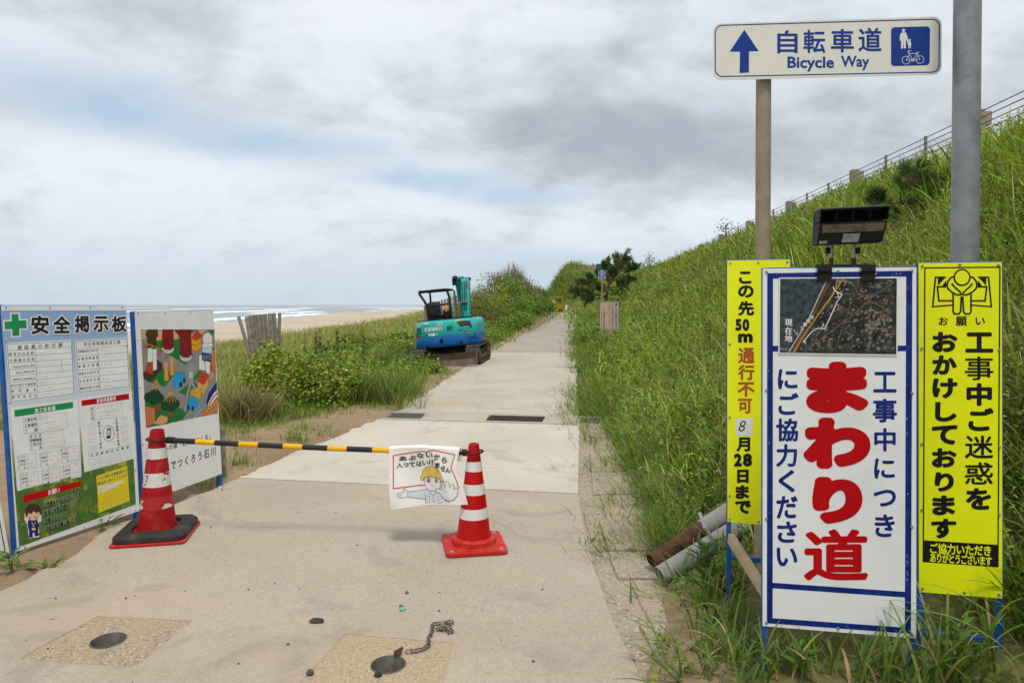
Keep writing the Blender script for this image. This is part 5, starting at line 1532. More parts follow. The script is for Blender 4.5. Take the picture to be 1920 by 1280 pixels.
# ---------------------------------------------------------------- cloth banner hung over the bar
Yb = at_(s_of(800)).y - .058
Mb = board_matrix(P(729, 954, Yb + .045), P(878, 945, Yb - .055))
Bf = Face(Mb)
z5 = zoom(720, 830, 5.567)
top = [(48, 62), (240, 52), (420, 44), (520, 48), (640, 62), (782, 76)]
bot = [(78, 692), (220, 670), (420, 650), (560, 640), (720, 638), (880, 640)]
rig = [(782, 76), (765, 180), (742, 290), (790, 370), (838, 470), (862, 560), (880, 640)]
lef = [(48, 62), (56, 220), (62, 400), (70, 560), (78, 692)]
def pl(pts, u):
    d = [0]
    for a, b_ in zip(pts[:-1], pts[1:]): d.append(d[-1] + math.hypot(b_[0] - a[0], b_[1] - a[1]))
    s = u * d[-1]
    return np.array([np.interp(s, d, [p[0] for p in pts]), np.interp(s, d, [p[1] for p in pts])])
def coons(u, v):
    T, B_, L_, R_ = pl(top, u), pl(bot, u), pl(lef, v), pl(rig, v)
    c00, c10, c01, c11 = np.array(top[0]), np.array(top[-1]), np.array(bot[0]), np.array(bot[-1])
    return (1 - v) * T + v * B_ + (1 - u) * L_ + u * R_ - ((1 - u) * (1 - v) * c00 + u * (1 - v) * c10 + (1 - u) * v * c01 + u * v * c11)
Bw = .52
def cdisp(x, y):
    """out-of-plane folds of the cloth"""
    q = x / Bw; r_ = y / .40
    lower = max(0.0, min(1.0, 1 - r_))
    return .012 * math.sin(9 * q + 2.0 * r_ + .5) * (.35 + .9 * lower) + .008 * math.sin(4 * r_ + 5 * q) + .022 * max(0, q - .72) / .28 * math.sin(3.2 * r_ + 1.0) + .016 * math.exp(-((q - .66 - .18 * (1 - r_)) / .05) ** 2) * (1 if r_ > .4 else r_ / .4)
Bf.tr = z5
NU, NV = 34, 26
t_ban = thing('warning_banner', 'white cloth banner with a helmeted worker holding up his palm', 'banner', mat=Mb)
mb = MB(); vs, fs = [], []
for j in range(NV + 1):
    for i in range(NU + 1):
        px, py = coons(i / NU, j / NV)
        q = Bf.uv(px, py); vs.append(Vector((q.x, q.y, cdisp(q.x, q.y))))
for j in range(NV):
    for i in range(NU):
        a = j * (NU + 1) + i; fs.append((a, a + NU + 1, a + NU + 2, a + 1))
# flap folded over the bar and down behind it
top_row = [vs[i] for i in range(NU + 1)]
b0 = len(vs)
for q in top_row: vs.append(q + Vector((0, .012, -.022)))
for q in top_row: vs.append(q + Vector((0, -.004, -.046)))
for q in top_row: vs.append(q + Vector((0.004, -.09, -.050)))
for r_ in range(3):
    for i in range(NU):
        a0 = i if r_ == 0 else b0 + (r_ - 1) * (NU + 1) + i
        c0_ = b0 + r_ * (NU + 1) + i
        fs.append((a0, a0 + 1, c0_ + 1, c0_))
mb.add(vs, fs, M=Mb)
co = mb.build('cloth', M_CLOTH, t_ban, smooth=True)
f = Face(Mb, lambda x, y: cdisp(x, y) + .0006)
f.tr = z5
f.stroke([(92, 134), (260, 108), (405, 84), (450, 92), (520, 66), (620, 96), (738, 124), (718, 190), (700, 262), (745, 350), (790, 468)], 11, 'pinkred', sub=8)
f.stroke([(92, 134), (100, 290), (108, 468), (250, 458), (430, 440)], 12, 'pinkred', sub=8)
for ch, a in zip('あぶないから', [(150, 142, 232, 192), (250, 132, 332, 186), (340, 104, 422, 158), (436, 98, 520, 148), (532, 110, 590, 170), (606, 148, 660, 208)]): f.fit(ch, *a, 'dgrey', .045)
for ch, a in zip('入ってはいけません', [(126, 212, 192, 264), (194, 214, 252, 254), (254, 204, 320, 254), (332, 190, 392, 246), (398, 180, 466, 232), (472, 168, 532, 226), (540, 196, 592, 254), (598, 232, 644, 290), (642, 258, 700, 304)]): f.fit(ch, *a, 'dgrey', .04)
bk = 'dgrey'
def shape(pts, k, w_=4):
    f.poly(pts, k); f.stroke(pts + [pts[0]], w_, bk)
# jacket and the outstretched arm
f.poly([(250, 506), (330, 500), (420, 492), (455, 480), (510, 540), (560, 510), (600, 540), (640, 592), (682, 600), (684, 612), (430, 626), (426, 586), (340, 578), (252, 560)], 'paleblue')
f.stroke([(250, 508), (340, 502), (420, 494), (455, 482)], 5, bk, sub=3); f.stroke([(252, 562), (340, 578), (426, 590), (434, 628)], 5, bk, sub=3); f.stroke([(418, 530), (428, 560), (426, 590)], 4, bk)
f.stroke([(455, 482), (475, 530), (508, 540), (552, 518)], 5, bk); f.stroke([(512, 542), (514, 625)], 4, bk); f.stroke([(476, 530), (496, 512)], 3, bk)
for q in (426, 560):
    shape([(q, 560), (q + 50, 558), (q + 48, 615), (q + 30, 628), (q + 8, 622)], 'white', 4); f.stroke([(q, 575), (q + 24, 588), (q + 50, 572)], 3, bk); f.disc(q + 24, 598, 5, bk, 8)
f.stroke([(640, 592), (684, 598), (682, 616)], 4, bk)
# left hand
shape([(248, 506), (232, 482), (210, 474), (202, 482), (218, 510), (160, 512), (146, 522), (150, 556), (176, 568), (250, 562)], 'white', 4)
for y in (527, 540, 552): f.stroke([(152, y), (200, y + 2)], 3, bk)
# face
shape([(416, 360), (420, 430), (436, 478), (462, 496), (500, 502), (545, 498), (585, 470), (602, 420), (598, 370), (560, 350), (440, 350)], 'white', 5)
f.disc(462, 394, 22, 'grey', 18, 24); f.disc(462, 394, 14, bk, 16, 16); f.disc(456, 388, 5, 'white', 8, 5); f.disc(550, 392, 20, 'grey', 18, 24); f.disc(550, 392, 13, bk, 16, 16); f.disc(545, 386, 5, 'white', 8, 5)
f.stroke([(436, 372), (460, 360), (486, 372)], 6, bk); f.stroke([(530, 370), (552, 360), (576, 368)], 6, bk); f.stroke([(494, 430), (504, 434)], 4, 'grey'); f.stroke([(486, 452), (512, 458), (540, 448)], 4, 'grey', sub=3)
# helmet
shape([(380, 378), (376, 360), (392, 348), (398, 300), (428, 258), (470, 242), (520, 240), (560, 254), (590, 290), (612, 350), (640, 396), (612, 392), (590, 366), (520, 352), (440, 352), (412, 366), (410, 388), (392, 388)], 'hat', 5)
f.stroke([(450, 252), (434, 296)], 4, bk); f.stroke([(486, 248), (470, 305)], 4, bk); f.stroke([(524, 252), (520, 306)], 4, bk); f.stroke([(556, 262), (566, 306)], 4, bk); f.stroke([(474, 338), (512, 336)], 4, 'brn')
# raised palm in front
shape([(540, 500), (536, 484), (552, 474), (584, 478), (606, 490), (604, 440), (590, 400), (606, 392), (622, 400), (650, 460), (652, 410), (664, 390), (682, 400), (694, 462), (704, 432), (722, 424), (738, 440), (734, 478), (752, 464), (772, 466), (780, 486), (770, 540), (740, 580), (700, 594), (650, 586), (616, 560), (596, 528)], 'white', 5)
f.stroke([(640, 492), (672, 490)], 3, bk); f.stroke([(612, 486), (622, 478)], 3, bk)
f.build(t_ban, 'print')

# ---------------------------------------------------------------- old bollard pipes and a batten beside the signs
def pipe(name, label, p0, p1, r, mat, wall=.008, extra=None):
    p0, p1 = Vector(p0), Vector(p1)
    t_ = thing(name, label, 'pipe', loc=p0)
    d = (p1 - p0).normalized()
    q = d.to_track_quat('Z', 'Y').to_matrix().to_4x4(); q.translation = p0
    L = (p1 - p0).length
    mb = MB(); mb.lathe([(r - wall, .25), (r - wall, 0), (r, 0), (r, .1), (r, L - .02), (r * .9, L), (.001, L)], 28, M=q); mb.build('tube', mat, t_, smooth=True)
    if extra:
        L2, m2 = extra
        mb = MB(); mb.lathe([(r - .004, L2), (r + .006, L2), (r + .006, L)], 28, M=q); mb.lathe([(r + .006, L - .001), (.001, L + .004)], 28, M=q)
        mb.build('sleeve', m2, t_, smooth=True)
    return t_
pipe('bollard_pipe', 'grey steel bollard lying on the grass edge, its open end toward the path', (.84, 3.88, .062), (1.52, 4.14, .34), .052, M_PIPE, .005)
pipe('bollard_pipe', 'rusty bollard with a grey sleeve lying behind the grey one', (.83, 4.07, .070), (1.60, 4.40, .40), .047, M_RUST, .006, (.40, M_PIPE))
mb = MB(); mb.tube([P(1312, 962, 4.0), P(1322, 990, 3.9), P(1338, 1012, 3.88), P(1350, 1008, 3.95)], .012, 8)
tag(mb.build('strap', M_STEEL, smooth=True), 'thin grey strap tied over the two lying bollards', 'strap')
a, b_ = P(1370, 1008, 3.17), P(1436, 1112, 2.78)
mb = MB(); d = (b_ - a); q = d.to_track_quat('Z', 'Y').to_matrix().to_4x4(); q.translation = a
mb.box((0, 0, d.length / 2), (.028, .048, d.length), M=q)
tag(mb.build('batten', M_TIMBER, bevel=.002), 'pale wooden batten bracing between the narrow yellow sign and the detour sign', 'batten')

M_SLEEVE = simple('zinc sleeve', (0.20, 0.195, 0.165), .7, var=.25, scale=25, dirt=(.11, .10, .08), dirt_amt=.7, dirt_scale=14)
# ---------------------------------------------------------------- bollard sockets, gratings, chain, litter
for c, lab in ((hole_a, 'round steel socket hole in the pebbly patch near the battered cone'), (hole_b, 'round socket hole in the sandy patch beside the chain')):
    t_ = thing('bollard_socket', lab, 'ground socket', loc=(c.x, c.y, 0))
    Mx = Matrix.Translation((c.x, c.y, 0))
    mb = MB(); mb.lathe([(HR - .0005, .001), (HR - .003, .0015), (HR - .004, -.28)], 36, M=Mx); mb.build('sleeve', M_SLEEVE, t_, smooth=True)
    mb = MB(); mb.lathe([(HR - .004, -.10), (HR * .5, -.09), (.001, -.095)], 36, M=Mx); mb.build('silt', (MATS.get('shade-darkened silt') or simple('shade-darkened silt', (0.12, 0.11, 0.09), .9, var=.3)), t_)  # silt colour darkened so the hole reads as deep and shaded
labs = {'grey0': 'grey steel drain grating in the channel at the left edge of the path', 'rust1': 'rusty drain grating in the middle of the path', 'grey2': 'small grey drain grating by the grass at the right end of the channel'}
for i, (a, b_, k) in enumerate(gr_spans):
    q0, q1, q2, q3 = chan(a + .006, .16), chan(b_ - .006, .16), chan(b_ - .006, .84), chan(a + .006, .84)
    t_ = thing('drain_grating', labs[k + str(i)], 'grating', loc=(q0.x, q0.y, 0))
    mm = M_GRATE if k == 'rust' else M_GRATEG
    ux = (q1 - q0); Lx = ux.length; ux.normalize(); uy = Vector((-ux.y, ux.x)); Ly = (q3 - q0).length
    Mx = Matrix(((ux.x, uy.x, 0, q0.x), (ux.y, uy.y, 0, q0.y), (0, 0, 1, 0), (0, 0, 0, 1)))
    mb = MB()
    nb = int(Lx / .045)
    for j in range(nb + 1): mb.box((Lx * j / nb, Ly / 2, -.012), (.014, Ly, .03), M=Mx)
    mb.build('bars', mm, t_)
    mb = MB()
    for y in np.linspace(0, Ly, 7): mb.box((Lx / 2, y, -.016), (Lx, .012, .02), M=Mx)
    mb.build('cross_rods', mm, t_)
    mb = MB(); mb.box((Lx / 2, Ly / 2, -.055), (Lx, Ly, .01), M=Mx); mb.build('trough', simple('dark trough floor', (0.035, 0.03, 0.025), .95), t_)  # near-black floor just under the bars

# chain of steel links
def zc(x, y): return (480 + x / 3.692, 1040 + y / 3.692)
path_ = [(1045, 670), (1085, 662), (1120, 662), (1160, 645), (1190, 630), (1200, 600), (1192, 575), (1210, 550), (1220, 520), (1222, 485), (1250, 472), (1290, 470), (1330, 462), (1360, 462), (1345, 478), (1310, 472), (1298, 488), (1300, 510), (1330, 505), (1362, 528), (1340, 538), (1318, 522), (1290, 520), (1258, 518), (1256, 506), (1290, 508), (1320, 494)]
pts = [G(*zc(*p), .008) for p in path_]
dens_ = [pts[0]]
for a, b_ in zip(pts[:-1], pts[1:]):
    n = max(1, int((b_ - a).length / .005)); dens_ += [a.lerp(b_, (i + 1) / n) for i in range(n)]
mb = MB()
pitch = .021; i0 = 0; k = 0
acc = 0; last = dens_[0]; stops = [dens_[0]]
for q in dens_[1:]:
    acc += (q - last).length; last = q
    if acc >= pitch: stops.append(q); acc = 0
rs = random.Random(12)
for k, (a, b_) in enumerate(zip(stops[:-1], stops[1:])):
    c = (a + b_) / 2 + Vector((0, 0, .003 * (k > len(stops) * .62)))
    d = (b_ - a).normalized(); s = Vector((-d.y, d.x, 0))
    roll = R(20 if k % 2 else 75) + rs.uniform(-.2, .2)
    s2 = s * math.cos(roll) + Vector((0, 0, 1)) * math.sin(roll)
    hl, hw_ = .0165, .0085
    loop = []
    for ang in range(0, 360, 30):
        ca, sa = math.cos(R(ang)), math.sin(R(ang))
        loop.append(c + d * (ca * hw_ + (hl - hw_) * (1 if ca > 0 else -1)) + s2 * sa * hw_)
    mb.tube(loop, .0027, 6, closed=True)
tag(mb.build('chain', M_CHAIN, smooth=True), 'loose steel chain lying on the concrete by the sandy socket', 'chain')
mb = MB()
mb.tube([G(*zc(*p), .012) for p in [(1012, 642), (985, 660), (962, 668), (962, 682), (990, 684), (1004, 672)]], .007, 8)
tag(mb.build('anchor_hook', M_RUST, smooth=True), 'bent rusty hook fixed at the near end of the chain', 'hook')

def rock(px, py, r, mat, name, label, cat, group=None, seed=0, flat=.6, elong=1.0):
    c = G(px, py); rr_ = random.Random(seed)
    bm = bmesh.new(); bmesh.ops.create_icosphere(bm, subdivisions=2, radius=1)
    for v in bm.verts:
        k = 1 + rr_.uniform(-.22, .22)
        v.co = Vector((v.co.x * r * k * elong, v.co.y * r * k, v.co.z * r * k * flat))
    a = rr_.uniform(0, 3)
    bmesh.ops.rotate(bm, verts=bm.verts, matrix=Matrix.Rotation(a if elong < 1.3 else rr_.uniform(-.3, .3), 3, 'Z'), cent=(0, 0, 0))
    bmesh.ops.translate(bm, verts=bm.verts, vec=(c.x, c.y, r * flat * .6))
    me = bpy.data.meshes.new(name); bm.to_mesh(me); bm.free(); me.materials.append(mat)
    o = bpy.data.objects.new(name, me); COL.objects.link(o); MW[name] = Matrix.Identity(4)
    return tag(o, label, cat, group)
rock(593, 1165, .026, M_RUBBER, 'rubber_scrap', 'flat black scrap of rubber left of the chain patch', 'scrap', None, 1, .35, 1.5)
rock(708, 1266, .018, M_RUBBER, 'rubber_scrap', 'black scrap just below the sandy socket hole', 'scrap', None, 2, .5)
rock(582, 1263, .016, M_STONE, 'stone', 'rounded grey stone at the corner of the sandy patch', 'stone', None, 3, .85)
rock(754, 1143, .018, M_MINT, 'plastic_scrap', 'crumpled pale green plastic scrap on the concrete', 'scrap', None, 4, .4)
rock(752, 1137, .010, M_STONEB, 'stone', 'small brown stone touching the green plastic scrap', 'stone', None, 5, .8)
rock(763, 1112, .010, M_STONEB, 'stone', 'brown stone up from the green plastic scrap', 'stone', None, 6, .8)
rs = random.Random(21)
spots = [(859, 1075), (253, 1117), (236, 1122), (433, 1131), (321, 1059), (447, 1244), (248, 1279), (823, 1145), (562, 1104), (583, 1111), (866, 1142), (983, 1097), (630, 962), (702, 972), (637, 1011), (860, 1066), (800, 1072), (830, 1105), (466, 1105), (104, 1122), (1017, 1105), (395, 989), (730, 1078), (918, 1095), (937, 1096), (652, 1062), (515, 1093), (346, 1108), (132, 1040), (180, 1010), (215, 1070), (940, 1200), (968, 1192), (1000, 1240), (905, 1145), (540, 1208), (50, 1200), (90, 1215), (670, 1022), (990, 1000), (1010, 960), (560, 960)]
for i, (x, y) in enumerate(spots):
    rock(x, y, rs.choice([.0022, .003, .004, .0065]) * rs.uniform(.8, 1.2), rs.choice([M_STONE, M_STONE, M_STONEB]), 'pebble', 'tiny dark pebbles scattered over the concrete', 'pebble', 'pebbles on the concrete', 30 + i, .75)
rock(1112, 1012, .011, M_STONEB, 'stone', 'brown stone on the kerb blocks', 'stone', None, 90, .7)
rock(820, 690, .085, M_LITTER, 'litter', 'white scrap of litter in front of the excavator blade', 'litter', None, 91, .6)
for i, (x, y, a) in enumerate([(824, 1110, 10), (1017, 1097, 30), (190, 1144, 40), (193, 1094, 5), (98, 1160, 60), (1143, 842, 20), (1151, 905, 80), (1149, 978, 10), (1139, 908, 40), (1122, 985, 70)]):
    c = G(x, y); mb = MB(); mb.add([(c.x - .018 * math.cos(a), c.y - .018 * math.sin(a), .004), (c.x - .002, c.y + .006, .007), (c.x + .018 * math.cos(a), c.y + .018 * math.sin(a), .005), (c.x + .002, c.y - .005, .006)], [(0, 1, 2, 3)])
    tag(mb.build('dead_leaf', M_YEL if i in (0, 2, 3) else M_TIMBER), 'tiny curled dead leaves lying on the concrete', 'leaf', 'dead leaves on the concrete')
# ---------------------------------------------------------------- distance helpers
def hit(px, py, lift=0.0):
    """where the ray through a photo pixel meets the terrain"""
    Y = 1.8
    while Y < 260:
        p = P(px, py, Y)
        if p.z <= float(H(p.x, p.y)) + lift:
            lo, hi = Y - 0.1 * max(1, Y * .02), Y
            for _ in range(24):
                m_ = (lo + hi) / 2; q = P(px, py, m_)
                if q.z <= float(H(q.x, q.y)) + lift: hi = m_
                else: lo = m_
            return P(px, py, hi)
        Y += 0.1 * max(1, Y * .02)
    return P(px, py, 60)

# ---------------------------------------------------------------- teal and blue mini excavator
Mx = Matrix.Translation((-1.66, 19.25, -0.045)) @ Matrix.Rotation(R(-5.5), 4, 'Z') @ Matrix.Rotation(R(-5.2), 4, 'Y')
t_ex = thing('mini_excavator', 'teal and blue mini excavator parked half on the grass, boom raised', 'excavator', mat=Mx)
def part(mb, name, mat, parent=t_ex, smooth=False, bevel=0.0):
    return mb.build(name, mat, parent, smooth=smooth, local=True, bevel=bevel)
def stadium(L, h, n=8):
    r_ = h / 2; out = []
    for k in range(n + 1): out.append((L / 2 - r_ + r_ * math.cos(R(-90 + 180 * k / n)), r_ + r_ * math.sin(R(-90 + 180 * k / n))))
    for k in range(n + 1): out.append((-L / 2 + r_ + r_ * math.cos(R(90 + 180 * k / n)), r_ + r_ * math.sin(R(90 + 180 * k / n))))
    return out
def track(cx, L=2.35, h=.50, wd=.36, parent=t_ex):
    outer, inner = stadium(L, h), [(y, .045 + z * (h - .09) / h) for y, z in stadium(L - .09, h)]
    n = len(outer); mb = MB(); vs = []
    for x in (cx - wd / 2, cx + wd / 2):
        vs += [(x, y, z) for y, z in outer] + [(x, y, z) for y, z in inner]
    fs = []
    for k in range(n):
        j = (k + 1) % n
        fs += [(k, j, 2 * n + j, 2 * n + k), (n + j, n + k, 3 * n + k, 3 * n + j), (k, n + k, n + j, j), (2 * n + j, 3 * n + j, 3 * n + k, 2 * n + k)]
    mb.add(vs, fs)
    # raised grouser bars round the loop
    per = [0]
    for k in range(n): per.append(per[-1] + math.dist(outer[k], outer[(k + 1) % n]))
    m_ = 34
    for q in range(m_):
        s = per[-1] * q / m_
        k = max(i for i in range(n) if per[i] <= s); u = (s - per[k]) / max(1e-6, per[k + 1] - per[k])
        a, b_ = outer[k], outer[(k + 1) % n]
        y, z = a[0] + (b_[0] - a[0]) * u, a[1] + (b_[1] - a[1]) * u
        ang = math.atan2(b_[1] - a[1], b_[0] - a[0])
        mb.box((0, 0, 0), (wd * .94, .032, .036), M=Matrix.Translation((cx, y, z)) @ Matrix.Rotation(ang, 4, 'X'))
    tk = part(mb, 'track', M_TRACK, parent)
    s = 1 if cx > 0 else -1
    mb = MB(); mb.box((cx, 0, h / 2), (wd * .62, L - .55, .20)); b = part(mb, 'track_frame', M_BLACK, tk, bevel=.02)
    for y, r_ in ((-L / 2 + .26, .185), (L / 2 - .26, .185)):
        mb = MB(); mb.cyl((cx - wd * .36, y, h / 2), (cx + wd * .42, y, h / 2), r_, n=20); mb.cyl((cx + s * wd * .40, y, h / 2), (cx + s * wd * .50, y, h / 2), r_ * .5, n=12); part(mb, 'wheel', M_BLADE, tk)
    for y in (-.5, -.17, .17, .5):
        mb = MB(); mb.cyl((cx - wd * .36, y, .13), (cx + wd * .42, y, .13), .075, n=14); part(mb, 'roller', M_BLADE, tk)
    return tk
track(-.76); track(.76)
mb = MB(); mb.box((0, 0, .33), (1.2, .9, .2)); mb.cyl((0, 0, .38), (0, 0, .54), .36, n=24); part(mb, 'undercarriage', M_BLACK)
# dozer blade at the back with its arms
mb = MB()
prof = [(-1.62, .03), (-1.55, .06), (-1.50, .20), (-1.53, .29), (-1.60, .36), (-1.63, .36), (-1.575, .28), (-1.55, .20), (-1.60, .07)]
n = len(prof)
vs = [(-.93, y, z) for y, z in prof] + [(.93, y, z) for y, z in prof]
mb.add(vs, [(k, (k + 1) % n, n + (k + 1) % n, n + k) for k in range(n)] + [tuple(range(n))[::-1], tuple(range(n, 2 * n))])
for s in (-1, 1):
    mb.add([(s * .935, y, z) for y, z in ((-1.62, .03), (-1.46, .03), (-1.46, .36), (-1.63, .365))] + [(s * .915, y, z) for y, z in ((-1.62, .03), (-1.46, .03), (-1.46, .36), (-1.63, .365))], [(0, 1, 2, 3), (7, 6, 5, 4), (0, 3, 7, 4), (1, 5, 6, 2), (3, 2, 6, 7), (0, 4, 5, 1)])
part(mb, 'dozer_blade', M_BLADE)
for s in (-1, 1):
    mb = MB(); mb.box((s * .38, -1.0, .24), (.10, 1.05, .12)); part(mb, 'blade_arm', M_BLADE, bevel=.01)
# upper body: rear face curved at the corners
BW = .87
def rear_y(x): return -.86 + .30 * (abs(x) / BW) ** 4
def outline_at(inset):
    pts = [(x * (BW - inset), rear_y(x * BW) + inset * (1 if True else 0)) for x in np.linspace(-1, 1, 25)]
    return pts + [(BW - inset, .35), (BW - inset, .86 - inset), (-BW + inset, .86 - inset), (-BW + inset, .35)]
def loft(levels, name, mat):
    mb = MB(); vs = []; n = None
    for z, ins in levels:
        o = outline_at(ins); n = len(o); vs += [(x, y, z) for x, y in o]
    fs = []
    for l in range(len(levels) - 1):
        for k in range(n): fs.append((l * n + k, l * n + (k + 1) % n, (l + 1) * n + (k + 1) % n, (l + 1) * n + k))
    fs += [tuple(range(n))[::-1], tuple(range((len(levels) - 1) * n, len(levels) * n))]
    mb.add(vs, fs); return part(mb, name, mat, smooth=True)
loft([(.50, .06), (.53, .02), (.56, .004), (.78, 0), (.805, .006)], 'counterweight', M_MBLUE)
loft([(.808, .012), (.83, .004), (1.0, .004), (1.14, .02), (1.20, .05), (1.235, .10)], 'engine_hood', M_TEAL)
mb = MB(); mb.box((-.28, .10, 1.245), (1.05, 1.2, .03)); mb.box((.45, .0, 1.255), (.52, .95, .05)); part(mb, 'deck_mat', M_BLACK, bevel=.01)
def on_rear(pts, name, mat, out=.004, parent=t_ex):
    mb = MB(); n = len(pts)
    mb.add([(x, rear_y(x) - out, z) for x, z in pts] + [(x, rear_y(x) + .02, z) for x, z in pts], [tuple(range(n))] + [(k, n + k, n + (k + 1) % n, (k + 1) % n) for k in range(n)])
    return part(mb, name, mat, parent)
on_rear([(.37, 1.17), (.55, 1.175), (.70, 1.15), (.71, 1.09), (.55, 1.10), (.40, 1.105)], 'vent', M_GRATE)
on_rear([(.41, 1.09), (.56, 1.085), (.72, 1.07), (.745, .95), (.60, .97), (.45, 1.03)], 'vent', M_GRATE)
for q in range(5): on_rear([(-.80, 1.07 - .035 * q), (-.66, 1.07 - .035 * q), (-.66, 1.052 - .035 * q), (-.80, 1.052 - .035 * q)], 'louvre', M_BLACK, .003)
on_rear([(-.855, .82), (-.70, .82), (-.745, .89), (-.80, .905), (-.85, .875)], 'tail_light', M_REDL, .008)
on_rear([(.53, .835), (.83, .825), (.78, .86), (.60, .90), (.55, .895)], 'tail_light', M_REDL, .008)
on_rear([(.07, 1.06), (.22, 1.06), (.22, .97), (.17, .955), (.13, .93), (.09, .955), (.07, .97)], 'latch', simple('dark teal latch', (0.006, 0.14, 0.13), .5), .006)
for x, z, r_ in ((-.10, .675, .055), (-.52, .56, .035), (.42, .60, .035)):
    on_rear([(x + r_ * math.cos(R(a)), z + r_ * math.sin(R(a)) * (1.25 if r_ > .05 else 1)) for a in range(0, 360, 24)], 'port', M_BLACK, .006)
on_rear([(.62, .77), (.80, .77), (.80, .67), (.68, .67), (.63, .71)], 'tow_eye', simple('dark blue recess', (0.006, 0.045, 0.15), .5), .004)
Mr = Mx @ Matrix(((1, 0, 0, 0), (0, 0, -1, -.86), (0, 1, 0, 0), (0, 0, 0, 1)))
f = Face(Mr, lambda x, y: -(rear_y(x) + .86) + .002)
x = -.535
for ch, wd in zip('KaneKO', (.088, .074, .076, .076, .088, .098)):
    f.fit_local(ch, x, .965 if ch != 'O' else .963, x + wd - .008, 1.058, 'white', .035); x += wd
f.raw([(-.10 + .072 * math.cos(R(a)), 1.125 + .05 * math.sin(R(a))) for a in range(0, 360, 18)], [tuple(range(20))], 'white')
f.raw([(-.10 + .045 * math.cos(R(a)), 1.125 + .033 * math.sin(R(a))) for a in range(0, 360, 18)], [tuple(range(20))], 'dgrey')
f.raw([(-.135, 1.115), (-.105, 1.11), (-.10, 1.14), (-.12, 1.145)], [(0, 1, 2, 3)], 'white'); f.raw([(-.09, 1.11), (-.07, 1.115), (-.075, 1.14), (-.088, 1.14)], [(0, 1, 2, 3)], 'white')
q = lambda x0, y0, x1, y1, k: f.raw([(x0, y0), (x1, y0), (x1, y1), (x0, y1)], [(0, 1, 2, 3)], k)
q(-.76, 1.10, -.66, 1.165, 'boardyellow'); q(.33, 1.165, .45, 1.205, 'boardyellow'); q(-.55, 1.155, -.42, 1.20, 'white')
q(-.52, .84, -.46, .90, 'dgrey'); q(-.45, .84, -.38, .90, 'paleblue'); q(-.37, .83, -.26, .90, 'white'); q(-.23, .86, -.18, .885, 'white')
x = .355
for ch in '78888': x += .03; q(x, .92, x + .022, .945, 'dgreen')
for xx in (-.575, .235): q(xx - .002, .82, xx + .002, 1.20, 'dgreen')
f.build(t_ex, 'printed_marks')
# canopy frame, seat, beacon, windscreen
mb = MB()
mb.tube([(-.52, -.30, 1.24), (-.55, -.30, 1.70), (-.60, -.28, 1.80), (-.76, -.15, 2.03), (-.74, -.1, 2.06), (-.40, -.1, 2.08), (-.05, -.1, 2.08), (.03, -.08, 2.03), (.08, -.1, 1.85), (.09, -.12, 1.24)], .036, 10)
part(mb, 'canopy_frame', M_BLACK, smooth=True)
mb = MB(); mb.tube([(-.55, -.30, 1.64), (.06, -.22, 1.67)], .028, 8); part(mb, 'cross_bar', M_BLACK, smooth=True)
mb = MB(); mb.prism([(-.78, -.18), (.03, -.18), (.07, .55), (.03, .95), (-.74, .95), (-.80, .55)], 2.06, 2.11); part(mb, 'roof', M_BLACK, bevel=.02)
for x in (-.68, .05):
    mb = MB(); mb.tube([(x, .9, 2.06), (x, .92, 1.25)], .03, 8); part(mb, 'front_post', M_BLACK, smooth=True)
mb = MB(); mb.add([(.085, -.05, 1.25), (.085, .85, 1.25), (.07, .85, 2.02), (.075, .0, 2.0)], [(0, 1, 2, 3)]); part(mb, 'windscreen', M_GLASS)
mb = MB(); mb.box((-.38, .12, 1.33), (.40, .44, .13)); se = part(mb, 'seat', M_RUBBER, bevel=.04)
mb = MB(); mb.box((-.38, -.12, 1.55), (.38, .12, .42)); part(mb, 'seat_back', M_RUBBER, se, bevel=.06)
mb = MB(); mb.lathe([(.10, 0), (.10, .22), (.07, .26), (.001, .27)], 16, M=Matrix.Translation((-.08, .1, 1.26))); part(mb, 'filter', M_BLACK, smooth=True)
mb = MB(); mb.lathe([(.05, 0), (.055, .05), (.001, .052)], 16, M=Matrix.Translation((.0, -.27, 1.46))); part(mb, 'beacon_base', M_STEEL)
mb = MB(); mb.lathe([(.048, 0), (.052, .08), (.03, .13), (.001, .135)], 16, M=Matrix.Translation((.0, -.27, 1.51))); part(mb, 'beacon', M_ORANGEGL, smooth=True)
mb = MB(); mb.tube([(.0, -.27, 1.24), (.0, -.27, 1.47)], .015, 6); part(mb, 'beacon_stem', M_BLACK)
for x in (-.20, -.60):
    mb = MB(); mb.tube([(x, .5, 1.25), (x + .02, .52, 1.52)], .014, 6); mb.cyl((x + .02, .52, 1.52), (x + .02, .53, 1.60), .026, n=8); part(mb, 'lever', M_BLACK)
# boom raised in front, arm folded beyond it
mb = MB(); mb.box((.30, .98, .95), (.42, .30, .55)); part(mb, 'swing_bracket', M_BLADE, bevel=.03)
def beam(pts, wd, mat, name, parent=t_ex):
    """flat sided beam with a profile in the y-z plane"""
    mb = MB(); n = len(pts); x0 = pts[0][0]
    vs = [(x0 - wd / 2, y, z) for _, y, z in pts] + [(x0 + wd / 2, y, z) for _, y, z in pts]
    mb.add(vs, [(k, (k + 1) % n, n + (k + 1) % n, n + k) for k in range(n)] + [tuple(range(n))[::-1], tuple(range(n, 2 * n))])
    return part(mb, name, mat, parent, bevel=.012)
bo = beam([(.30, y, z) for y, z in ((.90, 1.0), (1.12, .95), (1.30, 1.5), (1.45, 1.85), (1.75, 2.28), (1.68, 2.44), (1.52, 2.42), (1.22, 2.0), (1.04, 1.6))], .25, M_TEAL, 'boom')
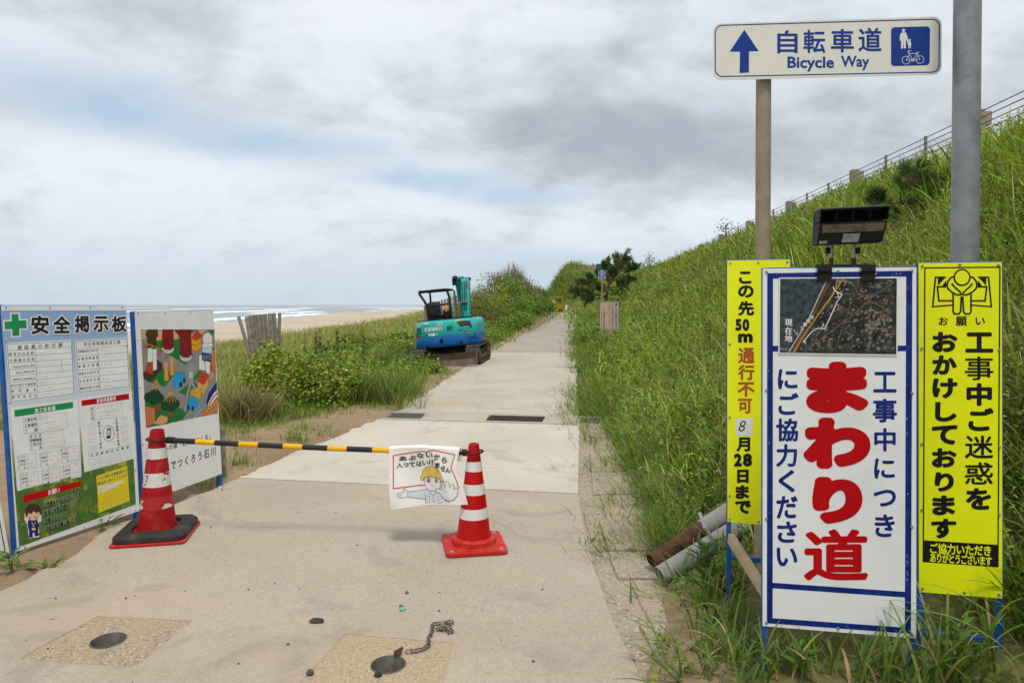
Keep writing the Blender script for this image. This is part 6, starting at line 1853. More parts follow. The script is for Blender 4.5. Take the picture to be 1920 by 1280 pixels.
for x in (.20, .255, .31, .36):
    mb = MB(); mb.tube([(x, .86, 1.15), (x, .98, 1.6), (x, 1.17, 2.0), (x, 1.42, 2.34)], .013, 6); part(mb, 'hose', M_BLACK, bo, smooth=True)
mb = MB(); mb.box((.30, 1.03, 1.72), (.21, .06, .06)); mb.box((.42, 1.4, 2.15), (.05, .25, .22)); part(mb, 'hose_bracket', M_STEEL, bo)
mb = MB(); mb.cyl((.13, 1.58, 2.40), (.47, 1.58, 2.40), .05, n=12); part(mb, 'pin', M_BLACK, bo)
mb = MB(); mb.cyl((.30, 1.3, 1.0), (.30, 1.62, 1.75), .055, n=12); part(mb, 'lift_cylinder', M_STEEL)
st = beam([(.14, y, z) for y, z in ((1.55, 2.45), (1.80, 2.52), (1.95, 2.38), (2.15, 1.4), (2.05, .9), (1.95, .95), (1.80, 1.6))], .17, simple('darker teal paint', (0.014, 0.20, 0.185), .5, var=.2), 'arm')  # arm in a darker teal than the boom
mb = MB(); mb.cyl((.02, 1.62, 2.48), (.02, 1.95, 1.75), .06, n=12); part(mb, 'arm_cylinder', M_TEAL, st)
mb = MB(); mb.cyl((-.02, 1.66, 2.42), (-.02, 1.60, 2.50), .085, n=14); mb.box((-.05, 1.66, 2.35), (.13, .12, .20)); part(mb, 'cylinder_head', M_BLACK, st, bevel=.01)
mb = MB(); mb.box((.42, .62, 1.34), (.18, .12, .16)); part(mb, 'side_box', M_TEAL, bevel=.02)
bk = beam([(.12, y, z) for y, z in ((1.95, .95), (2.2, .85), (2.25, .45), (1.95, .28), (1.65, .42), (1.7, .5), (1.92, .45), (2.0, .6), (1.9, .75))], .48, M_BLADE, 'bucket')

# ---------------------------------------------------------------- small yellow excavator far down the path
def far_digger(name, label, X, Y, yaw, k=1.0):
    z = float(0.55 * smoothstep(60, 118, np.array(Y))) + .01
    M = Matrix.Translation((X, Y, z)) @ Matrix.Rotation(yaw, 4, 'Z') @ Matrix.Scale(k, 4)
    t_ = thing(name, label, 'excavator', mat=Matrix.Translation((X, Y, z)) @ Matrix.Rotation(yaw, 4, 'Z'))
    S = Matrix.Scale(k, 4)
    def pt(mb, nm, mat, bevel=0.0):
        mb.v = [S @ v for v in mb.v]; return mb.build(nm, mat, t_, local=True, bevel=bevel)
    for s in (-.62, .62):
        o = stadium(2.2, .5); n = len(o); mb = MB()
        mb.add([(s - .17, y, z_) for y, z_ in o] + [(s + .17, y, z_) for y, z_ in o], [(i, (i + 1) % n, n + (i + 1) % n, n + i) for i in range(n)] + [tuple(range(n))[::-1], tuple(range(n, 2 * n))])
        pt(mb, 'track', M_TRACK)
    mb = MB(); mb.prism([(-.78, -.7), (-.5, -.95), (.5, -.95), (.78, -.7), (.78, .7), (-.78, .7)], .50, 1.45); pt(mb, 'body', M_MYEL, .04)
    mb = MB(); mb.box((0, 0, 1.22), (1.3, 1.2, .05)); mb.box((.1, .1, 1.45), (.45, .45, .5)); pt(mb, 'seat', M_BLACK, .02)
    mb = MB()
    for x in (-.2, .68):
        for y in (-.55, .6): mb.box((x, y, 1.8), (.06, .06, 1.2))
    pt(mb, 'canopy_posts', M_MYEL)
    mb = MB(); mb.box((.24, .1, 1.7), (.7, .8, .9)); pt(mb, 'cab_interior', M_BLACK, .05)
    mb = MB(); mb.box((.24, .02, 2.42), (1.1, 1.35, .10)); pt(mb, 'roof', M_MYEL, .03)
    mb = MB(); pr = [(.6, .8), (1.0, .8), (1.7, 2.0), (2.3, 2.3), (2.2, 2.5), (1.4, 2.2)]; n = len(pr)
    mb.add([(-.62, y, z_) for y, z_ in pr] + [(-.38, y, z_) for y, z_ in pr], [(i, (i + 1) % n, n + (i + 1) % n, n + i) for i in range(n)] + [tuple(range(n))[::-1], tuple(range(n, 2 * n))]); pt(mb, 'boom', M_MYEL)
    mb = MB(); pr = [(2.1, 2.45), (2.35, 2.45), (2.3, 1.0), (2.1, 1.0)]; n = 4
    mb.add([(-.58, y, z_) for y, z_ in pr] + [(-.42, y, z_) for y, z_ in pr], [(i, (i + 1) % n, n + (i + 1) % n, n + i) for i in range(n)] + [tuple(range(n))[::-1], tuple(range(n, 2 * n))]); pt(mb, 'arm', M_MYEL)
    mb = MB(); pr = [(2.05, 1.0), (2.35, 1.0), (2.3, .55), (1.9, .4), (1.75, .6)]; n = 5
    mb.add([(-.8, y, z_) for y, z_ in pr] + [(-.2, y, z_) for y, z_ in pr], [(i, (i + 1) % n, n + (i + 1) % n, n + i) for i in range(n)] + [tuple(range(n))[::-1], tuple(range(n, 2 * n))]); pt(mb, 'bucket', M_BLADE)
    return t_
far_digger('mini_excavator', 'yellow mini excavator far down the path by the bushes', (1044.5 - CX) / FOC * 105, 105, R(8), .92)
far_digger('mini_excavator', 'small orange digger at the very end of the path near the guard rail', (1076 - CX) / FOC * 150, 150, R(60), .8)
def lump(name, label, cat, px, Y, wd, hgt, mat, seed, group=None):
    X = (px - CX) / FOC * Y
    z = 0.55 * float(smoothstep(60, 118, np.array(Y)))
    rr_ = random.Random(seed); bm = bmesh.new(); bmesh.ops.create_icosphere(bm, subdivisions=2, radius=1)
    for v in bm.verts:
        k = 1 + rr_.uniform(-.14, .14); v.co = Vector((X + v.co.x * wd / 2 * k, Y + v.co.y * wd / 2 * k, z + max(-.02, v.co.z * k * hgt)))
    me = bpy.data.meshes.new(name); bm.to_mesh(me); bm.free(); me.materials.append(mat)
    o = bpy.data.objects.new(name, me); COL.objects.link(o); return tag(o, label, cat, group)
M_PALESAND = simple('pale dug sand', (0.55, 0.49, 0.41), .95, var=.1, scale=2)
lump('sand_heap', 'heap of pale dug sand behind the yellow excavator', 'sand heap', 1029, 112, 2.6, 2.6, M_PALESAND, 3)
lump('white_bag', 'white bulk bag standing on the far path', 'bag', 1062.5, 118, .85, 1.0, M_LITTER, 5)
lump('white_bag', 'small white bag by the guard rail far down the path', 'bag', 1069, 98, .6, .6, M_LITTER, 6)
mb = MB(); c = Vector(((1067 - CX) / FOC * 128, 128, .56)); mb.box(c + Vector((0, 0, .55)), (1.1, 1.4, .9)); mb.box(c + Vector((0, 0, .06)), (1.2, 1.5, .1)); mb.box(c + Vector((.2, 0, 1.08)), (.3, .5, .14))
tag(mb.build('generator', simple('dark green machine', (0.03, 0.17, 0.13), .5), bevel=.05), 'dark green generator box far along the path between white bags', 'generator')
c = Vector(((1077.5 - CX) / FOC * 92, 92, .3))
t_ = thing('traffic_cone', 'tiny red cone standing far away beside the guard rail', 'traffic cone', loc=c)
mb = MB(); mb.lathe([(.17, .04), (.05, .85), (.03, .87)], 12, M=Matrix.Translation(c)); mb.build('body', M_CONERED, t_)
mb = MB(); mb.box(c + Vector((0, 0, .02)), (.5, .5, .04)); mb.build('base', M_CONEBASE, t_)

# ---------------------------------------------------------------- guard rail along the right of the far path
t_gr = thing('guard_rail', 'low steel pipe guard rail along the right edge of the far path', 'guard rail', loc=(float(xr(39)) + .08, 39, 0))
ys = np.arange(39, 93, 3.0)
gp = lambda y, z: Vector((float(xr(y)) - .02, y, z + .55 * float(smoothstep(60, 118, np.array(y)))))
for y in ys:
    mb = MB(); mb.cyl(gp(y, -.1), gp(y, .84), .045, n=10); mb.build('post', M_GUARD, t_gr)
for z in (.30, .55, .80):
    mb = MB(); mb.tube([gp(y, z) for y in ys], .032, 8); mb.build('rail', M_GUARD, t_gr, smooth=True)

# ---------------------------------------------------------------- tan sand warning sign
M = board_matrix(P(1124, 619, 20.0), P(1161, 619, 20.0))
W_ = .578; H_ = .845
base = Vector((M.translation.x + .29, 20.03, 0)); base.z = float(H(base.x, base.y))
t_ts = thing('sand_warning_sign', 'faded tan notice about drifting sand on a short post in the grass', 'sign', loc=base)
panel(t_ts, M, W_, H_, M_TAN, .004, .03)
mb = MB(); mb.cyl(base - Vector((0, 0, .3)), Vector((base.x, base.y, M.translation.z + H_ - .05)), .028, n=14); mb.build('post', M_POLE, t_ts, smooth=True)
f = Face(M); f.tr = zoom(990, 480, 5.82)
f.frame([(784, 503), (993, 505), (990, 799), (781, 797)], 5, 'navy')
f.line('風により砂がたまる', 963, 528, 963, 774, 27, 29, 'signblue', .03)
f.line('ことがありますので', 923, 530, 923, 774, 25, 28, 'signblue', .03)
f.line('注意してください。', 886, 530, 886, 770, 28, 30, 'salmon', .03)
f.line('石川県津幡土木事務所', 830, 582, 830, 776, 17, 20, 'signblue', .03)
f.line('076-289-4121', 806, 612, 808, 780, 16, 15, 'signblue', .05)
f.build(t_ts)

# ---------------------------------------------------------------- blue route number sign
Yb2 = 23.5
M = board_matrix(P(1122, 522.6, Yb2), P(1136, 522.6, Yb2))
W_ = 14 / FOC * Yb2; H_ = 15.8 / FOC * Yb2
bx = M.translation.x + W_ / 2; base = Vector((bx, Yb2 + .03, float(H(bx, Yb2))))
t_rs = thing('route_sign', 'small square blue sign with a circled letter and number on a thin pole', 'sign', loc=base)
panel(t_rs, M, W_, H_, M_WHITE, .004)
mb = MB(); mb.cyl(base - Vector((0, 0, .3)), (bx, Yb2 + .03, M.translation.z + .1), .026, n=12); mb.build('post', M_POLE, t_rs, smooth=True)
f = Face(M)
f.raw([(.008, .008), (W_ - .008, .008), (W_ - .008, H_ - .008), (.008, H_ - .008)], [(0, 1, 2, 3)], 'signblue')
n = 24; cxx, cyy = W_ / 2, H_ * .66
vs = [(cxx + r_ * math.cos(2 * math.pi * i / n), cyy + r_ * math.sin(2 * math.pi * i / n)) for i in range(n) for r_ in (.088, .072)]
f.raw(vs, [(2 * i, 2 * i + 1, (2 * i + 3) % (2 * n), (2 * i + 2) % (2 * n)) for i in range(n)], 'white')
f.fit_local('A', cxx - .042, cyy - .045, cxx + .042, cyy + .05, 'white', .0)
f.fit_local('594', .03, .022, W_ - .03, .085, 'white', .0)
f.build(t_rs)

# ---------------------------------------------------------------- green expressway sign up on the far embankment
Yg = 150.0
M = board_matrix(P(1118, 513.5, Yg), P(1143, 513.5, Yg)); W_ = 25 / FOC * Yg; H_ = 19 / FOC * Yg
pp0 = P(1111.5, 496, Yg); gz = float(H(pp0.x, Yg))
t_gs = thing('expressway_sign', 'large green road sign on a grey mast rising behind the pine', 'road sign', loc=(pp0.x, Yg, gz))
panel(t_gs, M, W_, H_, M_GREENSIGN, .06)
mb = MB(); mb.cyl((pp0.x, Yg, gz - .3), (pp0.x, Yg, pp0.z + .3), .16, n=12); mb.tube([(pp0.x, Yg + .1, pp0.z - .1), (pp0.x + W_ + .8, Yg + .1, pp0.z - .1)], .09, 8); mb.tube([(pp0.x, Yg + .1, pp0.z - .9), (pp0.x + W_ + .8, Yg + .1, pp0.z - .9)], .09, 8)
mb.build('mast', M_GALV, t_gs)
mb = MB()
for u in (.02, .35, .65, .98): mb.box(M @ Vector((u * W_, H_ / 2, .03)), (.05, .05, H_ * .98))
for u in (.02, .5, .98): mb.box(M @ Vector((W_ / 2, u * H_, .03)), (W_, .05, .05))
mb.build('panel_ribs', simple('green sign rib', (0.03, 0.20, 0.13), .5), t_gs)

# ---------------------------------------------------------------- cable fence along the crest of the embankment
ys_f = np.arange(8.0, 112, 2.13)
off0 = 21.6
ks = [(y, abs(((y - off0) / 6.60) - round((y - off0) / 6.60)) < .1) for y in off0 + 2.20 * np.arange(-6, 42)]
fp = lambda y: Vector((float(crest(y)) + .35, y, float(H(crest(y) + .35, y))))
b0_ = fp(ks[0][0])
t_fe = thing('cable_fence', 'cable guard fence with thin and thick posts along the top of the grass bank', 'fence', loc=b0_)
thin = thick = None
for y, th in ks:
    c = fp(y)
    if th:
        mb = MB(); mb.box(c + Vector((0, .0, .45)), (.20, .26, 1.35)); mb.box(c + Vector((.17, 0, .93)), (.16, .24, .30)); mb.box(c + Vector((.165, 0, .62)), (.15, .22, .20))
        mb.build('anchor_post', M_CONCPOST, t_fe, bevel=.015)
    else:
        mb = MB(); mb.cyl(c - Vector((0, 0, .2)), c + Vector((0, 0, 1.10)), .038, n=10); mb.build('post', simple('grey fence post', (.26, .25, .235), .7) if thin is None else thin, t_fe, smooth=True)
        thin = MATS['grey fence post']
M_CABLE = simple('fence cable', (.115, .10, .09), .6, metal=.4)
for q, z in enumerate((1.04, .90, .76, .62)):
    mb = MB(); mb.tube([fp(y) + Vector((-.04, 0, z)) for y, th in ks], .011, 6); mb.build('cable', M_CABLE, t_fe, smooth=True)

# ---------------------------------------------------------------- driven wooden stakes on the sea side
z4 = zoom(400, 480, 3.49)
grp = 'cluster of grey stakes in the dune grass'
tops = [(165, 394, 238, 648), (220, 396, 258, 640), (244, 388, 276, 640), (266, 386, 296, 640), (290, 384, 318, 640), (316, 380, 342, 640), (340, 378, 366, 640), (368, 374, 394, 640), (396, 372, 418, 640), (434, 371, 424, 640)]
for i, (ax_, ay_, bx_, by_) in enumerate(tops):
    Y = 17.6 + .10 * i * (1 if i else 3)
    a, b_ = P(*z4(ax_, ay_), Y), P(*z4(bx_, by_), Y)
    d = (b_ - a); b_ = a + d * ((a.z + .35) / -d.z) if d.z else b_
    r_ = .045 + .008 * ((i * 5) % 3)
    mb = MB(); mb.tube([b_, b_.lerp(a, .4) + Vector((.01, 0, 0)), b_.lerp(a, .98), a], [r_ * 1.05, r_, r_ * .95, r_ * .8], 10)
    lab = 'lone stake leaning away at the left of the stake cluster' if i == 0 else ('rightmost stake of the cluster, leaning outward to the right' if i == 9 else 'grey upright stakes packed side by side in the dune grass')
    tag(mb.build('driven_stake', M_WOOD, smooth=True), lab, 'stake', grp)
rs = random.Random(3)
for i in range(22):
    u = i / 21
    px = 797 + 112 * u ** 1.15; py = 574 - 30 * u ** .8 + rs.uniform(-2, 2); Y = 27 + 22 * u
    a = P(px, py, Y); g_ = float(H(a.x, a.y)); b_ = Vector((a.x + rs.uniform(-.1, .1), Y, min(g_ - .3, a.z - .9)))
    mb = MB(); mb.tube([b_, b_.lerp(a, .97), a], [.06, .055, .045], 8)
    tag(mb.build('driven_stake', M_WOOD, smooth=True), 'grey stakes lining the dune behind the teal excavator', 'stake', 'row of stakes along the dune')
# ================================================================ vegetation
G2 = np.random.default_rng(77)
def jit(col, n, amt=.18, hue=.12):
    """n colours round col"""
    c = np.array(col)[None, :] * (1 + G2.normal(0, amt, (n, 1)))
    c = c * (1 + G2.normal(0, hue, (n, 3)) * np.array([1, .4, .6]))
    return np.clip(c, .004, .9)
def blades_geo(root, az, L, W, lean, bend, col, segs=4, tip=None, twist=.5):
    n = len(root); k = segs + 1
    t = np.linspace(0, 1, k)
    th = lean[:, None] + bend[:, None] * t[None, :] ** 1.15
    st = (L / segs)[:, None]
    d = np.stack([np.sin(th) * np.cos(az)[:, None], np.sin(th) * np.sin(az)[:, None], np.cos(th)], 2)
    pos = np.zeros((n, k, 3)); pos[:, 0] = root
    pos[:, 1:] = root[:, None, :] + np.cumsum(d[:, :-1] * st[:, :, None], 1)
    a2 = az + np.pi / 2 + G2.normal(0, twist, n)
    side = np.stack([np.cos(a2), np.sin(a2), G2.normal(0, .15, n)], 1)
    wp = np.interp(t, [0, .25, .6, .85, 1], [.6, 1, .85, .45, .04])
    off = side[:, None, :] * (W[:, None] * wp[None, :] / 2)[:, :, None]
    V = np.stack([pos - off, pos + off], 2).reshape(n * k * 2, 3)
    b = (np.arange(n) * k * 2)[:, None] + (np.arange(segs) * 2)[None, :]
    F = np.stack([b, b + 1, b + 3, b + 2], 2).reshape(-1, 4)
    C = np.repeat(col[:, None, :], k * 2, 1)
    if tip is not None:
        m = np.clip((np.repeat(t, 2) - .55) / .45, 0, 1)[None, :, None] * tip[1][:, None, None]
        C = C * (1 - m) + np.array(tip[0])[None, None, :] * m
    return V, F, C.reshape(-1, 3)
def leaves_geo(pos, nrm, size, col, wide=.34, axis=None):
    n = len(pos)
    nrm = nrm / np.linalg.norm(nrm, axis=1, keepdims=True)
    r = axis if axis is not None else G2.normal(0, 1, (n, 3))
    a = r - nrm * (r * nrm).sum(1, keepdims=True); a /= np.linalg.norm(a, axis=1, keepdims=True) + 1e-9
    b = np.cross(nrm, a)
    s = size[:, None]
    base = pos - a * s * .1
    pts = [base, base + a * s * .42 + b * s * wide + nrm * s * .07, base + a * s - nrm * s * .10, base + a * s * .42 - b * s * wide + nrm * s * .07, base + a * s * .5 - nrm * s * .02]
    V = np.stack(pts, 1).reshape(-1, 3)
    i = (np.arange(n) * 5)[:, None]
    F = np.concatenate([i + np.array([[0, 1, 2, 4]]), i + np.array([[0, 4, 2, 3]])], 1).reshape(-1, 4)
    return V, F, np.repeat(col, 5, 0)
def join(parts_):
    V, F, C, o = [], [], [], 0
    for v, f_, c in parts_:
        V.append(v); F.append(f_ + o); C.append(c); o += len(v)
    return np.concatenate(V), np.concatenate(F), np.concatenate(C)
def in_view(x, y, m=1.0):
    return (y > .8) & (x < .80 * y + m) & (x > -.80 * y - m)

def tufts(x, y, per, L, W, col, spread, lean=(.05, .45), bend=(.5, 1.3), dry=.08, drycol=(.36, .28, .12), wind=None, tipdry=.3, zoff=0.0, segs=4):
    """clumps of blades at x, y (arrays); L, W per clump"""
    n = len(x)
    xi = np.repeat(x, per) + G2.normal(0, 1, n * per) * np.repeat(spread, per)
    yi = np.repeat(y, per) + G2.normal(0, 1, n * per) * np.repeat(spread, per)
    zi = H(xi, yi) + zoff - .01
    az = G2.uniform(0, 2 * np.pi, n * per)
    if wind is not None:
        az = np.where(G2.random(n * per) < wind[1], wind[0] + G2.normal(0, .7, n * per), az)
    Li = np.repeat(L, per) * G2.uniform(.55, 1.15, n * per)
    Wi = np.repeat(W, per) * G2.uniform(.7, 1.2, n * per)
    c = np.repeat(col, per, 0) * np.exp(G2.normal(0, .30, (n * per, 1)))
    d = G2.random(n * per) < dry
    c[d] = jit(drycol, d.sum(), .2, .08)
    c = np.clip(c, .004, .8)
    tp = np.where(G2.random(n * per) < tipdry, G2.uniform(.2, .8, n * per), 0.0)
    return blades_geo(np.stack([xi, yi, zi], 1), az, Li, Wi, G2.uniform(*lean, n * per), G2.uniform(*bend, n * per), c, segs, ((.34, .30, .12), tp))

# ---------------------------------------------------------------- long grass covering the embankment
GREEN = np.array([(.225, .325, .022), (.300, .385, .036), (.150, .235, .018), (.430, .460, .130), (.080, .140, .016)])
def pick(pal, n, noise=None, amt=.15):
    k = (np.clip(noise, 0, .999) * len(pal)).astype(int) if noise is not None else G2.integers(0, len(pal), n)
    mixk = G2.integers(0, len(pal), n)
    k = np.where(G2.random(n) < .5, k, mixk)
    return np.clip(pal[k] * (1 + G2.normal(0, amt, (n, 1))), .004, .8)
def emb_samples(n, y0, y1, smin=0.0, smax=1.6):
    y = np.exp(G2.uniform(math.log(y0), math.log(y1), n))
    s = G2.uniform(smin, 1, n) * (crest(y) - toe(y) + smax)
    return toe(y) + s, y, s
def keep_clear(x, y):
    if PINE_AT is not None:
        return _keep_clear(x, y) | ((x - PINE_AT.x) ** 2 + (y - PINE_AT.y) ** 2 < .75 ** 2)
    return _keep_clear(x, y)
PINE_AT = P(1690, 425, hit(1655, 432).y * .90)
def _keep_clear(x, y):
    """ground the signs and the two lying bollards stand on"""
    return ((x > .70) & (x < 2.0) & (y > 2.2) & (y < 3.45)) | ((x > .6) & (x < 1.75) & (y > 3.35) & (y < 4.55) & (np.abs((y - 3.9) - (x - .84) * .45 - .08) < .26))
x, y, s = emb_samples(22000, 1.2, 230, .03)
ok = in_view(x, y, 2.6) & ~keep_clear(x, y) & ((y > 2.5) | (x > .8 * y + .2))
x, y, s = x[ok], y[ok], s[ok]
nz = fbm(x, y, .35, 50.0); nz2 = fbm(x, y, 1.1, 90.0)
far = np.clip(y / 12, .75, 14)
run_ = crest(y) - toe(y)
hgt = ((.30 + .42 * nz2) * smoothstep(-.2, 1.6, s) + .10) * (1 - .72 * smoothstep(run_ - 2.2, run_ - .4, s))
hgt = np.where((y < 4.6) & (x < 2.6), hgt * .6, hgt)
Ls = hgt * (1 + .018 * y)
Ws = np.clip(.0165 * far ** .8, .011, .13)
colr = pick(GREEN, len(x), np.clip((nz - .25) * 2, 0, 1))
strawy = smoothstep(.50, .68, fbm(x, y, .6, 140.0))[:, None] * .5
colr = colr * (1 - strawy) + np.array([.25, .235, .085]) * strawy
farmix = smoothstep(90, 160, y)[:, None] * .5
colr = colr * (1 - farmix) + np.array([.10, .165, .035]) * farmix
colr = colr * (.45 + 1.05 * fbm(x, y, 1.7, 170.0))[:, None] * np.exp(G2.normal(0, .18, (len(x), 1)))
g1 = tufts(x, y, 7, Ls * .95, Ws * G2.uniform(.7, 1.5, len(x)), colr, .05 + .012 * y, (.0, .9), (.1, 2.2), .10, tipdry=.35, wind=(math.pi * 1.0, .12))
# low leafy undergrowth between the blades
x, y, s = emb_samples(88000, 2.6, 120, 0.0, .3)
ok = in_view(x, y, 1.5) & (fbm(x, y, .5, 33.0) + .16 * (1 - smoothstep(0, 4.0, s)) > .50) & ~keep_clear(x, y)
x, y = x[ok], y[ok]
n = len(x); pos = np.stack([x, y, H(x, y) + G2.uniform(.08, .48, n) * (1 + .01 * y) * smoothstep(-.3, 1.0, s[ok])], 1)
g2_ = leaves_geo(pos, G2.normal(0, .6, (n, 3)) + np.array([-.4, -.5, .8]), np.clip(.056 * (y / 8) ** .8, .028, .32) * G2.uniform(.6, 1.3, n), pick(np.array([(.135, .25, .022), (.19, .32, .028), (.26, .37, .045), (.085, .165, .016)]), n, None, .28), .20)
V, F, C = join([g1, g2_])
o = np_mesh('bank_grass', V, F, M_GRASS, col=C)
tag(o, 'long green grass covering the embankment on the right', 'grass', kind='stuff')

# fringe that creeps from the foot of the bank over the kerb blocks
y = np.exp(G2.uniform(math.log(4.3), math.log(40), 2700)); x = toe(y) + G2.normal(.03, .19, len(y)) + .06 * smoothstep(3.5, 6, y) - .12 * smoothstep(7, 10, y) - .04
bare = smoothstep(.45, .60, fbm(x * 0, y, 1.3, 7.0))
ok = (G2.random(len(y)) > bare * .75) & ~keep_clear(x, y); x, y = x[ok], y[ok]
g1 = tufts(x, y, 9, np.clip(G2.uniform(.14, .34, len(x)) * (1 + .012 * y), 0, 1.2), np.clip(.0065 * (y / 6) ** .7, .005, .05), pick(np.array([(.13, .215, .025), (.17, .26, .03), (.10, .17, .02)]), len(x)), .035 + .006 * y, (.2, 1.1), (.3, 1.2), .10, wind=(math.pi, .5))
n = 5200; y = np.exp(G2.uniform(math.log(3.9), math.log(10), n)); x = toe(y) + np.abs(G2.normal(0, .28, n)) - .06
ok = ~keep_clear(x, y); x, y = x[ok], y[ok]; n = len(x)
pos = np.stack([x, y, H(x, y) + np.abs(G2.normal(0, .05, n)) + .02], 1)
g2_ = leaves_geo(pos, G2.normal(0, .5, (n, 3)) + np.array([-.2, -.3, 1]), G2.uniform(.014, .034, n), pick(np.array([(.10, .185, .022), (.14, .23, .03), (.07, .13, .02)]), n), .25)
V, F, C = join([g1, g2_])
tag(np_mesh('verge_weeds', V, F, M_GRASS, col=C), 'short creeping weeds along the foot of the bank', 'weeds', kind='stuff')

# ---------------------------------------------------------------- pale beach grass on the left
n = 15000
y = np.exp(G2.uniform(math.log(9.2), math.log(140), n))
Lr = G2.uniform(.05, 1, n) ** 1.3 * np.minimum(30, 6 + y * .62)
x = xl(y) - Lr
nn = fbm(x, y, .22, 60.0)
ok = in_view(x, y, 2.0) & (soil_amount(x, y) > .25 + .3 * G2.random(n) - .1) & (x > -27) & ~((y < 30) & (np.abs(x + 1.6) < 1.15) & (y > 16.9) & (y < 20.9))
x, y, nn, Lr = x[ok], y[ok], nn[ok], Lr[ok]
near = 1 - smoothstep(1.4, 4.6, Lr - .02 * y)
pal_m = pick(np.array([(.31, .34, .085), (.36, .37, .115), (.25, .31, .06), (.40, .37, .15)]), len(x))
pal_n = pick(np.array([(.17, .27, .032), (.21, .30, .04), (.13, .21, .025), (.25, .31, .06)]), len(x))
colr = pal_m * (1 - near[:, None]) + pal_n * near[:, None]
g1 = tufts(x, y, 8, (.15 + .20 * nn) * (1 + .012 * y) * (1 - .5 * ((y < 12.5) & (x > -5.5) & (x < -2.0))), np.clip(.0085 * (y / 10) ** .85, .006, .06), colr, .06 + .010 * y, (.03, .4), (.3, 1.1), .12)
V, F, C = g1
tag(np_mesh('dune_grass', V, F, M_GRASS, col=C), 'pale green beach grass on the flat dune to the left', 'grass', kind='stuff')
# short bright weeds on the sand near the boards and along the left edge of the path
spots = []
for (px, py, sx, sy, k) in [(455, 800, 30, 8, 36), (520, 775, 40, 8, 46), (590, 768, 45, 7, 44), (670, 765, 40, 6, 34), (600, 822, 22, 5, 20), (555, 835, 20, 4, 12), (455, 872, 12, 8, 10), (480, 810, 50, 10, 26), (760, 745, 30, 12, 30), (810, 715, 25, 8, 30), (720, 755, 30, 8, 26), (430, 820, 16, 25, 20), (380, 912, 30, 8, 10), (840, 700, 20, 5, 30)]:
    for q in range(k):
        g_ = G(px + random.gauss(0, sx), py + random.gauss(0, sy)); spots.append((g_.x, g_.y))
sp = np.array(spots)
g1 = tufts(sp[:, 0], sp[:, 1], 10, G2.uniform(.07, .20, len(sp)), np.full(len(sp), .0075), pick(np.array([(.16, .26, .03), (.20, .30, .04), (.13, .22, .03)]), len(sp)), np.full(len(sp), .05), (.1, .9), (.2, 1.0), .05)
V, F, C = g1
tag(np_mesh('sand_weeds', V, F, M_GRASS, col=C), 'bright short weeds scattered on the sand left of the path', 'weeds', kind='stuff')

# ---------------------------------------------------------------- shrubs: every one a thing with foliage and stems
def shrub(name, label, cat, c, rad, nleaf, lsize, pal, lobes=7, stems=14, group=None, wide=.34, blade=0, bladecol=None, seed=0, gap=.42, bladeL=None, up=.5):
    global G2
    rr_ = np.random.default_rng(1000 + seed)
    keep, G2 = G2, rr_
    c = np.array(c, float); rad = np.array(rad, float)
    t_ = thing(name, label, cat, loc=c, group=group)
    # lobes spread through the body, uneven outline
    lc = rr_.normal(0, .42, (lobes, 3)); lc[:, 2] = np.abs(lc[:, 2]) * .9
    lc /= np.maximum(1, np.linalg.norm(lc, axis=1, keepdims=True) / .85)
    lr = rr_.uniform(.30, .58, lobes)
    k = rr_.integers(0, lobes, nleaf)
    d = rr_.normal(0, 1, (nleaf, 3)); d /= np.linalg.norm(d, axis=1, keepdims=True)
    r_ = rr_.uniform(.35, 1.08, nleaf) ** .55
    p = lc[k] + d * (lr[k] * r_)[:, None]
    q = p * rad + c
    ok = (vnoise(q[:, 0] * 1.0 + q[:, 2] * .8, q[:, 1] + q[:, 2] * .5, 3.0 / max(.35, rad[0]), seed) > gap - .12) & (p[:, 2] > -.05)
    q, d, p, k = q[ok], d[ok], p[ok], k[ok]
    gz_ = H(q[:, 0], q[:, 1]); q[:, 2] = np.maximum(q[:, 2], gz_ + .02)
    lobtone = rr_.uniform(.72, 1.25, lobes)
    col = pick(np.array(pal), len(q)) * lobtone[k][:, None]
    ps = [leaves_geo(q, d * .7 + np.array([0, -.15, up]) + rr_.normal(0, .45, d.shape), lsize * rr_.uniform(.6, 1.25, len(q)), np.clip(col, .004, .8), wide)]
    np_mesh('foliage', *ps[0][:2], M_LEAF, col=ps[0][2], parent=t_)
    if blade:
        bx_ = c[0] + rr_.normal(0, .45, blade) * rad[0]; by_ = c[1] + rr_.normal(0, .45, blade) * rad[1]
        bl = bladeL if bladeL else rad[2] * 1.1
        g_ = blades_geo(np.stack([bx_, by_, H(bx_, by_)], 1), rr_.uniform(0, 6.28, blade), bl * rr_.uniform(.6, 1.25, blade), np.full(blade, lsize * .30), rr_.uniform(0, .35, blade), rr_.uniform(0, .9, blade), pick(np.array(bladecol), blade), 4)
        np_mesh('shoots', *g_[:2], M_GRASS, col=g_[2], parent=t_)
    mb = MB()
    for i in range(stems):
        kk = i % lobes
        tip = Vector((c + lc[kk] * rad + rr_.normal(0, .15, 3) * rad).tolist())
        b_ = Vector((c[0] + rr_.normal(0, .2) * rad[0], c[1] + rr_.normal(0, .2) * rad[1], 0)); b_.z = float(H(b_.x, b_.y)) - .03
        mid = b_.lerp(tip, .5) + Vector((rr_.normal(0, .08, 3) * rad).tolist())
        r0 = max(.004, .012 * rad[0])
        mb.tube([b_, mid, tip], [r0, r0 * .7, r0 * .35], 5)
    mb.build('stems', M_TWIG, t_)
    G2 = keep
    return t_
VINE = [(.16, .255, .022), (.215, .31, .028), (.28, .33, .04), (.115, .19, .018), (.33, .28, .045)]
BUSHG = [(.13, .235, .024), (.175, .285, .03), (.09, .165, .018), (.23, .31, .04)]
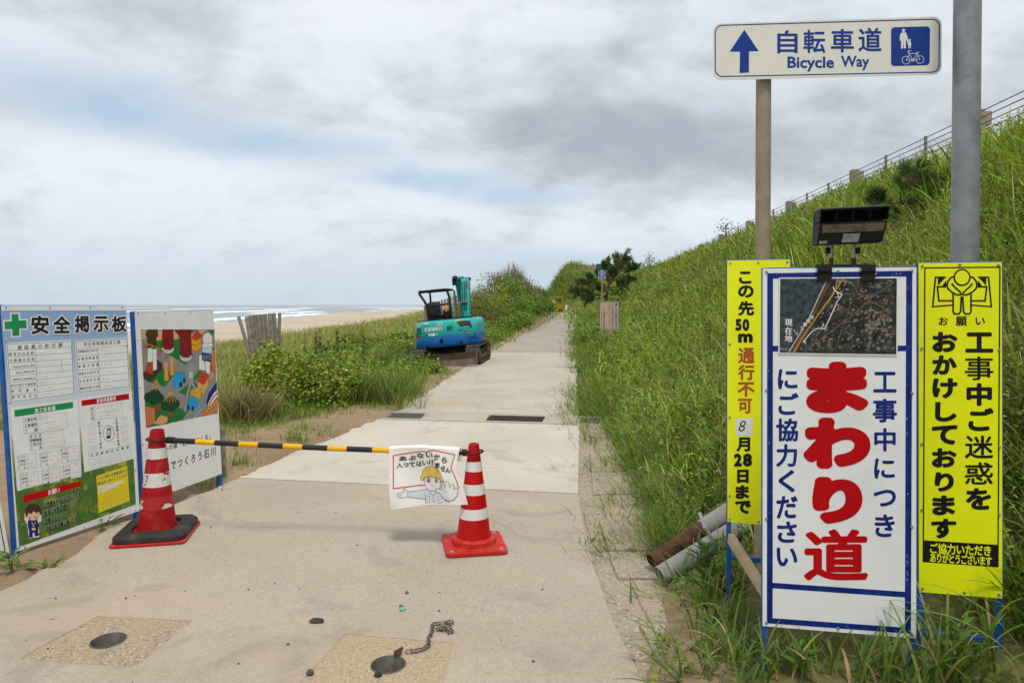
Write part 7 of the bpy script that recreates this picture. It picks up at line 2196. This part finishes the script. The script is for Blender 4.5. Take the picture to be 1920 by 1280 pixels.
OLIVE = [(.15, .165, .035), (.12, .14, .028), (.19, .17, .045), (.09, .11, .022), (.17, .12, .05)]
YELG = [(.22, .27, .03), (.26, .29, .04), (.16, .22, .025), (.12, .18, .02)]
def gz(x, y): return float(H(x, y))
def at_base(px, py):
    q = hit(px, py); return q
# round-leaved vine shrubs in front of the stakes
for i, (px, py, w_, h_, n_, lab) in enumerate([(560, 768, 1.05, .92, 1500, 'broad-leaved beach vine shrub, largest of the thicket by the city board'), (478, 752, .80, .82, 900, 'leafy vine bush right beside the edge of the city board'), (640, 752, .70, .62, 800, 'low vine bush at the middle of the roadside thicket'), (520, 722, .85, .95, 900, 'vine bush at the foot of the stake cluster')]):
    q = at_base(px, py); shrub('vine_shrub', lab, 'shrub', (q.x, q.y + .35, gz(q.x, q.y + .35)), (w_ * .8, w_ * .6, h_), int(n_ * 3.0), .060, VINE, 11, 22, 'beach vine shrubs beside the boards', .44, seed=i, gap=.30)
for i, (px, py, w_, h_, lab, cols) in enumerate([(455, 792, .55, .55, 'dry brownish grass clump beside the city board', [(.20, .19, .085), (.27, .22, .11), (.14, .155, .05)]), (690, 756, .85, .62, 'arching green grass clump between vine shrub and path', [(.14, .21, .03), (.20, .26, .06), (.10, .165, .025)]), (735, 742, .8, .5, 'lush low grass clump at the edge of the path', [(.13, .21, .03), (.17, .25, .04)]), (625, 762, .6, .45, 'grass clump under the vine shrub', [(.12, .19, .03), (.17, .23, .05)]), (700, 690, 1.2, .6, 'tall grass mass behind the arching clump', [(.14, .2, .03), (.2, .24, .06)]), (760, 660, 1.5, .5, 'rough grass mass just left of the excavator', [(.15, .24, .03), (.22, .29, .05)])]):
    q = at_base(px, py); n_ = 90
    bx_ = q.x + G2.normal(0, .36, n_) * w_; by_ = q.y + .2 + G2.normal(0, .30, n_) * w_
    g_ = tufts(bx_, by_, 12, np.full(n_, h_), np.full(n_, .009), pick(np.array(cols), n_), np.full(n_, .05), (.05, .5), (.5, 1.7), .12)
    tag(np_mesh('grass_clump', *g_[:2], M_GRASS, col=g_[2]), lab, 'grass clump', 'grass clumps left of the path')
for i, (px, py, w_, h_, n_, pal, lab) in enumerate([(690, 730, .8, .5, 1500, BUSHG, 'low leafy weed bush between the grass clumps near the path'), (735, 712, .8, .45, 1400, BUSHG, 'low green weed bush nearest the path edge'), (680, 690, 1.1, .5, 1500, YELG, 'yellow-green weed bush in the middle of the dune grass'), (745, 678, 1.2, .55, 1600, BUSHG, 'broad weed bush in front of the excavator tracks'), (700, 655, 1.4, .55, 1500, OLIVE, 'olive weed bush far back in the dune grass'), (770, 650, 1.0, .6, 1500, BUSHG, 'green weed bush touching the left side of the excavator'), (590, 700, .8, .5, 1200, BUSHG, 'green weed bush right of the stake cluster'), (655, 712, .95, .5, 1700, VINE, 'bright creeper mound just right of the vine shrubs'), (715, 735, .75, .36, 1300, VINE, 'flat bright creeper mat near the path edge'), (620, 682, 1.1, .45, 1600, BUSHG, 'low leafy mat between the weed stalks'), (655, 668, 1.2, .45, 1600, BUSHG, 'low leafy mat behind the creeper mound'), (785, 700, .8, .36, 1300, BUSHG, 'small green mat right in front of the dozer blade'), (725, 668, 1.2, .5, 1700, VINE, 'bright creeper mound left of the dozer blade')]):
    q = at_base(px, py); shrub('weed_bush', lab, 'bush', (q.x, q.y + .2, gz(q.x, q.y + .2)), (w_, w_ * .7, h_), n_, .07 * (q.y / 12) ** .7, pal, 9, 10, 'weed bushes left of the path', seed=400 + i, gap=.26)
# tall upright weeds sticking out of the thicket
for i, (px, p0, p1, Y, lab) in enumerate([(592, 622, 668, 12.6, 'tall weed stalk second from the right above the vine shrubs'), (632, 618, 672, 12.3, 'tallest weed stalk standing above the vine shrubs, on the right'), (600, 632, 672, 12.9, 'brown leaning weed stalk between two green ones'), (571, 642, 672, 12.2, 'short thin weed stalk left of the tall ones'), (988 - 308, 618, 660, 16, 'weed stalk farther back in the beach grass')]):
    a = P(px, p0, Y); b_ = Vector((a.x + .05, Y, gz(a.x, Y)))
    t_ = thing('tall_weed', lab, 'weed', loc=b_, group='tall weed stalks')
    mb = MB(); mb.tube([b_, b_.lerp(a, .5) + Vector((.02, 0, 0)), a], [.012, .009, .004], 5); mb.build('stem', M_TWIG, t_)
    n_ = 110; u = G2.uniform(.25, 1.0, n_)
    base = np.array(b_)[None] * (1 - u[:, None]) + np.array(a)[None] * u[:, None]
    az = G2.uniform(0, 6.28, n_); out = np.stack([np.cos(az), np.sin(az), G2.uniform(.3, 1.0, n_)], 1)
    col = pick(np.array([(.10, .17, .03), (.14, .20, .035)] if i != 2 else [(.20, .13, .05), (.14, .13, .04)]), n_)
    g_ = leaves_geo(base, np.cross(out, np.array([0.3, .2, 1.0])) + G2.normal(0, .2, (n_, 3)), np.full(n_, .12) * (1.1 - .6 * u), col, .12, out)
    np_mesh('leaves', *g_[:2], M_LEAF, col=g_[2], parent=t_)
# bushes round the excavator and along the left ridge
for i, (px, Y, w_, h_, pal, lab) in enumerate([(768, 26, 1.3, .55, BUSHG, 'dark green bush behind the left side of the teal excavator'), (735, 25, 1.0, .45, BUSHG, 'low green bush left of the excavator bush'), (805, 24, 1.0, .5, BUSHG, 'small bush under the canopy side of the excavator'), (845, 29, 1.3, .6, OLIVE, 'olive bush seen between the canopy posts behind the excavator')]):
    X = (px - CX) / FOC * Y
    shrub('green_bush', lab, 'bush', (X, Y, gz(X, Y) - .05), (w_, w_, h_), 2200, .10, pal, 9, 10, None, seed=20 + i, gap=.30)
rb = np.random.default_rng(5)
ridge = []
for Y, offs in ((23.5, (1.0, 2.1)), (26, (.9, 2.2, 3.6)), (29, (.8, 2.3, 3.8)), (33, (.8, 2.2, 3.8)), (37, (.7, 2.0, 3.6)), (42, (.7, 2.2, 4.0)), (47, (.7, 2.2, 4.0)), (53, (.6, 2.2, 4.2)), (60, (.6, 2.4, 4.4)), (68, (.6, 2.6)), (78, (.6, 2.6)), (90, (.7, 2.8)), (104, (.6, 2.8))):
    for k, L_ in enumerate(offs):
        ridge.append((Y + rb.uniform(-.8, .8), L_ + rb.uniform(-.15, .25), k))
for i, (Y, L_, k) in enumerate(ridge):
    X = float(xl(Y)) - L_ - .35
    sc = 1 + .010 * Y
    w_ = (.85 if k == 0 else 1.15) * sc * rb.uniform(.85, 1.15); h_ = (.75, .95, 1.0)[min(k, 2)] * float(np.interp(Y, [22, 30, 40, 60, 110], [.6, 1.05, 1.6, 2.1, 1.9])) * rb.uniform(.85, 1.2)
    pal = BUSHG if (k == 0 or rb.random() < .5) else (OLIVE if rb.random() < .75 else VINE)
    if X / Y < -.085: continue
    shrub('ridge_bush', ('green leafy bushes at the foot of the left dune beside the path', 'mixed bushes on the flank of the left dune', 'olive and brown bushes on top of the left dune')[min(k, 2)], 'bush', (X, Y, gz(X, Y) - .1), (w_, w_, h_), 2300, .075 * (Y / 24) ** .8, pal, 11, 6, ('bushes at the foot of the left dune', 'bushes on the flank of the left dune', 'bushes on top of the left dune')[min(k, 2)], seed=60 + i, gap=.24)
# dry brown twigs and reeds rising from the top of the ridge
rparts = []
for i, (px, Y, n_, hh) in enumerate([(905, 52, 24, .8), (930, 55, 40, 1.0), (950, 58, 60, 1.3), (966, 60, 70, 1.5), (982, 62, 70, 1.5), (998, 64, 50, 1.3)]):
    X = (px - CX) / FOC * Y
    bx_ = X + G2.normal(0, .65, n_); by_ = Y + G2.normal(0, .8, n_)
    g_ = blades_geo(np.stack([bx_, by_, H(bx_, by_) + 1.2], 1), G2.uniform(0, 6.28, n_), hh * G2.uniform(.5, 1.15, n_), np.full(n_, .035), G2.uniform(0, .22, n_), G2.uniform(0, .5, n_), pick(np.array([(.20, .14, .09), (.26, .20, .13), (.15, .10, .07), (.17, .15, .06)]), n_), 4)
    rparts.append(g_)
g_ = join(rparts)
tag(np_mesh('dry_reeds', *g_[:2], M_GRASS, col=g_[2]), 'brown dry reeds rising from the top of the left dune', 'reeds', kind='stuff')

# leafy shrubs growing low on the bank
for i, (px, py, w_, h_, pal, lab) in enumerate([
        (1126, 636, .55, .5, BUSHG, 'small green shrub at the foot of the thin route sign pole'),
        (1215, 610, 1.1, .75, YELG, 'yellow-green leafy shrub on the bank right of the tan sand sign'), (1270, 560, 1.3, .8, YELG, 'bright shrub higher on the bank above the tan sand sign'), (1180, 575, 1.0, .8, BUSHG, 'dark green shrub directly above the tan sand sign'),
        (1345, 570, 1.2, .7, YELG, 'leafy yellow-green shrub in mid bank left of the narrow yellow sign'), (1300, 630, 1.0, .6, BUSHG, 'low dark shrub under the bright shrubs on the bank'), (1235, 665, .7, .5, OLIVE, 'olive shrub low on the bank right of the tan sign post'),
        (1100, 620, 1.0, .9, BUSHG, 'green shrub at the foot of the bank by the guard rail end'), (1095, 650, .7, .6, BUSHG, 'small green shrub overhanging the path edge before the guard rail'), (1150, 545, 1.6, 1.0, YELG, 'shrub below the pine on the bank'), (1225, 520, 1.4, .9, YELG, 'shrub up on the bank right of the pine')]):
    q = at_base(px, py)
    if px < 1110: q.x += .16 * q.y / 12 + .25; q.z = gz(q.x, q.y)
    sc = max(1, q.y / 16)
    shrub('bank_shrub', lab, 'shrub', (q.x, q.y, q.z - .1), (w_ * sc ** .6, w_ * sc ** .6, h_ * sc ** .6), 1500, .062 * (q.y / 12) ** .7, pal, 9, 10, 'shrubs on the grass bank', seed=200 + i, gap=.28)

# ---------------------------------------------------------------- pines
def pine(name, label, base, limbs, ntuft, needle, nw, pal, browns=.06, seed=0, parent_cat='pine tree', per=30, bare=None):
    """limbs: polylines from trunk outwards; needle tufts along the outer part of each"""
    global G2
    keep, G2 = G2, np.random.default_rng(seed)
    t_ = thing(name, label, parent_cat, loc=base)
    mb = MB()
    pts_t, dirs_t = [], []
    for (pts, r0, leafy) in limbs:
        pts = [Vector(p) for p in pts]
        # curved smooth limb
        N = 10; cv = []
        for i in range(N + 1):
            u = i / N * (len(pts) - 1); k = min(int(u), len(pts) - 2); cv.append(pts[k].lerp(pts[k + 1], u - k))
        cv = [cv[0]] + [(cv[i - 1] + cv[i] * 2 + cv[i + 1]) / 4 for i in range(1, N)] + [cv[-1]]
        mb.tube(cv, [r0 * (1 - .75 * i / N) for i in range(N + 1)], 7)
        Lt = sum((cv[i + 1] - cv[i]).length for i in range(N))
        for q in range(int(ntuft * leafy)):
            u = G2.uniform(.35, 1.0) ** .7
            k = min(int(u * N), N - 1); p0 = cv[k].lerp(cv[k + 1], u * N - k); d = (cv[k + 1] - cv[k]).normalized()
            sd = Vector(G2.normal(0, 1, 3).tolist()); sd = (sd + d * .8 + Vector((0, 0, .7))).normalized()
            ln = G2.uniform(.06, .32) * Lt * .6
            p1 = p0 + sd * ln
            if u > .45: mb.tube([p0, p1], [r0 * .18, r0 * .10], 4)
            for w_ in (.55, 1.0):
                pts_t.append(p0.lerp(p1, w_)); dirs_t.append((sd + Vector((0, 0, .5))).normalized())
    mb.build('trunk', M_BARK, t_, smooth=True)
    T = np.array([tuple(p) for p in pts_t]); D = np.array([tuple(p) for p in dirs_t]); n = len(T)
    root = np.repeat(T, per, 0) + np.repeat(D, per, 0) * (G2.uniform(-.6, .6, (n * per, 1)) * needle)
    dd = np.repeat(D, per, 0) * .75 + G2.normal(0, .55, (n * per, 3)); dd /= np.linalg.norm(dd, axis=1, keepdims=True)
    tone = np.repeat(G2.uniform(.7, 1.25, n), per)[:, None]
    col = pick(np.array(pal), n * per) * tone
    br = np.repeat(G2.random(n) < browns, per); col[br] = jit((.22, .115, .05), br.sum(), .2)
    side = np.cross(dd, G2.normal(0, 1, (n * per, 3))); side /= np.linalg.norm(side, axis=1, keepdims=True)
    Lz = (needle * G2.uniform(.7, 1.2, n * per))[:, None]
    V = np.stack([root - side * nw / 2, root + side * nw / 2, root + dd * Lz + side * nw * .2, root + dd * Lz - side * nw * .2], 1).reshape(-1, 3)
    F = np.arange(len(root) * 4).reshape(-1, 4)
    np_mesh('crown', V, F, M_NEEDLE, col=np.clip(np.repeat(col, 4, 0), .003, .6), parent=t_)
    G2 = keep
    return t_
PINE = [(.09, .14, .038), (.12, .175, .046), (.065, .105, .03), (.15, .185, .055)]
# windswept pine beside the far path
Yp = 42.0
pp_ = lambda px, py, dy=0.0: P(px, py, Yp + dy)
b_ = pp_(1137, 575); b_.z = gz(b_.x, Yp) - .1
T0 = b_
limbs = [([T0, pp_(1135, 560), pp_(1142, 530), pp_(1160, 500), pp_(1167, 482)], .13, 1.5),
         ([pp_(1136, 556), pp_(1120, 552, -.8), pp_(1098, 551, -1), pp_(1072, 547, -1.2)], .08, 1.6),
         ([pp_(1138, 546), pp_(1118, 538, .5), pp_(1102, 530, .6), pp_(1086, 532, .6)], .06, 1.2),
         ([pp_(1140, 540), pp_(1125, 530, -.5), pp_(1112, 522, -.6), pp_(1100, 520, -.5)], .06, .7),
         ([pp_(1142, 532), pp_(1132, 510, .4), pp_(1140, 490, .3)], .06, 1.1),
         ([pp_(1143, 530), pp_(1162, 518, -.8), pp_(1180, 505, -1), pp_(1190, 502, -1)], .06, 1.4),
         ([pp_(1141, 540), pp_(1165, 536, .4), pp_(1186, 524, .7)], .05, 1.3),
         ([pp_(1150, 515), pp_(1158, 498, .7), pp_(1155, 484, .8)], .05, .9),
         ([pp_(1139, 550), pp_(1152, 552, -1.0), pp_(1172, 546, -1.3)], .05, 1.2),
         ([pp_(1137, 552), pp_(1118, 560, -.9), pp_(1095, 560, -1.4)], .05, 1.2),
         ([pp_(1146, 522), pp_(1170, 506, .2), pp_(1176, 490, .2)], .045, 1.0),
         ([pp_(1141, 542), pp_(1122, 540, .9), pp_(1106, 534, 1.2)], .045, 1.2), ([pp_(1142, 536), pp_(1150, 522, 1.0), pp_(1148, 506, 1.4)], .045, 1.2), ([pp_(1140, 548), pp_(1128, 545, -1.2), pp_(1120, 538, -1.6)], .045, 1.0), ([pp_(1141, 545), pp_(1158, 535, -1.2), pp_(1168, 528, -1.6)], .045, 1.2), ([pp_(1142, 528), pp_(1128, 522, .2), pp_(1122, 512, .2)], .04, 1.0)]
pine('pine_tree', 'dark windswept pine leaning over the far end of the path', T0, limbs, 24, .20, .034, PINE, .05, 301, per=24)
# low pine bush on the bank behind the signs
q = hit(1655, 432)
Yq = q.y * .90
pq = lambda px, py, dy=0.0: P(px, py, Yq + dy)
root = pq(1648, 440, .1); root.z = gz(root.x, root.y)
limbs = [([root, pq(1668, 420, .1), pq(1698, 400, .2), pq(1722, 382, .3)], .022, .5),
         ([pq(1690, 402, .2), pq(1700, 375, .2), pq(1710, 345, .25), pq(1722, 312, .3)], .014, 1.0),
         ([pq(1700, 398, .2), pq(1728, 378, .3), pq(1752, 362, .4), pq(1778, 345, .4)], .014, 1.1),
         ([pq(1690, 402, .2), pq(1672, 380, .1), pq(1650, 372, 0), pq(1628, 376, 0)], .013, 1.1),
         ([pq(1695, 398, .2), pq(1688, 372, .0), pq(1690, 345, -.05), pq(1695, 322, -.05)], .012, .8),
         ([pq(1705, 392, .2), pq(1735, 395, .1), pq(1768, 385, .1)], .012, 1.0),
         ([pq(1700, 392, .2), pq(1725, 360, .5), pq(1745, 335, .6)], .011, .9),
         ([pq(1680, 410, .1), pq(1665, 402, -.1), pq(1642, 402, -.2)], .011, 1.0),
         ([pq(1675, 415, .1), pq(1700, 420, -.2), pq(1732, 412, -.25)], .011, .9)]
pine('pine_shrub', 'bushy young pine on the bank behind the floodlight', root, limbs, 12, .125, .0065, [(.045, .10, .022), (.065, .13, .028), (.035, .075, .02), (.09, .14, .03)], .10, 302, per=42)
# small yellowing plant below the pine
q = hit(1704, 470); Yw = q.y
a, b_ = P(1692, 388, Yw), Vector(q)
t_ = thing('yellowing_plant', 'single upright plant with yellow-green top and reddish lower leaves beside the young pine', 'plant', loc=b_)
mb = MB(); mb.tube([b_, b_.lerp(a, .5), a], [.008, .006, .003], 5); mb.build('stem', M_TWIG, t_)
n_ = 60; u = np.linspace(.15, 1, n_); az = np.arange(n_) * 2.4; out = np.stack([np.cos(az), np.sin(az), .45 + .5 * u], 1)
base = np.array(b_)[None] * (1 - u[:, None]) + np.array(a)[None] * u[:, None]
col = np.where((u < .5)[:, None], np.array([.30, .14, .04]), np.array([.30, .33, .04])) * (1 + G2.normal(0, .15, (n_, 1)))
g_ = leaves_geo(base, np.cross(np.cross(out, [0, 0, 1.0]), out), .11 * (1.15 - .5 * u), np.clip(col, .01, .8), .15, out)
np_mesh('leaves', *g_[:2], M_LEAF, col=g_[2], parent=t_)
# a bare sapling on the crest
for i, (px, py, Y, lab) in enumerate([(1217, 492, 62, 'thin bare sapling sticking up from the crest of the bank'), (1360, 436, 38, 'dry brown shrub against the sky on the crest by the fence')]):
    X = (px - CX) / FOC * Y; b_ = Vector((X, Y, gz(X, Y))); top = P(px, py - 14, Y)
    t_ = thing('bare_sapling', lab, 'sapling', loc=b_); mb = MB(); rr_ = random.Random(i)
    mb.tube([b_, b_.lerp(top, .5) + Vector((.1, 0, 0)), top], [.05, .035, .015], 5)
    for k in range(16):
        p0 = b_.lerp(top, rr_.uniform(.4, .98)); mb.tube([p0, p0 + Vector((rr_.uniform(-.5, .5), rr_.uniform(-.4, .4), rr_.uniform(.1, .5)))], [.016, .006], 4)
    mb.build('trunk', M_BARK, t_)
    n_ = 70; pos = np.array([tuple(b_.lerp(top, rr_.uniform(.7, 1.05)) + Vector((rr_.gauss(0, .25), rr_.gauss(0, .25), rr_.gauss(0, .15)))) for _ in range(n_)])
    g_ = leaves_geo(pos, G2.normal(0, 1, (n_, 3)), np.full(n_, .13), pick(np.array([(.13, .09, .05), (.18, .12, .07)]), n_), .3)
    np_mesh('crown', *g_[:2], M_LEAF, col=g_[2], parent=t_)

# ---------------------------------------------------------------- grass tufts round the feet of the signs
def near_tuft(px, py, n_, L_, w_, lab, cols, lean=(.05, .7), bend=(.6, 1.9), az=None, spread=.05, dry=.08, zlift=0):
    q = hit(px, py)
    c = np.array([q.x, q.y])
    xi = c[0] + G2.normal(0, spread, n_); yi = c[1] + G2.normal(0, spread, n_)
    a = G2.uniform(0, 6.28, n_) if az is None else G2.normal(az[0], az[1], n_)
    col = pick(np.array(cols), n_); d = G2.random(n_) < dry; col[d] = jit((.40, .32, .16), d.sum(), .15)
    g_ = blades_geo(np.stack([xi, yi, H(xi, yi) - .01], 1), a, L_ * G2.uniform(.55, 1.15, n_), w_ * G2.uniform(.7, 1.25, n_), G2.uniform(*lean, n_), G2.uniform(*bend, n_), col, 7, ((.36, .33, .12), np.where(G2.random(n_) < .3, .7, 0.0)), .35)
    o = np_mesh('grass_tuft', *g_[:2], M_GRASS, col=g_[2], smooth=True)
    tag(o, lab, 'grass tuft', 'grass tufts round the sign posts'); return o
TG = [(.13, .215, .035), (.17, .26, .045), (.10, .175, .03), (.20, .28, .07)]
near_tuft(1345, 1165, 46, .36, .0125, 'dense arching grass tuft between the narrow yellow sign and the kerb blocks', TG, spread=.055)
near_tuft(1315, 1130, 24, .30, .011, 'grass tuft in front of the end of the lying pipes', TG, spread=.04)
near_tuft(1285, 1085, 16, .22, .009, 'thin grass tuft crossing the open end of the grey pipe', TG)
near_tuft(1345, 1075, 26, .30, .011, 'grass tuft standing over the middle of the grey pipe', TG)
near_tuft(1250, 1120, 12, .24, .010, 'grass tuft on the soil just below the pipe ends', TG, (.3, 1.0), (.2, 1.2))
near_tuft(1225, 1160, 9, .24, .010, 'sparse grass creeping onto the kerb blocks below the pipes', TG, (.6, 1.2), (.2, .9), (math.pi, .7))
near_tuft(1300, 1215, 26, .28, .011, 'grass tuft on the bare soil beside the kerb blocks', TG, (.1, .9), (.4, 1.6), None, .06)
near_tuft(1255, 1210, 8, .26, .010, 'sparse grass sprawling over the kerb blocks', TG, (.6, 1.2), (.2, .9), (math.pi, .6))
near_tuft(1275, 1268, 12, .30, .012, 'low grass sprig at the bottom edge left of the detour sign', TG, (.5, 1.2), (.2, .8), (math.pi, .9))
near_tuft(1365, 1215, 30, .30, .011, 'grass tuft in front of the narrow yellow sign legs', TG)
near_tuft(1330, 1262, 14, .22, .010, 'sparse grass tuft on the bare soil left of the detour sign', TG)
near_tuft(1400, 1275, 22, .26, .011, 'grass tuft at the bottom edge beside the detour sign leg', TG)
near_tuft(1390, 1245, 18, .26, .010, 'small grass tuft left of the detour sign leg', TG)
near_tuft(1475, 1262, 16, .24, .012, 'grass tuft before the left half of the detour sign', TG, (.0, .5), (.3, 1.3))
near_tuft(1535, 1262, 16, .27, .012, 'tallest grass tuft under the middle of the detour sign', TG, (.0, .4), (.2, 1.2))
near_tuft(1600, 1272, 18, .24, .012, 'grass tuft just right of the middle under the detour sign', TG, (.0, .6), (.3, 1.4))
near_tuft(1668, 1272, 20, .27, .012, 'grass tuft beneath the right corner of the detour sign', TG, (.0, .5), (.3, 1.3))
near_tuft(1745, 1275, 26, .34, .013, 'grass tuft between the detour and apology signs', TG, (.0, .6), (.4, 1.5))
near_tuft(1815, 1275, 26, .36, .013, 'grass tuft under the wide yellow apology sign', TG, (.0, .6), (.4, 1.5))
near_tuft(1905, 1279, 13, .50, .012, 'tall arching grass bending across the foot of the wide yellow sign', TG, (.0, .5), (.6, 1.8), (math.pi * .95, .8), .07)
near_tuft(1945, 1190, 20, .55, .012, 'long grass rising along the right border of the picture', TG, (.0, .5), (.5, 1.7), (math.pi, .9), .08)
near_tuft(1960, 1080, 26, .5, .012, 'bushy grass at the right edge beside the wide yellow sign', TG, (.0, .5), (.4, 1.6), None, .1)
near_tuft(1440, 1215, 20, .16, .008, 'dry straw at the feet of the detour sign', [(.36, .28, .15), (.28, .22, .12)], (.5, 1.4), (.1, .7), None, .10, .5)
near_tuft(1610, 1245, 46, .15, .007, 'matted dry straw under the detour sign', [(.40, .32, .18), (.30, .24, .13)], (.7, 1.5), (.1, .6), None, .13, .5)
near_tuft(1300, 1045, 24, .20, .010, 'weedy grass above the grey lying pipe', TG, spread=.05)
near_tuft(1225, 985, 24, .2, .009, 'weedy grass left of the rusty pipe end', TG, (.3, 1.0), (.2, 1.0), None, .07)
# broad-leaved weed by the pipe
def broad_weed(px, py, n_, hgt, size, lab, pal, name='broadleaf_weed', wide=.17):
    q = hit(px, py); t_ = thing(name, lab, 'weed', loc=q)
    u = G2.uniform(.15, 1, n_); az = np.arange(n_) * 2.399 + G2.normal(0, .3, n_)
    out = np.stack([np.cos(az), np.sin(az), .25 + .5 * u], 1)
    base = np.array(q)[None] + np.stack([np.cos(az) * .02, np.sin(az) * .02, u * hgt], 1) + G2.normal(0, .02, (n_, 3)) * [1, 1, 0]
    g_ = leaves_geo(base, np.cross(np.cross(out, [0, 0, 1.0]), out), size * (1.2 - .5 * u), pick(np.array(pal), n_), wide, out)
    np_mesh('leaves', *g_[:2], M_LEAF, col=g_[2], parent=t_)
    mb = MB()
    for k in range(4): mb.tube([q, Vector(q) + Vector((G2.normal(0, .02), G2.normal(0, .02), hgt * .9))], [.004, .002], 5)
    mb.build('stem', simple('green stem', (.10, .16, .03), .6), t_) if 'green stem' not in MATS else mb.build('stem', MATS['green stem'], t_)
broad_weed(1318, 1110, 34, .24, .11, 'dark broad-leaved weed in front of the grey pipe', [(.05, .12, .018), (.075, .155, .022)])
broad_weed(1500, 1265, 12, .10, .10, 'broad-leaved weed low under the detour sign', [(.08, .17, .025), (.11, .21, .03)])
broad_weed(1800, 1235, 20, .14, .09, 'leafy green weed between the legs of the wide yellow sign', [(.09, .19, .025), (.13, .24, .035)])
broad_weed(1250, 1000, 26, .12, .05, 'small-leaved weed beside the rusty pipe', [(.10, .19, .025), (.14, .24, .03)])
broad_weed(22, 1070, 16, .10, .12, 'bamboo-like weed at the foot of the safety board', [(.16, .26, .04), (.20, .30, .05)], wide=.13)
broad_weed(85, 1078, 11, .06, .13, 'low sprig of narrow leaves on the concrete edge', [(.16, .27, .035), (.13, .23, .03)], wide=.12)
broad_weed(200, 985, 8, .05, .11, 'few green leaves poking out beneath the safety board', [(.16, .26, .04), (.20, .30, .05)], wide=.13)
# dry leaves caught on the kerb
bpy.data.objects.remove(_to); bpy.data.curves.remove(_cu)
